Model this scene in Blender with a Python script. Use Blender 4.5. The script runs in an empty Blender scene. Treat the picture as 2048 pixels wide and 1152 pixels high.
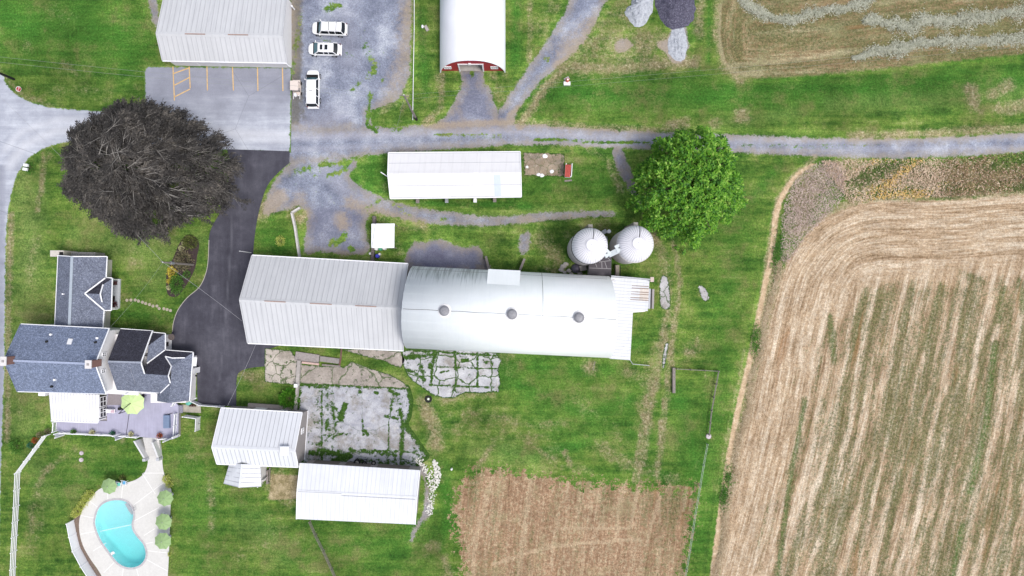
import bpy, math, random
import numpy as np
from mathutils import Vector, Matrix
R = random.Random(7)
NR = np.random.default_rng(7)
PI = math.pi
S = 0.0762          # metres per photo pixel on the ground
H = 104.0           # height of the drone
C = bpy.context.scene.collection
ORG = {}

def P(px, py, h=0.0):
    k = S * (H - h) / H
    return Vector(((px - 1024) * k, (576 - py) * k, h))

def lin(v):
    v /= 255.0
    return v / 12.92 if v <= 0.04045 else ((v + 0.055) / 1.055) ** 2.4
ALB = 0.77
def col(r, g, b, k=1.0):
    return (lin(r) * ALB * k, lin(g) * ALB * k, lin(b) * ALB * k, 1.0)

# ------------------------------------------------------------------ objects
def tag(o, label=None, cat=None, group=None, kind=None):
    if label: o['label'] = label
    if cat: o['category'] = cat
    if group: o['group'] = group
    if kind: o['kind'] = kind
    return o

def thing(name, label, cat, loc, group=None):
    o = bpy.data.objects.new(name, None)
    o.empty_display_size = 0.3
    C.objects.link(o)
    o.location = loc
    ORG[o.name] = Vector(loc)
    return tag(o, label, cat, group)

def copy_tree(o, parent=None):
    c = o.copy()
    C.objects.link(c)
    if parent: c.parent = parent
    for ch in list(o.children):
        copy_tree(ch, c)
    return c

class MB:
    def __init__(s):
        s.v = []; s.f = []
    def add(s, vs, fs):
        n = len(s.v)
        s.v += [tuple(v) for v in vs]
        s.f += [tuple(i + n for i in f) for f in fs]
        return s
    def poly(s, pts):
        return s.add(pts, [tuple(range(len(pts)))])
    def box(s, c, size, rz=0.0, M=None):
        hx, hy, hz = size[0] / 2, size[1] / 2, size[2] / 2
        vs = [Vector((x, y, z)) for z in (-hz, hz) for x, y in ((-hx, -hy), (hx, -hy), (hx, hy), (-hx, hy))]
        m = M if M is not None else Matrix.Rotation(rz, 3, 'Z')
        c = Vector(c)
        vs = [m @ v + c for v in vs]
        return s.add(vs, [(3, 2, 1, 0), (4, 5, 6, 7), (0, 1, 5, 4), (1, 2, 6, 5), (2, 3, 7, 6), (3, 0, 4, 7)])
    def seg(s, p0, p1, w, z0, z1):
        p0 = Vector(p0); p1 = Vector(p1)
        d = (p1 - p0); d.z = 0
        L = d.length
        return s.box(((p0.x + p1.x) / 2, (p0.y + p1.y) / 2, (z0 + z1) / 2), (L, w, z1 - z0), math.atan2(d.y, d.x))
    def beam(s, p0, p1, w, h):
        p0 = Vector(p0); p1 = Vector(p1)
        d = p1 - p0; L = d.length
        x = d.normalized()
        up = Vector((0, 0, 1)) if abs(x.z) < 0.95 else Vector((0, 1, 0))
        y = up.cross(x).normalized(); z = x.cross(y)
        M = Matrix((x, y, z)).transposed()
        return s.box((p0 + p1) / 2, (L, w, h), M=M)
    def slab(s, pts, t):
        n = len(pts)
        up = [Vector(p) for p in pts]; dn = [p - Vector((0, 0, t)) for p in up]
        return s.add(up + dn, [tuple(range(n)), tuple(range(2 * n - 1, n - 1, -1))] + [(i, n + i, n + (i + 1) % n, (i + 1) % n) for i in range(n)])
    def lathe(s, c, prof, n=24, cap=True):
        c = Vector(c)
        vs = []; fs = []
        for r, z in prof:
            for i in range(n):
                a = 2 * PI * i / n
                vs.append(c + Vector((r * math.cos(a), r * math.sin(a), z)))
        for j in range(len(prof) - 1):
            for i in range(n):
                a = j * n + i; b = j * n + (i + 1) % n
                fs.append((a, b, b + n, a + n))
        if cap:
            fs.append(tuple(range(n - 1, -1, -1)))
            fs.append(tuple(range((len(prof) - 1) * n, len(prof) * n)))
        return s.add(vs, fs)
    def tube(s, pts, r, n=6):
        pts = [Vector(p) for p in pts]
        rs = r if isinstance(r, (list, tuple)) else [r] * len(pts)
        vs = []; fs = []
        for i, p in enumerate(pts):
            d = (pts[min(i + 1, len(pts) - 1)] - pts[max(i - 1, 0)]).normalized()
            a = Vector((0, 0, 1)) if abs(d.z) < 0.9 else Vector((1, 0, 0))
            u = d.cross(a).normalized(); w = d.cross(u)
            for k in range(n):
                t = 2 * PI * k / n
                vs.append(p + (u * math.cos(t) + w * math.sin(t)) * rs[i])
        for i in range(len(pts) - 1):
            for k in range(n):
                a = i * n + k; b = i * n + (k + 1) % n
                fs.append((a, b, b + n, a + n))
        fs.append(tuple(range(n))); fs.append(tuple(range((len(pts) - 1) * n, len(pts) * n)))
        return s.add(vs, fs)
    def ball(s, c, rad, nu=10, nv=6, jit=0.0):
        c = Vector(c); rad = rad if isinstance(rad, (tuple, list)) else (rad,) * 3
        vs = []; fs = []
        for j in range(1, nv):
            ph = PI * j / nv
            for i in range(nu):
                th = 2 * PI * i / nu
                k = 1 + R.uniform(-jit, jit)
                vs.append(c + Vector((rad[0] * math.sin(ph) * math.cos(th) * k, rad[1] * math.sin(ph) * math.sin(th) * k, -rad[2] * math.cos(ph) * k)))
        for j in range(nv - 2):
            for i in range(nu):
                a = j * nu + i; b = j * nu + (i + 1) % nu
                fs.append((a, b, b + nu, a + nu))
        vs.append(c - Vector((0, 0, rad[2]))); vs.append(c + Vector((0, 0, rad[2])))
        lo = len(vs) - 2; hi = lo + 1
        for i in range(nu):
            fs.append((lo, (i + 1) % nu, i))
            t = (nv - 2) * nu
            fs.append((hi, t + i, t + (i + 1) % nu))
        return s.add(vs, fs)
    def build(s, name, mat, parent=None, smooth=False, org=None):
        if parent is not None:
            o0 = ORG[parent.name]
        elif org is not None:
            o0 = Vector(org)
        else:
            a = np.array(s.v)
            o0 = Vector((float((a[:, 0].min() + a[:, 0].max()) / 2), float((a[:, 1].min() + a[:, 1].max()) / 2), float(a[:, 2].min())))
        me = bpy.data.meshes.new(name)
        me.from_pydata([(v[0] - o0.x, v[1] - o0.y, v[2] - o0.z) for v in s.v], [], s.f)
        if smooth:
            me.polygons.foreach_set('use_smooth', [True] * len(me.polygons))
        me.materials.append(mat)
        o = bpy.data.objects.new(name, me)
        C.objects.link(o)
        if parent is not None: o.parent = parent
        else: o.location = o0
        ORG[o.name] = o0
        return o

def np_mesh(name, V, F, mat, parent=None, org=(0, 0, 0), smooth=False):
    """V (n,3) float, F (m,k) int, all faces the same size"""
    me = bpy.data.meshes.new(name)
    V = np.asarray(V, dtype=np.float32) - np.array(org if parent is None else ORG[parent.name], dtype=np.float32)
    F = np.asarray(F, dtype=np.int32)
    m, k = F.shape
    me.vertices.add(len(V)); me.vertices.foreach_set('co', V.ravel())
    me.loops.add(m * k); me.loops.foreach_set('vertex_index', F.ravel())
    me.polygons.add(m)
    me.polygons.foreach_set('loop_start', np.arange(0, m * k, k, dtype=np.int32))
    if smooth: me.polygons.foreach_set('use_smooth', np.ones(m, dtype=bool))
    me.update(calc_edges=True)
    me.materials.append(mat)
    o = bpy.data.objects.new(name, me)
    C.objects.link(o)
    if parent is not None:
        o.parent = parent; ORG[o.name] = ORG[parent.name]
    else:
        o.location = org; ORG[o.name] = Vector(org)
    return o

# ------------------------------------------------------------------ materials
class G:
    def __init__(s, name):
        s.m = bpy.data.materials.new(name); s.m.use_nodes = True
        s.nt = s.m.node_tree; s.nt.nodes.clear()
        s.out = s.nt.nodes.new('ShaderNodeOutputMaterial')
        s._pos = None
    def node(s, t, ins=None, **kw):
        n = s.nt.nodes.new(t)
        for k, v in kw.items(): setattr(n, k, v)
        for k, v in (ins or {}).items(): s.put(n.inputs[k], v)
        return n
    def put(s, sock, v):
        if isinstance(v, bpy.types.NodeSocket): s.nt.links.new(v, sock)
        else:
            if sock.type == 'VECTOR' and hasattr(v, '__len__') and len(v) == 4: v = v[:3]
            sock.default_value = v
    def pos(s):
        if s._pos is None: s._pos = s.node('ShaderNodeNewGeometry').outputs['Position']
        return s._pos
    def obj(s): return s.node('ShaderNodeTexCoord').outputs['Object']
    def scl(s, vec, sc, rz=0.0):
        return s.node('ShaderNodeMapping', {'Vector': vec, 'Scale': sc, 'Rotation': (0, 0, rz)}).outputs[0]
    def noise(s, scale, detail=3.0, rough=0.6, vec=None, dist=0.0):
        n = s.node('ShaderNodeTexNoise', {'Vector': vec if vec is not None else s.pos(), 'Scale': scale, 'Detail': detail, 'Roughness': rough, 'Distortion': dist})
        return n.outputs[0]
    def voro(s, scale, feature='F1', vec=None, out=0, rand=1.0):
        n = s.node('ShaderNodeTexVoronoi', feature=feature)
        s.put(n.inputs['Vector'], vec if vec is not None else s.pos()); n.inputs['Scale'].default_value = scale
        n.inputs['Randomness'].default_value = rand
        return n.outputs[out]
    def ramp(s, f, stops, interp='LINEAR'):
        n = s.node('ShaderNodeValToRGB', {0: f}); r = n.color_ramp; r.interpolation = interp
        while len(r.elements) < len(stops): r.elements.new(0.5)
        for e, (p, c) in zip(r.elements, stops): e.position = p; e.color = c
        return n.outputs[0]
    def mix(s, f, a, b, mode='MIX'):
        n = s.node('ShaderNodeMix', data_type='RGBA', blend_type=mode)
        s.put(n.inputs[0], f); s.put(n.inputs[6], a); s.put(n.inputs[7], b)
        return n.outputs[2]
    def mth(s, op, a, b=0.0, c=0.0, clamp=False):
        n = s.node('ShaderNodeMath', operation=op, use_clamp=clamp)
        s.put(n.inputs[0], a); s.put(n.inputs[1], b); s.put(n.inputs[2], c)
        return n.outputs[0]
    def ss(s, x, lo, hi, a=0.0, b=1.0):
        n = s.node('ShaderNodeMapRange', {0: x, 1: lo, 2: hi, 3: a, 4: b}, interpolation_type='SMOOTHSTEP')
        return n.outputs[0]
    def attr(s, name): return s.node('ShaderNodeAttribute', attribute_name=name).outputs['Fac']
    def rnd(s): return s.node('ShaderNodeNewGeometry').outputs['Random Per Island']
    def xyz(s, vec): return s.node('ShaderNodeSeparateXYZ', {0: vec}).outputs
    def comb(s, x, y, z=0.0): return s.node('ShaderNodeCombineXYZ', {0: x, 1: y, 2: z}).outputs[0]
    def gain(s, c, f, lo, hi):
        """multiply colour by lo..hi as f runs 0..1"""
        k = s.node('ShaderNodeMapRange', {0: f, 1: 0.25, 2: 0.75, 3: lo, 4: hi}).outputs[0]
        n = s.node('ShaderNodeVectorMath', operation='SCALE')
        s.put(n.inputs[0], c); s.put(n.inputs['Scale'], k)
        return n.outputs[0]
    def fin(s, c, rough=0.9, metal=0.0, spec=0.3, bump=None, bd=0.03, bs=1.0, **kw):
        b = s.node('ShaderNodeBsdfPrincipled')
        s.put(b.inputs['Base Color'], c); s.put(b.inputs['Roughness'], rough)
        b.inputs['Metallic'].default_value = metal
        b.inputs['Specular IOR Level'].default_value = spec
        for k, v in kw.items(): s.put(b.inputs[k.replace('_', ' ')], v)
        if bump is not None:
            n = s.node('ShaderNodeBump', {'Height': bump, 'Distance': bd, 'Strength': bs})
            s.nt.links.new(n.outputs[0], b.inputs['Normal'])
        s.nt.links.new(b.outputs[0], s.out.inputs[0])
        s.bsdf = b
        return s.m

def plain(name, c, rough=0.6, metal=0.0, spec=0.4, var=0.12, scale=3.0, fine=25.0):
    g = G(name)
    k = g.noise(scale, 4, 0.65)
    k2 = g.noise(fine, 2, 0.6)
    cc = g.gain(g.gain(c, k, 1 - var, 1 + var), k2, 1 - var * 0.6, 1 + var * 0.6)
    return g.fin(cc, rough, metal, spec)

# ------------------------------------------------------------------ curves and distance fields (photo pixels on the ground plane)
def sm(pts, n=6, closed=False):
    pts = [np.array(p, float) for p in pts]
    out = []; N = len(pts)
    for i in range(N if closed else N - 1):
        if closed: a, b, c, d = pts[(i - 1) % N], pts[i], pts[(i + 1) % N], pts[(i + 2) % N]
        else: a, b, c, d = pts[max(i - 1, 0)], pts[i], pts[i + 1], pts[min(i + 2, N - 1)]
        for k in range(n):
            t = k / n
            out.append(0.5 * ((2 * b) + (-a + c) * t + (2 * a - 5 * b + 4 * c - d) * t * t + (-a + 3 * b - 3 * c + d) * t ** 3))
    if not closed: out.append(pts[-1])
    return [tuple(p) for p in out]

def pdist(X, Y, pts, closed=False):
    """distance to a polyline, arc length there, nearest point"""
    D = np.full(X.shape, 1e9); A = np.zeros(X.shape); NX = np.zeros(X.shape); NY = np.zeros(X.shape)
    acc = 0.0; N = len(pts)
    for i in range(N if closed else N - 1):
        x0, y0 = pts[i]; x1, y1 = pts[(i + 1) % N]
        dx, dy = x1 - x0, y1 - y0; L2 = dx * dx + dy * dy
        if L2 < 1e-9: continue
        t = np.clip(((X - x0) * dx + (Y - y0) * dy) / L2, 0, 1)
        qx = x0 + t * dx; qy = y0 + t * dy
        d = np.hypot(X - qx, Y - qy)
        m = d < D
        D[m] = d[m]; A[m] = (acc + t * math.sqrt(L2))[m]; NX[m] = qx[m]; NY[m] = qy[m]
        acc += math.sqrt(L2)
    return D, A, NX, NY

def inside(X, Y, pts):
    c = np.zeros(X.shape, bool); N = len(pts)
    for i in range(N):
        x0, y0 = pts[i]; x1, y1 = pts[(i + 1) % N]
        if y0 == y1: continue
        c ^= ((y0 > Y) != (y1 > Y)) & (X < (x1 - x0) * (Y - y0) / (y1 - y0) + x0)
    return c

STROKES = []
def stroke(kind, pts, r, v=1.0):
    """soft patch of dry / lush / gravel ground: polyline or point in photo pixels"""
    if not isinstance(pts, list): pts = [pts, (pts[0] + 0.5, pts[1])]
    STROKES.append((kind, pts, r, v))

def strokes_at(X, Y, kinds):
    out = {k: np.zeros(X.shape) for k in kinds}
    for kind, pts, r, v in STROKES:
        if kind not in out: continue
        xs = [p[0] for p in pts]; ys = [p[1] for p in pts]
        m = (X > min(xs) - r) & (X < max(xs) + r) & (Y > min(ys) - r) & (Y < max(ys) + r)
        if not m.any(): continue
        d = pdist(X[m], Y[m], pts)[0]
        t = np.clip(1 - d / r, 0, 1)
        w = t * t * (3 - 2 * t) * v
        out[kind][m] = np.maximum(out[kind][m], w)
    return out

def grid_mesh(name, VX, VY, Z, keep, mat, attrs, kind='structure'):
    ny, nx = VX.shape
    idx = -np.ones((ny, nx), int)
    used = np.zeros((ny, nx), bool)
    used[:-1, :-1] |= keep; used[1:, :-1] |= keep; used[:-1, 1:] |= keep; used[1:, 1:] |= keep
    idx[used] = np.arange(used.sum())
    F = np.stack([idx[1:, :-1][keep], idx[1:, 1:][keep], idx[:-1, 1:][keep], idx[:-1, :-1][keep]], 1)
    V = np.stack([(VX[used] - 1024) * S, (576 - VY[used]) * S, Z[used] if isinstance(Z, np.ndarray) else np.full(used.sum(), Z)], 1)
    o = np_mesh(name, V, F, mat)
    for k, a in attrs.items():
        at = o.data.attributes.new(k, 'FLOAT', 'POINT')
        at.data.foreach_set('value', a[used].astype(np.float32))
    tag(o, kind=kind)
    return o

KINDS = ('dry', 'lush_and_shade', 'pale', 'grn')
def sheet(name, polys, z, mat, res=0.4, margin=0.5, extra=None, kind='structure'):
    """a ground sheet whose outline is the union of polygons; attribute sdf = metres inside the outline"""
    px = res / S; mg = margin / S
    xs = [p[0] for q in polys for p in q]; ys = [p[1] for q in polys for p in q]
    gx = np.arange(min(xs) - mg - 2 * px, max(xs) + mg + 2 * px, px); gy = np.arange(min(ys) - mg - 2 * px, max(ys) + mg + 2 * px, px)
    X, Y = np.meshgrid(gx, gy)
    best = np.full(X.shape, -1e9); BX = X.copy(); BY = Y.copy()
    for q in polys:
        d, _, nx, ny = pdist(X, Y, q, True)
        sd = np.where(inside(X, Y, q), d, -d)
        m = sd > best
        best[m] = sd[m]; BX[m] = nx[m]; BY[m] = ny[m]
    out = best < -mg
    nrm = np.maximum(np.abs(best), 1e-6)
    ux = (X - BX) / nrm; uy = (Y - BY) / nrm
    X2 = np.where(out, BX + ux * mg, X); Y2 = np.where(out, BY + uy * mg, Y)
    b2 = np.where(out, -mg, best)
    ins = best > -mg
    keep = ins[:-1, :-1] | ins[1:, :-1] | ins[:-1, 1:] | ins[1:, 1:]
    at = strokes_at(X2, Y2, KINDS)
    at['sdf'] = b2 * S
    if extra: at.update(extra(X2, Y2))
    return grid_mesh(name, X2, Y2, z, keep, mat, at, kind)
# ------------------------------------------------------------------ ground patches, worn and lush lawn, plus painted shade beside two buildings
D = lambda pts, r, v=0.8: stroke('dry', pts, r * 1.55, v)
L = lambda pts, r, v=0.7: stroke('lush_and_shade', pts, r, v)
PA = lambda pts, r, v=0.6: stroke('pale', pts, r, v)
GN = lambda pts, r, v=0.9: stroke('grn', pts, r, v)
D((1483,232),24,1); D([(1335,252),(1372,245)],16,.9); D((1430,246),16,.8); D([(1938,180),(1950,208)],20,1); D([(1985,190),(2018,170)],18,.95)
D([(2000,218),(2060,210)],18,.95); D([(1700,272),(1850,268),(2060,254)],13,.9); D([(860,252),(1030,243),(1200,255),(1320,260)],10,.75); D((1960,222),14,.6)
D([(1120,132),(1250,136),(1390,124)],16,1); D([(1040,250),(1085,182),(1130,136)],13,1); D([(1160,105),(1320,100)],62,.72); D([(1260,30),(1180,70)],50,.6); D([(1402,-20),(1396,70)],14,.8)
D([(1438,-40),(1434,70),(1446,130),(1480,158)],13,.9); D([(1062,0),(1058,120)],9,.7); D([(1100,10),(1080,60)],28,.5)
D([(105,18),(135,30)],26,.42); D((55,92),18,.5); D([(130,135),(172,140)],24,.5); D([(105,186),(210,190)],24,.5); D([(285,140),(265,200)],26,.35); D([(0,140),(40,188),(105,213)],9,.7)
D([(88,310),(82,380),(74,420)],9,.75); D((98,312),14,.7); D([(22,430),(17,620),(14,880)],10,.85); D([(262,490),(270,530)],22,.45); D([(72,470),(60,560)],16,.5); D([(352,440),(325,480)],24,.45)
D([(240,500),(230,480)],16,.35); D([(55,640),(40,840)],12,.35)
D([(885,150),(882,215),(852,248)],10,.9); D([(985,150),(1005,195)],22,.55); D([(875,150),(872,170)],14,.5); D([(1180,300),(1222,330),(1240,380)],13,.6); D([(990,145),(1010,150)],10,.6)
D([(1085,480),(1120,525),(1095,545)],30,.62); D([(1130,470),(1215,448)],14,.5)
D([(1305,470),(1330,520),(1335,600),(1325,700),(1310,760),(1293,850),(1276,960)],15,.85); D([(1345,480),(1361,560),(1350,650),(1340,760),(1325,870),(1318,960)],8,.8)
D((1385,690),36,.5); D((1378,705),17,.85); D((1404,587),12,.9); D([(1310,700),(1290,790),(1290,830)],22,.6)
D([(845,800),(866,850),(872,895)],20,.95); D((1180,738),22,.9); D([(885,790),(975,788)],26,.6); D([(1035,690),(1005,720)],30,.45); D([(890,850),(1000,868),(1100,885)],34,.42); D([(1258,748),(1300,762)],18,.6)
D([(555,960),(575,985)],34,.9); D([(545,990),(588,992)],14,.9); D([(485,742),(522,762)],26,.65); D([(860,890),(850,920)],14,.7)
D([(58,1090),(68,1000),(90,940),(145,900)],14,.6); D([(420,950),(424,1060)],14,.55); D((530,1088),20,.6); D((385,915),22,.5); D((240,878),16,.5)
D((872,1095),14,.8); D([(852,1110),(860,1090)],12,.7); D([(890,1115),(902,1160)],12,.7); D([(985,1110),(860,1160)],10,.4)
D([(1628,318),(1585,358),(1556,400),(1532,560),(1512,680),(1482,800),(1452,980),(1424,1200)],11,1.0)
D([(1200,892),(1250,925),(1345,962)],24,.55); D([(955,935),(988,885)],6,.8); D([(1130,905),(1140,930)],8,.9); D((1100,790),20,.3)
D([(1412,745),(1372,1150)],6,.35); D([(790,330),(770,380)],10,.5); D([(1040,440),(1140,436)],14,.5); D([(1490,700),(1460,840),(1432,1000)],8,.5)
D([(915,210),(925,240)],14,.4); D([(1020,230),(1040,215)],10,.7); D([(610,430),(600,440)],14,.8); D([(560,395),(525,425)],22,.85); D([(790,480),(800,510)],16,.5)
D([(700,405),(790,440),(840,450)],22,.6); D([(815,190),(800,240)],10,.6)
D([(1600,450),(1612,380),(1660,345)],34,1); D([(1690,356),(1900,352),(2080,346)],36,.95); D([(1640,440),(1690,412),(1780,396),(2080,384)],12,1); D([(1548,500),(1536,580),(1516,690),(1490,800),(1462,950),(1430,1160)],13,1.0)
L([(40,40),(250,80)],150,.75); L([(750,350),(1200,360)],70,.55); L([(1090,190),(1500,190),(2048,165)],66,.8); L([(640,1090),(850,1090)],90,.5); L([(1050,740),(1300,860)],110,.4); L([(380,920),(420,1120)],80,.4); L([(100,950),(240,930)],70,.35); L([(1480,400),(1440,700),(1410,1100)],60,.45); L([(540,470),(560,500)],60,.6); L([(270,600),(300,650)],60,.4)
L([(1000,740),(1080,790),(1180,830),(1260,800)],34,.75); L([(1180,880),(1090,910),(1010,905)],22,.7); L([(1200,700),(1280,690)],24,.6); D([(900,830),(960,825),(1060,850),(1120,850)],20,.5); D([(1150,800),(1210,840),(1250,880)],20,.4); D([(1060,690),(1010,760)],14,.35); L([(880,960),(900,1010),(880,1100)],20,.8); D([(1040,870),(1120,930),(1180,945)],16,.5); D([(990,880),(950,940)],12,.6); L([(1360,800),(1400,950)],36,.7); L([(480,1010),(600,1120)],50,.5); D([(560,1060),(470,1120)],26,.35); L([(120,980),(210,940),(270,930)],40,.55); D([(90,1000),(60,1100)],22,.45); D([(560,1100),(640,1060)],14,.3)
D([(1303,750),(1284,850),(1266,965)],5,1.0); D([(1334,690),(1312,760),(1294,840),(1288,900)],6,1.0); D([(1348,630),(1333,760),(1318,870),(1312,965)],4,1.0); D([(1320,500),(1330,600)],14,.7)
L([(1010,730),(1150,742),(1250,735)],40,.55); L([(885,930),(905,1060)],24,.75); L([(1375,945),(1350,870)],30,.6); L([(842,20),(852,200)],16,.8); L([(1034,-10),(1030,130)],18,.8); L([(1420,-20),(1416,130)],8,.8)  # strip west of the red barn is its shade, painted as darker grass
L([(1530,172),(1700,165),(1800,150)],18,.7); L([(738,370),(745,320)],26,.7); L([(1060,412),(830,406)],12,.9); L([(1120,360),(1200,370)],50,.5); L([(535,460),(560,500)],36,.6); L([(250,50),(290,110)],40,.5)  # strip along the long shed's south edge is shade painted into the turf
L([(150,60),(60,40)],70,.35); L([(1450,560),(1470,640)],30,.4); L([(1200,860),(1100,850)],40,.4); L([(400,1080),(370,900)],28,.4); L([(720,1080),(820,1060)],40,.5); L([(270,610),(310,640)],24,.6); L([(1500,400),(1560,330)],20,.7)
L([(1110,175),(1300,150)],26,.5); L([(1100,210),(1300,230)],30,.35); L([(640,1080),(700,1130)],30,.4); L([(800,1130),(740,1120)],30,.5); L([(1310,950),(1380,965)],18,.6); L([(1020,240),(1060,248)],12,.5)
PA([(50,350),(60,520),(60,700),(50,840)],60,.75); PA([(170,480),(320,500)],70,.7); PA([(300,560),(390,480)],50,.5); PA([(940,445),(1060,432),(1160,420)],22,.7); PA([(1660,210),(1900,200),(2048,185)],30,.5); PA([(1400,250),(1600,225)],24,.4)
PA([(950,900),(1080,930),(1000,900)],40,.5); PA([(60,900),(100,1000)],40,.4); PA([(500,1050),(560,1100)],60,.4); PA([(420,700),(480,760)],20,.4); PA([(900,560),(1000,470)],20,.3)
GN([(610,925),(700,928),(825,925)],26,.55); GN([(660,790),(662,880)],26,.42); GN([(790,800),(812,860)],22,.42); GN([(830,900),(840,915)],20,.5)
# green growing through stone and stubble
GN([(640,330),(700,325),(690,340)],9,.8); GN([(655,350),(680,345)],7); GN([(740,190),(735,250),(752,262)],8,.9); GN([(752,245),(800,258)],8,.8); GN((835,210),4); GN([(690,470),(672,490)],11,1); GN([(705,500),(700,495)],10,.9); GN([(645,80),(700,110)],14,.25)
GN([(730,90),(750,130),(740,155)],14,.55); GN([(720,165),(705,180)],8,.6); GN([(660,10),(680,12),(650,20)],9,.7); GN([(945,132),(945,150)],7,1); GN([(660,490),(665,480)],8); GN([(630,350),(650,320)],14,.35); GN([(590,345),(620,335)],12,.5)
GN([(870,270),(1000,272)],5,.8); GN([(1070,280),(1230,284),(1320,288)],4.5,1); GN([(1480,292),(1600,293),(1760,292)],4,.8); GN([(780,265),(820,268)],5,.4); GN([(790,410),(820,430)],9,.5); GN([(760,400),(730,420)],10,.5)
GN([(590,100),(600,60)],10,.5); GN([(585,150),(600,30)],9,.45); GN((765,160),7,.7); GN([(880,440),(895,438)],6,.8); GN([(1090,115),(1095,120)],7,.8); GN([(1180,70),(1160,110)],10,.6)
GN([(1990,690),(1982,760),(1972,850),(1958,910),(1940,985)],12,1); GN([(1925,1050),(1905,1150)],11,.9); GN([(1660,630),(1668,720)],13,.6); GN([(1643,503),(1690,485),(1758,478)],4.5,1); GN([(1610,800),(1580,960),(1555,1152)],9,.75); GN([(1730,580),(1700,720)],12,.35)
GN([(1880,570),(1850,700)],12,.4); GN([(2010,580),(1998,640)],14,.5); GN([(1870,520),(1960,560)],16,.35); GN([(2040,560),(2046,620)],12,.5); GN([(1540,1000),(1515,1100)],8,.5); GN([(1800,950),(1770,1100)],10,.4)
GN([(690,810),(680,840)],11,1); GN([(655,840),(652,860)],6,.9); GN([(665,810),(680,830)],10,.7); GN([(665,800),(672,870)],8,.7); GN([(655,776),(630,774)],6,.8); GN([(780,780),(795,790)],9,.9); GN([(750,785),(756,786)],5,1); GN([(720,783),(722,784)],7,.8)
GN([(640,900),(700,912),(660,925)],14,.95); GN([(620,905),(640,908)],9,.9); GN([(700,900),(745,905)],9,.8); GN([(760,905),(790,910)],11,.8); GN([(620,885),(640,890)],7,.7); GN([(645,870),(700,868)],5,.7); GN([(770,832),(795,838)],5,.9)
GN([(725,840),(727,870)],4,.9); GN([(801,820),(806,860),(800,930)],8,.9); GN([(785,800),(780,830)],5,.8); GN([(720,900),(830,905)],5,.8); GN([(643,780),(643,930)],3,1); GN([(778,840),(776,930)],3,.9); GN([(612,925),(740,930)],5,.8); GN([(730,862),(735,868)],8,.9)
GN([(810,715),(870,710),(860,735)],10,.9); GN([(840,730),(850,760)],9,.8); GN([(808,740),(830,745),(850,760)],7,.9); GN([(815,700),(1000,712)],5,.9); GN([(860,770),(990,775)],3.5,1); GN([(910,700),(912,770)],3.5,1); GN([(955,705),(955,775)],3.5,1); GN([(868,733),(995,738)],3,.9)
GN([(868,700),(862,770)],6,.9); GN([(925,722),(935,720)],7,.9); GN([(975,705),(985,730)],5,.9); GN([(880,745),(898,742)],4,.9); GN([(900,770),(915,785)],6,.8); GN([(965,722),(975,725)],6,.7)

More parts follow.
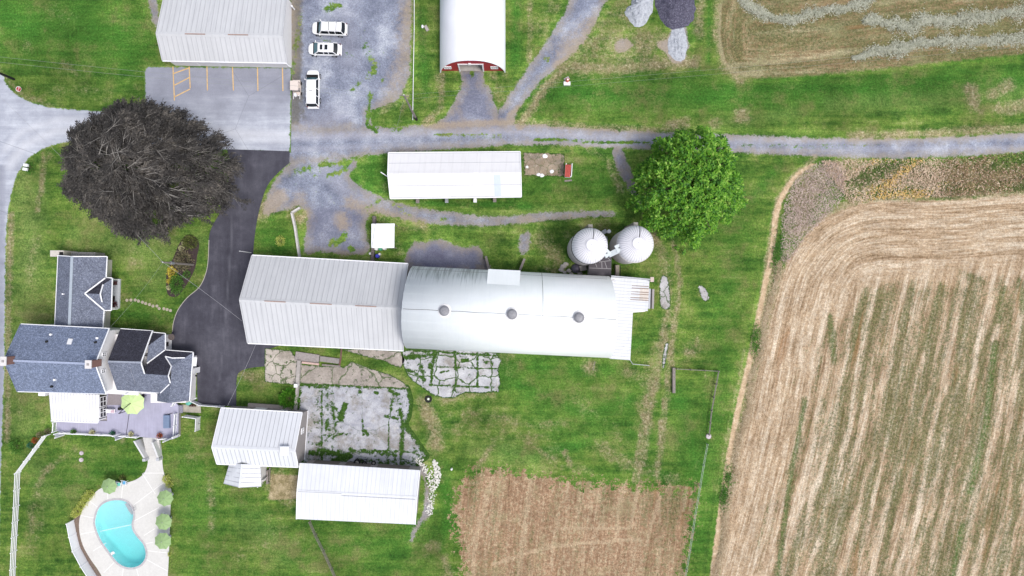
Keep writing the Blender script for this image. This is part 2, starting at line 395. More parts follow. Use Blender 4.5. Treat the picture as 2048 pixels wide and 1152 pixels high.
PA([(1062,955),(1050,1040),(1035,1160)],9,.8); PA([(1250,962),(1238,1010),(1232,1080)],9,.8); PA([(1278,975),(1268,1010),(1262,1055)],8,.9); PA([(1322,985),(1300,1060),(1292,1090)],8,.8); PA([(1110,1058),(1190,1056),(1262,1058)],6,.9); PA([(985,1130),(1060,1104),(1110,1092),(1180,1086),(1280,1078)],7,.95); PA([(1372,975),(1368,1020)],7,.9)
PA([(1440,-30),(1435,70),(1446,126),(1475,148),(1520,148)],11,1.0); PA([(1470,130),(1600,118),(1700,104)],9,.8); PA([(1490,148),(1650,146)],7,.6)
PA([(1160,965),(1150,1060)],10,.6); PA([(985,960),(950,1080),(945,1160)],11,.7); PA([(1120,960),(1105,1100)],12,.5); PA([(1318,1050),(1318,1000)],7,.7); PA([(1210,1000),(1205,1060)],8,.6)
def grass(g):
    """turf colour shared by the lawn and by the turf creeping into every sheet laid on it"""
    n0 = g.noise(0.035, 4, 0.6); n1 = g.noise(0.16, 5, 0.68); n2 = g.noise(0.9, 5, 0.75); n3 = g.noise(3.2, 4, 0.8)
    mow = g.noise(1.0, 4, 0.65, vec=g.scl(g.pos(), (0.07, 0.8, 1.0), 0.06))
    t = g.mth('ADD', g.mth('MULTIPLY', n1, 0.36), g.mth('MULTIPLY', n2, 0.30))
    t = g.mth('ADD', t, g.mth('MULTIPLY', mow, 0.34))
    c = g.ramp(t, [(0.38, col(50, 86, 34)), (0.46, col(82, 118, 48)), (0.54, col(116, 144, 64)), (0.62, col(160, 170, 104))])
    lu = g.mth('MULTIPLY', g.attr('lush_and_shade'), g.ss(n2, 0.25, 0.6, 0.45, 1.0), clamp=True)
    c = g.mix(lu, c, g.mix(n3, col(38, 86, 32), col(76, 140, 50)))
    pa = g.mth('MULTIPLY', g.attr('pale'), g.ss(n2, 0.3, 0.65, 0.25, 1.0), clamp=True)
    c = g.mix(pa, c, g.mix(n3, col(96, 124, 54), col(152, 166, 104)))
    # brownish thin turf in drifts
    br = g.ss(g.mth('ADD', g.mth('MULTIPLY', n1, 0.6), g.mth('ADD', g.mth('MULTIPLY', g.noise(0.5, 5, 0.75), 0.4), g.mth('MULTIPLY', g.mth('SUBTRACT', n3, .5), .2))), 0.49, 0.64)
    c = g.mix(g.mth('MULTIPLY', br, 0.62), c, col(128, 124, 82))
    dk = g.ss(g.noise(0.30, 5, 0.72), 0.55, 0.72)
    c = g.mix(g.mth('MULTIPLY', dk, 0.55), c, col(46, 78, 32))
    big = g.noise(0.33, 5, 0.75)
    dm = g.mth('ADD', g.mth('MULTIPLY', g.attr('dry'), 0.95), g.mth('MULTIPLY', g.mth('SUBTRACT', n2, 0.5), 1.5))
    dm = g.mth('ADD', dm, g.mth('MULTIPLY', g.mth('SUBTRACT', big, 0.5), 1.5))
    dm = g.mth('ADD', dm, g.mth('MULTIPLY', g.mth('SUBTRACT', n3, 0.5), 1.0))
    dm = g.mth('MULTIPLY', g.ss(dm, 0.22, 1.10), g.ss(g.attr('dry'), 0.0, 0.45), clamp=True)
    dc = g.ramp(g.noise(2.2, 5, 0.78), [(0.32, col(112, 100, 74)), (0.5, col(156, 142, 110)), (0.68, col(200, 188, 162))])
    c = g.mix(g.mth('MULTIPLY', dm, 0.88), c, dc)
    sp = g.ss(g.noise(6.0, 2, 0.6), 0.70, 0.76)
    c = g.mix(g.mth('MULTIPLY', sp, 0.35), c, col(190, 194, 140))
    c = g.gain(c, n0, 0.74, 1.26)
    c = g.gain(c, g.noise(.11, 5, .7), .58, 1.36)
    c = g.gain(c, n3, 0.50, 1.66)
    c = g.gain(c, g.noise(8.0, 2, 0.7), 0.56, 1.44)
    return c

def gravel_col(g, base, dark, light):
    n = g.noise(0.22, 4, 0.65); f = g.noise(3.6, 4, 0.85); ff = g.noise(10.0, 2, 0.7)
    c = g.ramp(n, [(0.32, dark), (0.5, base), (0.68, light)])
    st = g.ss(g.noise(11.0, 1, 0.5), 0.70, 0.78)
    c = g.mix(g.mth('MULTIPLY', st, 0.5), c, col(226, 226, 230))
    c = g.gain(c, f, 0.54, 1.46)
    return g.gain(c, ff, 0.60, 1.40)

def edge_mask(g, w=0.9, lo=0.0, hi=0.5, sc=0.9):
    n = g.noise(sc, 5, 0.75); n2 = g.noise(4.0, 3, 0.7)
    d = g.mth('ADD', g.attr('sdf'), g.mth('MULTIPLY', g.mth('SUBTRACT', n, 0.5), w * 3.2))
    d = g.mth('ADD', d, g.mth('MULTIPLY', g.mth('SUBTRACT', n2, 0.5), w * 1.2))
    return g.ss(d, lo, hi)

def green_mask(g, k=1.0):
    n = g.noise(2.0, 5, 0.75)
    n = g.mth('ADD', g.mth('MULTIPLY', n, .55), g.mth('MULTIPLY', g.noise(.8, 4, .7), .45))
    d = g.mth('ADD', g.mth('MULTIPLY', g.attr('grn'), k), g.mth('MULTIPLY', g.mth('SUBTRACT', n, 0.5), 3.8))
    return g.mth('MULTIPLY', g.ss(d, 0.28, 0.58), g.ss(g.attr('grn'), 0.0, 0.25), clamp=True)

def ground_bump(g): return g.mth('ADD', g.noise(3.5, 4, 0.75), g.mth('MULTIPLY', g.noise(12.0, 2, 0.6), 0.4))

# ---- turf
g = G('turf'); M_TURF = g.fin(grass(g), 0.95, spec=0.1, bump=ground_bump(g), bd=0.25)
xs = np.concatenate([-np.geomspace(3200, 105, 24), np.arange(-95, 95.1, 0.5), np.geomspace(105, 3200, 24)])
ys = np.concatenate([-np.geomspace(3200, 66, 26), np.arange(-58, 58.1, 0.5), np.geomspace(66, 3200, 26)])
GX, GY = np.meshgrid(xs / S + 1024, 576 - ys[::-1] / S)
pool_px = sm([(191,1050),(193,1030),(200,1014),(213,1004),(230,1000),(247,1001),(259,1008),(266,1020),(267,1035),(264,1048),(267,1062),(277,1076),(287,1088),(292,1104),(290,1118),(280,1130),(264,1135),(247,1132),(232,1121),(216,1100),(201,1078)], 5, True)
pin = inside(GX, GY, pool_px)
gkeep = ~(pin[:-1, :-1] | pin[1:, :-1] | pin[:-1, 1:] | pin[1:, 1:])
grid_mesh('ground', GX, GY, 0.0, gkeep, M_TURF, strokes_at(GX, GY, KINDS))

# ---- gravel yard, lane and tracks, one continuous sheet
g = G('gravel')
gc = gravel_col(g, col(140, 146, 164), col(106, 111, 130), col(182, 187, 200))
lv = g.ss(g.attr('pale'), 0.1, 0.6)
gc = g.mix(g.mth('MULTIPLY', g.attr('tone'), 0.62), gc, g.gain(col(104, 101, 122), g.noise(5, 4, 0.8), 0.6, 1.4))
gc = g.mix(g.mth('MULTIPLY', g.attr('wear'), 0.6), gc, g.gain(col(196, 194, 204), g.noise(3, 4, 0.8), 0.8, 1.2))
earth = g.mth('MULTIPLY', g.ss(g.mth('ADD', g.attr('dry'), g.mth('MULTIPLY', g.mth('SUBTRACT', g.noise(1.5, 5, 0.75), 0.5), 1.0)), 0.2, 0.7), 0.72)
gc = g.mix(earth, gc, g.gain(col(172, 156, 136), g.noise(4, 4, 0.8), 0.7, 1.3))
gc = g.mix(g.mth('MULTIPLY', g.ss(g.mth('ADD', g.attr('soil'), g.mth('MULTIPLY', g.mth('SUBTRACT', g.noise(1.2, 5, .78), .5), 1.4)), .25, .75), .7), gc, g.gain(col(104, 98, 84), g.noise(3, 4, .8), .6, 1.4))
nearedge = g.mth('SUBTRACT', 1.0, g.ss(g.mth('ADD', g.attr('sdf'), g.mth('MULTIPLY', g.mth('SUBTRACT', g.noise(0.7, 5, 0.75), 0.5), 4.0)), -0.2, 1.8))
gc = g.mix(g.mth('MULTIPLY', nearedge, 0.6), gc, g.gain(col(164, 150, 128), g.noise(4, 4, 0.8), 0.7, 1.3))
mk = g.mth('SUBTRACT', edge_mask(g, 0.55, -0.05, 0.35), green_mask(g), clamp=True)
tuft = g.mth('MULTIPLY', g.ss(g.noise(0.9, 6, 0.75), 0.60, 0.66), g.attr('patchy'), clamp=True)
mk = g.mth('SUBTRACT', mk, tuft, clamp=True)
M_GRAVEL = g.fin(g.mix(mk, grass(g), gc), 0.95, spec=0.1, bump=ground_bump(g), bd=0.08)
lane = sm([(540,252),(700,252),(830,250),(900,249),(1030,246),(1200,256),(1320,262),(1480,268),(1700,275),(1900,272),(2048,262),(2160,252)]) + sm([(2160,294),(2048,305),(1900,315),(1750,318),(1600,313),(1480,308),(1330,302),(1220,297),(1100,292),(1000,293),(860,303),(740,312),(640,325),(540,330)])
yard = [(583,-80),(826,-80),(824,60),(822,150),(800,200),(740,225),(745,262),(700,262),(560,262),(575,140)]
apron = sm([(921,136),(966,136),(970,165),(985,185),(1000,240),(1010,262),(868,262),(895,225),(914,190),(922,165)], 4, True)
track = [(1160,-80),(1260,-80),(1205,20),(1175,80),(1130,125),(1080,165),(1035,225),(1025,262),(960,262),(1000,215),(1050,140),(1090,85),(1130,20)]
bell = sm([(560,345),(600,318),(700,318),(715,335),(700,355),(760,392),(830,412),(920,425),(1000,432),(1080,424),(1180,420),(1232,424),(1228,432),(1120,440),(1000,452),(900,452),(800,440),(740,428),(735,470),(740,505),(690,512),(640,505),(605,505),(612,420),(560,425),(525,430),(535,385)], 3, True)
pad = sm([(820,490),(850,482),(880,476),(905,488),(940,492),(960,492),(970,515),(974,545),(818,545)], 3, True)
stub = sm([(1222,298),(1246,298),(1262,340),(1280,385),(1285,430),(1270,405),(1245,360),(1228,325)], 3, True)
spots = [sm([(1112,428),(1150,424),(1200,424),(1232,428),(1225,434),(1140,436)], 3, True), sm([(1038,470),(1060,462),(1058,500),(1040,510)], 3, True)]
dump = [sm([(1228,85),(1250,75),(1270,90),(1250,104),(1232,104)], 3, True), sm([(1310,88),(1335,75),(1345,50),(1372,55),(1378,95),(1366,125),(1345,128),(1330,108)], 3, True)]
drive2 = sm([(290,-60),(324,-60),(316,10),(326,60),(312,55),(300,25)], 3, True)
runoff = sm([(836,918),(852,930),(856,960),(862,1000),(868,1020),(852,1040),(835,1062),(822,1085),(818,1080),(832,1045),(842,1030),(848,990),(845,955),(832,935)], 3, True)
def gx(X, Y):
    tone = np.zeros(X.shape); wear = np.zeros(X.shape); patchy = np.zeros(X.shape)
    for q, v in ((apron, .55), (pad, 1.0), (stub, .9), (runoff, .3)):
        tone[inside(X, Y, q)] = v
    m = (Y > 405) & (Y < 540) & (X > 590) & (X < 745); tone[m] = np.clip((Y[m] - 405) / 30, 0, .6)
    for pts, r, v in (([(540,275),(800,268),(1000,262),(1200,272),(1500,281),(2100,270)], 14, .8), ([(560,300),(800,290),(1050,284),(1300,293),(1500,300),(2100,296)], 9, .5), ([(1130,110),(1075,190),(1010,260)], 18, .7), ([(650,340),(690,380),(760,410)], 24, .5), ([(680,230),(640,250),(600,255)], 40, .5), ([(690,20),(700,120)], 40, .3)):
        t = np.clip(1 - pdist(X, Y, pts)[0] / r, 0, 1); wear = np.maximum(wear, t * v)
    for pts, r, v in (([(590,-20),(592,130)], 26, .8), ([(740,60),(760,160),(770,230)], 70, .55), ([(640,340),(560,400),(700,400)], 60, .6), ([(800,420),(1000,440),(1200,430)], 30, .7), ([(1100,60),(1050,150)], 30, .5), ([(700,500),(640,505)], 20, .6), ([(580,190),(590,230)], 20, .5), ([(1240,90),(1330,100)], 60, .5)):
        t = np.clip(1 - pdist(X, Y, pts)[0] / r, 0, 1); patchy = np.maximum(patchy, t * v)
    dry = strokes_at(X, Y, ('dry',))['dry']
    for pts, r, v in (([(818,-20),(806,120),(770,220)], 45, .55), ([(682,436),(686,448)], 30, .75), ([(600,395),(580,440)], 36, .55), ([(597,-20),(594,140)], 22, .45), ([(740,410),(830,440)], 30, .5)):
        t = np.clip(1 - pdist(X, Y, pts)[0] / r, 0, 1); dry = np.maximum(dry, t * v)
    soil = np.zeros(X.shape)
    for pts, r, v in (([(591,-30),(594,100),(590,240)], 20, .8), ([(835,205),(815,235)], 14, .5), ([(852,930),(872,950),(866,985)], 18, .8), ([(605,510),(740,512)], 10, .6), ([(820,545),(970,545)], 10, .6), ([(600,180),(606,235)], 16, .5)):
        soil = np.maximum(soil, np.clip(1 - pdist(X, Y, pts)[0] / r, 0, 1) * v * 1.3)
    return dict(tone=tone, wear=wear, patchy=patchy, dry=dry, soil=soil)
sheet('gravel_yard', [lane, yard, apron, track, bell, pad, stub, runoff, drive2] + spots + dump, 0.010, M_GRAVEL, 0.4, 1.0, gx)

# ---- stubble field, hay meadow and the lower field
def straw_field(name, brown, tan, light, green, ws=(.40,.32,.28), edge=.35, g0=.37, g1=.58, rows=0, patch=.0):
    g = G(name)
    def streaks(a, b):
        v1 = g.comb(g.mth('MULTIPLY', a, 0.85), g.mth('MULTIPLY', b, 0.035)); v2 = g.comb(g.mth('MULTIPLY', a, 4.0), g.mth('MULTIPLY', b, 0.22)); v3 = g.comb(g.mth('MULTIPLY', a, 0.42), g.mth('MULTIPLY', b, 0.05))
        return g.noise(1.0, 3, 0.6, vec=v1), g.noise(1.0, 3, 0.6, vec=v2), g.noise(1.0, 5, 0.72, vec=v3)
    a1, a2, a3 = streaks(g.attr('rd'), g.attr('ra')); b1, b2, b3 = streaks(g.attr('qd'), g.attr('qa'))
    hl = g.attr('hl')
    lerp = lambda a, b: g.mth('ADD', a, g.mth('MULTIPLY', hl, g.mth('SUBTRACT', b, a)))
    s1, s2, s3 = lerp(b1, a1), lerp(b2, a2), lerp(b3, a3)
    spot = g.noise(1.6, 5, 0.8)
    t = g.mth('ADD', g.mth('MULTIPLY', s1, ws[0]), g.mth('ADD', g.mth('MULTIPLY', s2, ws[1]), g.mth('MULTIPLY', spot, ws[2])))
    if rows > 0:
        wv = g.mth('MULTIPLY', g.noise(.12, 3, .6), 9.0)
        sn = lambda a: g.mth('SINE', g.mth('ADD', g.mth('MULTIPLY', g.attr(a), 6.2832 / rows), wv))
        rw = g.mth('MULTIPLY', lerp(sn('qd'), g.mth('MULTIPLY', sn('rd'), .5)), g.ss(g.noise(.25, 4, .7), .35, .65, .15, 1.0))
        t = g.mth('ADD', t, g.mth('MULTIPLY', rw, 0.04))
    else: rw = 0.0
    c = g.ramp(t, [(0.36, brown), (0.48, tan), (0.60, light)])
    gm = g.mth('ADD', g.mth('MULTIPLY', g.attr('green'), g.mth('ADD', s3, g.mth('MULTIPLY', g.mth('SUBTRACT', spot, 0.5), 0.7))), g.mth('MULTIPLY', g.attr('grn'), 0.5))
    gm = g.mth('ADD', gm, g.mth('MULTIPLY', g.mth('SUBTRACT', g.noise(2.6, 5, 0.8), 0.5), 0.62))
    gm = g.mth('SUBTRACT', gm, g.mth('MULTIPLY', rw, 0.085)) if rows > 0 else gm
    gcol = g.mix(g.noise(2.5, 3, 0.7), green, col(44, 92, 34))
    gcol = g.mix(g.mth('SUBTRACT', 1.0, g.ss(g.attr('grn'), 0.2, 0.8)), gcol, g.mix(g.noise(3.0, 3, .7), col(50, 76, 36), col(116, 116, 74)))
    c = g.mix(g.mth('MULTIPLY', g.mth('MULTIPLY', g.ss(gm, g0, g1), g.ss(g.noise(2.4, 6, .85), .38, .58, .42, 1.0)), 0.88), c, gcol)
    rust = g.mth('MULTIPLY', g.ss(lerp(g.noise(1.0, 3, .6, vec=g.comb(g.mth('MULTIPLY', g.attr('qd'), 0.55), g.mth('MULTIPLY', g.attr('qa'), 0.06), 7.0)), 0.4), 0.6, 0.72), 0.55)
    c = g.mix(rust, c, col(152, 114, 80))
    pl = g.mth('MULTIPLY', g.ss(g.mth('ADD', g.attr('pale'), g.mth('MULTIPLY', g.mth('SUBTRACT', spot, .5), 1.2)), .2, .7), g.ss(g.attr('pale'), 0, .2), clamp=True)
    c = g.mix(g.mth('MULTIPLY', pl, .42), c, light)
    c = g.gain(c, g.noise(.28, 5, .72), 0.76, 1.24)
    c = g.mix(g.ss(g.noise(.19, 5, .75), .52, .66, 0, patch), c, g.mix(g.noise(1.5, 4, .7), light, green))
    c = g.gain(c, g.noise(3.0, 4, 0.85), 0.46, 1.54)
    c = g.gain(c, g.noise(8.0, 2, 0.7), 0.58, 1.42)
    c = g.mix(edge_mask(g, edge, -0.1, 0.5), grass(g), c)
    return g.fin(c, 0.95, spec=0.05, bump=g.mth('ADD', s2, g.noise(7.0, 3, 0.75)), bd=0.10)
M_STUB = straw_field('stubble', col(122, 96, 70), col(182, 158, 130), col(222, 206, 184), col(74, 110, 46), (.34,.34,.32), .5, .39, .57, 2.2)
M_HAY = straw_field('mown_hay', col(122, 98, 76), col(152, 132, 100), col(192, 182, 148), col(112, 130, 70), (.34,.26,.40), .5, .36, .54, 0, .35)
M_FALLOW = straw_field('dry_field', col(124, 96, 74), col(162, 132, 106), col(200, 180, 150), col(112, 116, 68), (.20,.20,.60), 3.6, .37, .60, 0, .55)
edgeE = sm([(2300,378),(2048,386),(1900,397),(1760,399),(1690,413),(1636,442),(1594,488),(1564,540),(1541,620),(1517,720),(1488,840),(1463,960),(1435,1100),(1418,1200),(1394,1330)], 5)
def fE(X, Y):
    d, a, _, _ = pdist(X, Y, edgeE)
    dt = pdist(X, Y, edgeE[:32])[0]
    q = (X * 0.974 + Y * 0.225) - (1550 * 0.974 + 620 * 0.225); al = -X * 0.225 + Y * 0.974
    wob = 14 * np.sin(al / 130.0) + 8 * np.sin(al / 57.0 + X / 90.0)
    hl = np.clip((165 + wob - dt) / 60, 0, 1) * np.clip((760 - Y) / 120, 0, 1)
    green = (0.55 + 0.47 * np.clip((q - 40) / 140, 0, 1)) * np.clip((dt - 95) / 90, 0, 1)
    return dict(rd=d * S, ra=a * S, qd=(q + 3.5 * np.sin(al / 110.0)) * S, qa=al * S, hl=hl, green=green)
sheet('stubble_field', [edgeE + [(2300, 1330)]], 0.006, M_STUB, 0.45, 0.5, fE)
edgeN = sm([(1446,-120),(1440,-20),(1433,60),(1440,118),(1462,148),(1505,158),(1600,155),(1740,142),(1860,129),(2048,110),(2300,88)], 5)
def fN(X, Y):
    d, a, _, _ = pdist(X, Y, edgeN)
    q = Y + X * 0.1; al = X
    return dict(rd=d * S * 0.8, ra=a * S, qd=q * S * 0.8, qa=al * S, hl=np.clip((90 - d) / 40, 0, 1), green=np.full(X.shape, 1.0))
sheet('hay_field', [edgeN + [(2300, -120)]], 0.006, M_HAY, 0.45, 0.5, fN)
low = sm([(905,1010),(925,965),(962,938),(1040,944),(1120,958),(1200,968),(1300,971),(1392,976)], 4) + [(1382,1050),(1366,1160),(1330,1330),(940,1330),(930,1160),(914,1080)]
def fL(X, Y):
    q = X * 0.985 + Y * 0.12; al = Y
    return dict(rd=q * S, ra=al * S, qd=q * S * 0.9, qa=al * S, hl=np.zeros(X.shape), green=0.80 + 0.12 * np.clip((X - 1240) / 60, 0, 1))
sheet('lower_field', [low], 0.006, M_FALLOW, 0.45, 2.6, fL)

g = G('bare_dirt')
dc_ = g.gain(g.gain(g.ramp(g.noise(1.2, 5, .75), [(.32, col(176, 150, 120)), (.5, col(206, 180, 148)), (.68, col(228, 208, 180))]), g.noise(3.4, 4, .85), .7, 1.3), g.noise(9, 2, .7), .75, 1.25)
M_DIRT = g.fin(g.mix(edge_mask(g, .28, -.05, .25, 1.4), grass(g), dc_), .95, spec=.05, bump=ground_bump(g), bd=.06)
dl = sm([(1640,320),(1598,346),(1568,385),(1552,430),(1545,500),(1532,560),(1514,650),(1500,720),(1480,800),(1462,890),(1446,990),(1434,1080),(1424,1160),(1412,1250)], 5)
sheet('dirt_track', [[(x - 6.5, y) for x, y in dl] + [(x + 6.5, y + 2) for x, y in dl[::-1]]], 0.008, M_DIRT, 0.3, 0.6)

g = G('dry_plot')
dc_ = g.gain(g.gain(g.ramp(g.noise(.5, 6, .75), [(.36, col(116, 108, 72)), (.48, col(160, 146, 112)), (.62, col(196, 180, 148))]), g.noise(3.4, 4, .85), .6, 1.4), g.noise(9, 2, .7), .7, 1.3)
sheet('dry_plot', [[(541,948),(599,950),(595,998),(537,1001)]], 0.008, g.fin(g.mix(edge_mask(g, .25, -.05, .2, 1.4), grass(g), dc_), .95, spec=.05, bump=ground_bump(g), bd=.1), 0.3, 0.6)

# ---- asphalt: old grey lane with the garage apron, public road, new black drive
g = G('old_asphalt')
sx = g.xyz(g.pos())
n = g.noise(0.35, 4, 0.65); tr = g.noise(1.0, 3, 0.6, vec=g.scl(g.pos(), (0.08, 0.9, 1.0)))
c = g.ramp(g.mth('ADD', g.mth('MULTIPLY', n, 0.5), g.mth('MULTIPLY', tr, 0.5)), [(0.32, col(150, 153, 166)), (0.5, col(176, 180, 193)), (0.66, col(206, 210, 220))])
c = g.mix(g.mth('MULTIPLY', g.attr('tone'), 0.75), c, g.gain(col(140, 142, 156), n, 0.9, 1.1))
c = g.mix(g.mth('MULTIPLY', g.attr('wear'), 0.6), c, g.gain(col(214, 215, 222), g.noise(1.2, 4, .7), 0.9, 1.1))
crk = g.ss(g.voro(0.05, 'DISTANCE_TO_EDGE', g.node('ShaderNodeVectorMath', {0: g.pos(), 1: g.node('ShaderNodeTexNoise', {'Scale': 0.6}).outputs['Color']}, operation='ADD').outputs[0]), 0.0, 0.0022, 0.55, 0.0)
c = g.mix(crk, c, col(96, 98, 108))
c = g.gain(g.gain(c, g.noise(7, 3, .7), .9, 1.1), g.noise(20, 2, .6), .9, 1.1)
M_OLD = g.fin(g.mix(g.ss(g.mth('ADD', g.attr('sdf'), g.mth('MULTIPLY', g.mth('SUBTRACT', g.noise(1.4, 5, .7), .5), 1.0)), -.05, .12), grass(g), c), 0.85, spec=0.25, bump=g.noise(18, 2, .6), bd=0.01)
old = sm([(-420,120),(-60,122),(0,146),(12,168),(32,188),(62,204),(110,216),(205,223),(285,226)], 4) + [(291,220),(290,140),(296,134),(582,136),(580,304),(456,300)] + sm([(456,300),(300,296),(190,282),(130,285),(96,294),(62,312),(41,338),(27,370),(17,420),(12,480),(10,600),(9,700),(7,800),(3,900),(0,1020),(-3,1160),(-8,1300)], 4) + [(-420, 1300)]
def fo(X, Y):
    tone = np.clip((240 - Y) / 60, 0, 1) * (X > 270) + np.clip((14 - X) / 8, 0, 1) * (Y > 330) * .9
    wear = np.zeros(X.shape)
    for pts, r, v in (([(20,330),(50,290),(110,262),(200,256),(350,262),(600,272)], 16, 1), ([(10,300),(45,262),(120,240),(220,240),(420,268),(600,284)], 12, .8)):
        wear = np.maximum(wear, np.clip(1 - pdist(X, Y, pts)[0] / r, 0, 1) * v)
    return dict(tone=np.clip(tone, 0, 1), wear=wear)
sheet('road', [old], 0.014, M_OLD, 0.4, 0.15, fo)
g = G('new_asphalt')
tr = g.noise(1.0, 4, 0.7, vec=g.scl(g.pos(), (0.5, 0.06, 1.0), -0.12)); n = g.noise(0.5, 5, 0.7)
c = g.ramp(g.mth('ADD', g.mth('MULTIPLY', n, 0.5), g.mth('MULTIPLY', tr, 0.5)), [(0.35, col(58, 57, 68)), (0.52, col(74, 73, 84)), (0.68, col(98, 97, 108))])
lt = g.attr('wear'); c = g.mix(g.mth('MULTIPLY', lt, 0.4), c, col(132, 132, 142))
c = g.mix(g.mth('MULTIPLY', g.ss(g.noise(10, 1, .5), .72, .78), .22), c, col(170, 170, 178))
c = g.gain(g.gain(c, g.noise(7, 3, .7), .88, 1.12), g.noise(20, 2, .6), .86, 1.14)
M_NEW = g.fin(c, 0.8, spec=0.3, bump=g.noise(20, 2, .6), bd=0.008)
new = [(455,299),(579,303),(578,326)] + sm([(578,326),(556,345),(535,370),(522,405),(512,450),(506,505),(508,560)], 4) + [(560,600),(560,690),(530,700),(529,732)] + sm([(529,732),(496,736),(478,744),(473,756),(472,780)], 4) + [(472,812),(396,808),(394,716),(330,700),(345,664)] + sm([(345,664),(347,645),(356,620),(374,596),(398,575),(410,552),(416,525),(418,480),(424,455),(438,430),(450,400),(458,360),(462,330),(455,299)], 4)
def fw(X, Y):
    w = np.zeros(X.shape)
    for pts, r, v in (([(470,300),(466,400),(462,500),(452,620),(440,760)], 2.5, .8), ([(545,310),(520,350),(490,420)], 22, .3), ([(420,700),(455,700)], 50, .25), ([(478,310),(480,390)], 12, .35)):
        w = np.maximum(w, np.clip(1 - pdist(X, Y, pts)[0] / r, 0, 1) * v)
    return dict(wear=w)
sheet('driveway', [new], 0.018, M_NEW, 0.3, 0.05, fw)
kb = MB()
vergepts = sm([(345,664),(347,645),(356,620),(374,596),(398,575),(410,552),(416,525),(418,480)], 4)
for a, b in zip(vergepts[:-1], vergepts[1:]): kb.seg(P(*a), P(*b), 0.10, 0.0, 0.03)
tag(kb.build('driveway_edge', plain('edge_stone', col(176, 170, 160), .9, scale=6)), kind='structure')

# ---- yellow bay lines in front of the garage
M_YEL = plain('road_paint', col(226, 186, 124), .8, var=.22, scale=2.0)
mb = MB()
def line(a, b, w=0.15):
    a = P(*a); b = P(*b); d = (b - a).normalized(); n = Vector((-d.y, d.x, 0)) * w / 2
    mb.poly([p + Vector((0, 0, 0.024)) for p in (a - n, b - n, b + n, a + n)])
for a, b in (((346,133),(349,201)), ((378.5,133),(380.5,176)), ((347.5,147),(378,136)), ((348,171),(379,155)), ((349,194),(380.5,178)), ((414,133),(415,181)), ((465,133),(467,181)), ((515,133),(516,182)), ((565,134),(566,182))): line(a, b)
tag(mb.build('bay_markings', M_YEL), kind='structure')

# ---- broken concrete of the barnyard
def concrete(name, base, dark, crack_sc, crack_w, moss, seed, sq=False, weeds=1.0):
    g = G(name)
    wob = g.node('ShaderNodeVectorMath', {0: g.scl(g.pos(), (1, 1, 1), 0.05), 1: g.node('ShaderNodeTexNoise', {'Vector': g.pos(), 'Scale': 0.9, 'Detail': 4.0}).outputs['Color']}, operation='ADD').outputs[0]
    wob = g.node('ShaderNodeVectorMath', {0: wob, 1: (seed * 13.7, seed * 7.3, 0)}, operation='ADD').outputs[0]
    e = g.voro(crack_sc, 'DISTANCE_TO_EDGE', wob, 0, 0.55 if sq else 1.0)
    n = g.noise(0.5, 5, 0.7)
    c = g.ramp(n, [(0.3, dark), (0.62, base)])
    c = g.mix(g.ss(g.noise(2.2, 5, .75), .56, .72, 0, .4), c, dark)
    c = g.gain(g.gain(c, g.noise(8, 3, .75), .84, 1.16), g.noise(18, 2, .6), .86, 1.14)
    gap = g.ss(g.mth('ADD', e, g.mth('MULTIPLY', g.mth('SUBTRACT', g.noise(3, 3, .7), .5), crack_w * 1.6)), crack_w * .3, crack_w, moss, 0.0)
    gm = g.mth('MULTIPLY', green_mask(g, .85), weeds)
    gm = g.mth('MAXIMUM', gm, g.mth('MULTIPLY', g.ss(g.mth('ADD', g.noise(1.3, 6, .8), g.mth('MULTIPLY', g.noise(.18, 3, .6), .35)), .755, .815), .9))
    st = g.ss(g.noise(.28, 5, .72), .46, .66); c = g.mix(g.mth('MULTIPLY', st, .75), c, g.gain(col(150, 142, 130), g.noise(3, 4, .8), .5, 1.15)); c = g.mix(g.ss(g.noise(.6, 6, .8), .56, .66, 0, .5), c, col(224, 218, 208))
    ed = g.mth('SUBTRACT', 1.0, edge_mask(g, 0.28 if seed != 3 else 0.7, -0.05, 0.12, 1.6))
    m = g.mth('MAXIMUM', g.mth('MAXIMUM', gap, gm), ed, clamp=True)
    wc = g.ramp(g.noise(3.5, 4, .75), [(.3, col(38, 52, 22)), (.5, col(58, 92, 32)), (.7, col(92, 116, 56))])
    wc = g.gain(wc, g.noise(9, 2, .7), .7, 1.3)
    return g.fin(g.mix(m, c, wc), 0.9, spec=0.15, bump=g.mth('SUBTRACT', g.noise(12, 3, .7), g.mth('MULTIPLY', m, -0.6)), bd=0.05)
sheet('concrete_apron', [[(531,698),(580,702),(600,722),(597,770),(560,766),(530,763)]], 0.022, concrete('cracked_concrete', col(206, 196, 186), col(176, 168, 160), 0.42, 0.035, 0.8, 1), 0.2, 0.1)
sheet('concrete_strip', [[(602,730),(645,733),(690,735),(703,724),(740,738),(780,750),(806,765),(816,776),(700,771),(602,766)], [(690,700),(720,698),(800,703),(808,720),(802,735),(790,732),(770,722),(730,712)]], 0.022, concrete('worn_concrete', col(184, 174, 166), col(146, 138, 132), 0.2, 0.02, 0.75, 2), 0.2, 0.1)
sheet('concrete_yard', [[(602,772),(700,774),(812,778),(818,800),(815,830),(806,850),(828,880),(850,912),(835,922),(830,934),(610,934),(598,860)]], 0.020, concrete('yard_concrete', col(196, 197, 204), col(152, 153, 164), 0.16, 0.007, 0.5, 3), 0.2, 0.7)
sheet('stone_paving', [sm([(806,705),(850,700),(990,706),(995,740),(996,782),(930,784),(906,795),(870,790),(840,770),(815,748)], 2, True)], 0.022, concrete('paving', col(206, 206, 210), col(166, 166, 174), 0.34, 0.045, .95, 5, True), 0.2, 0.15)
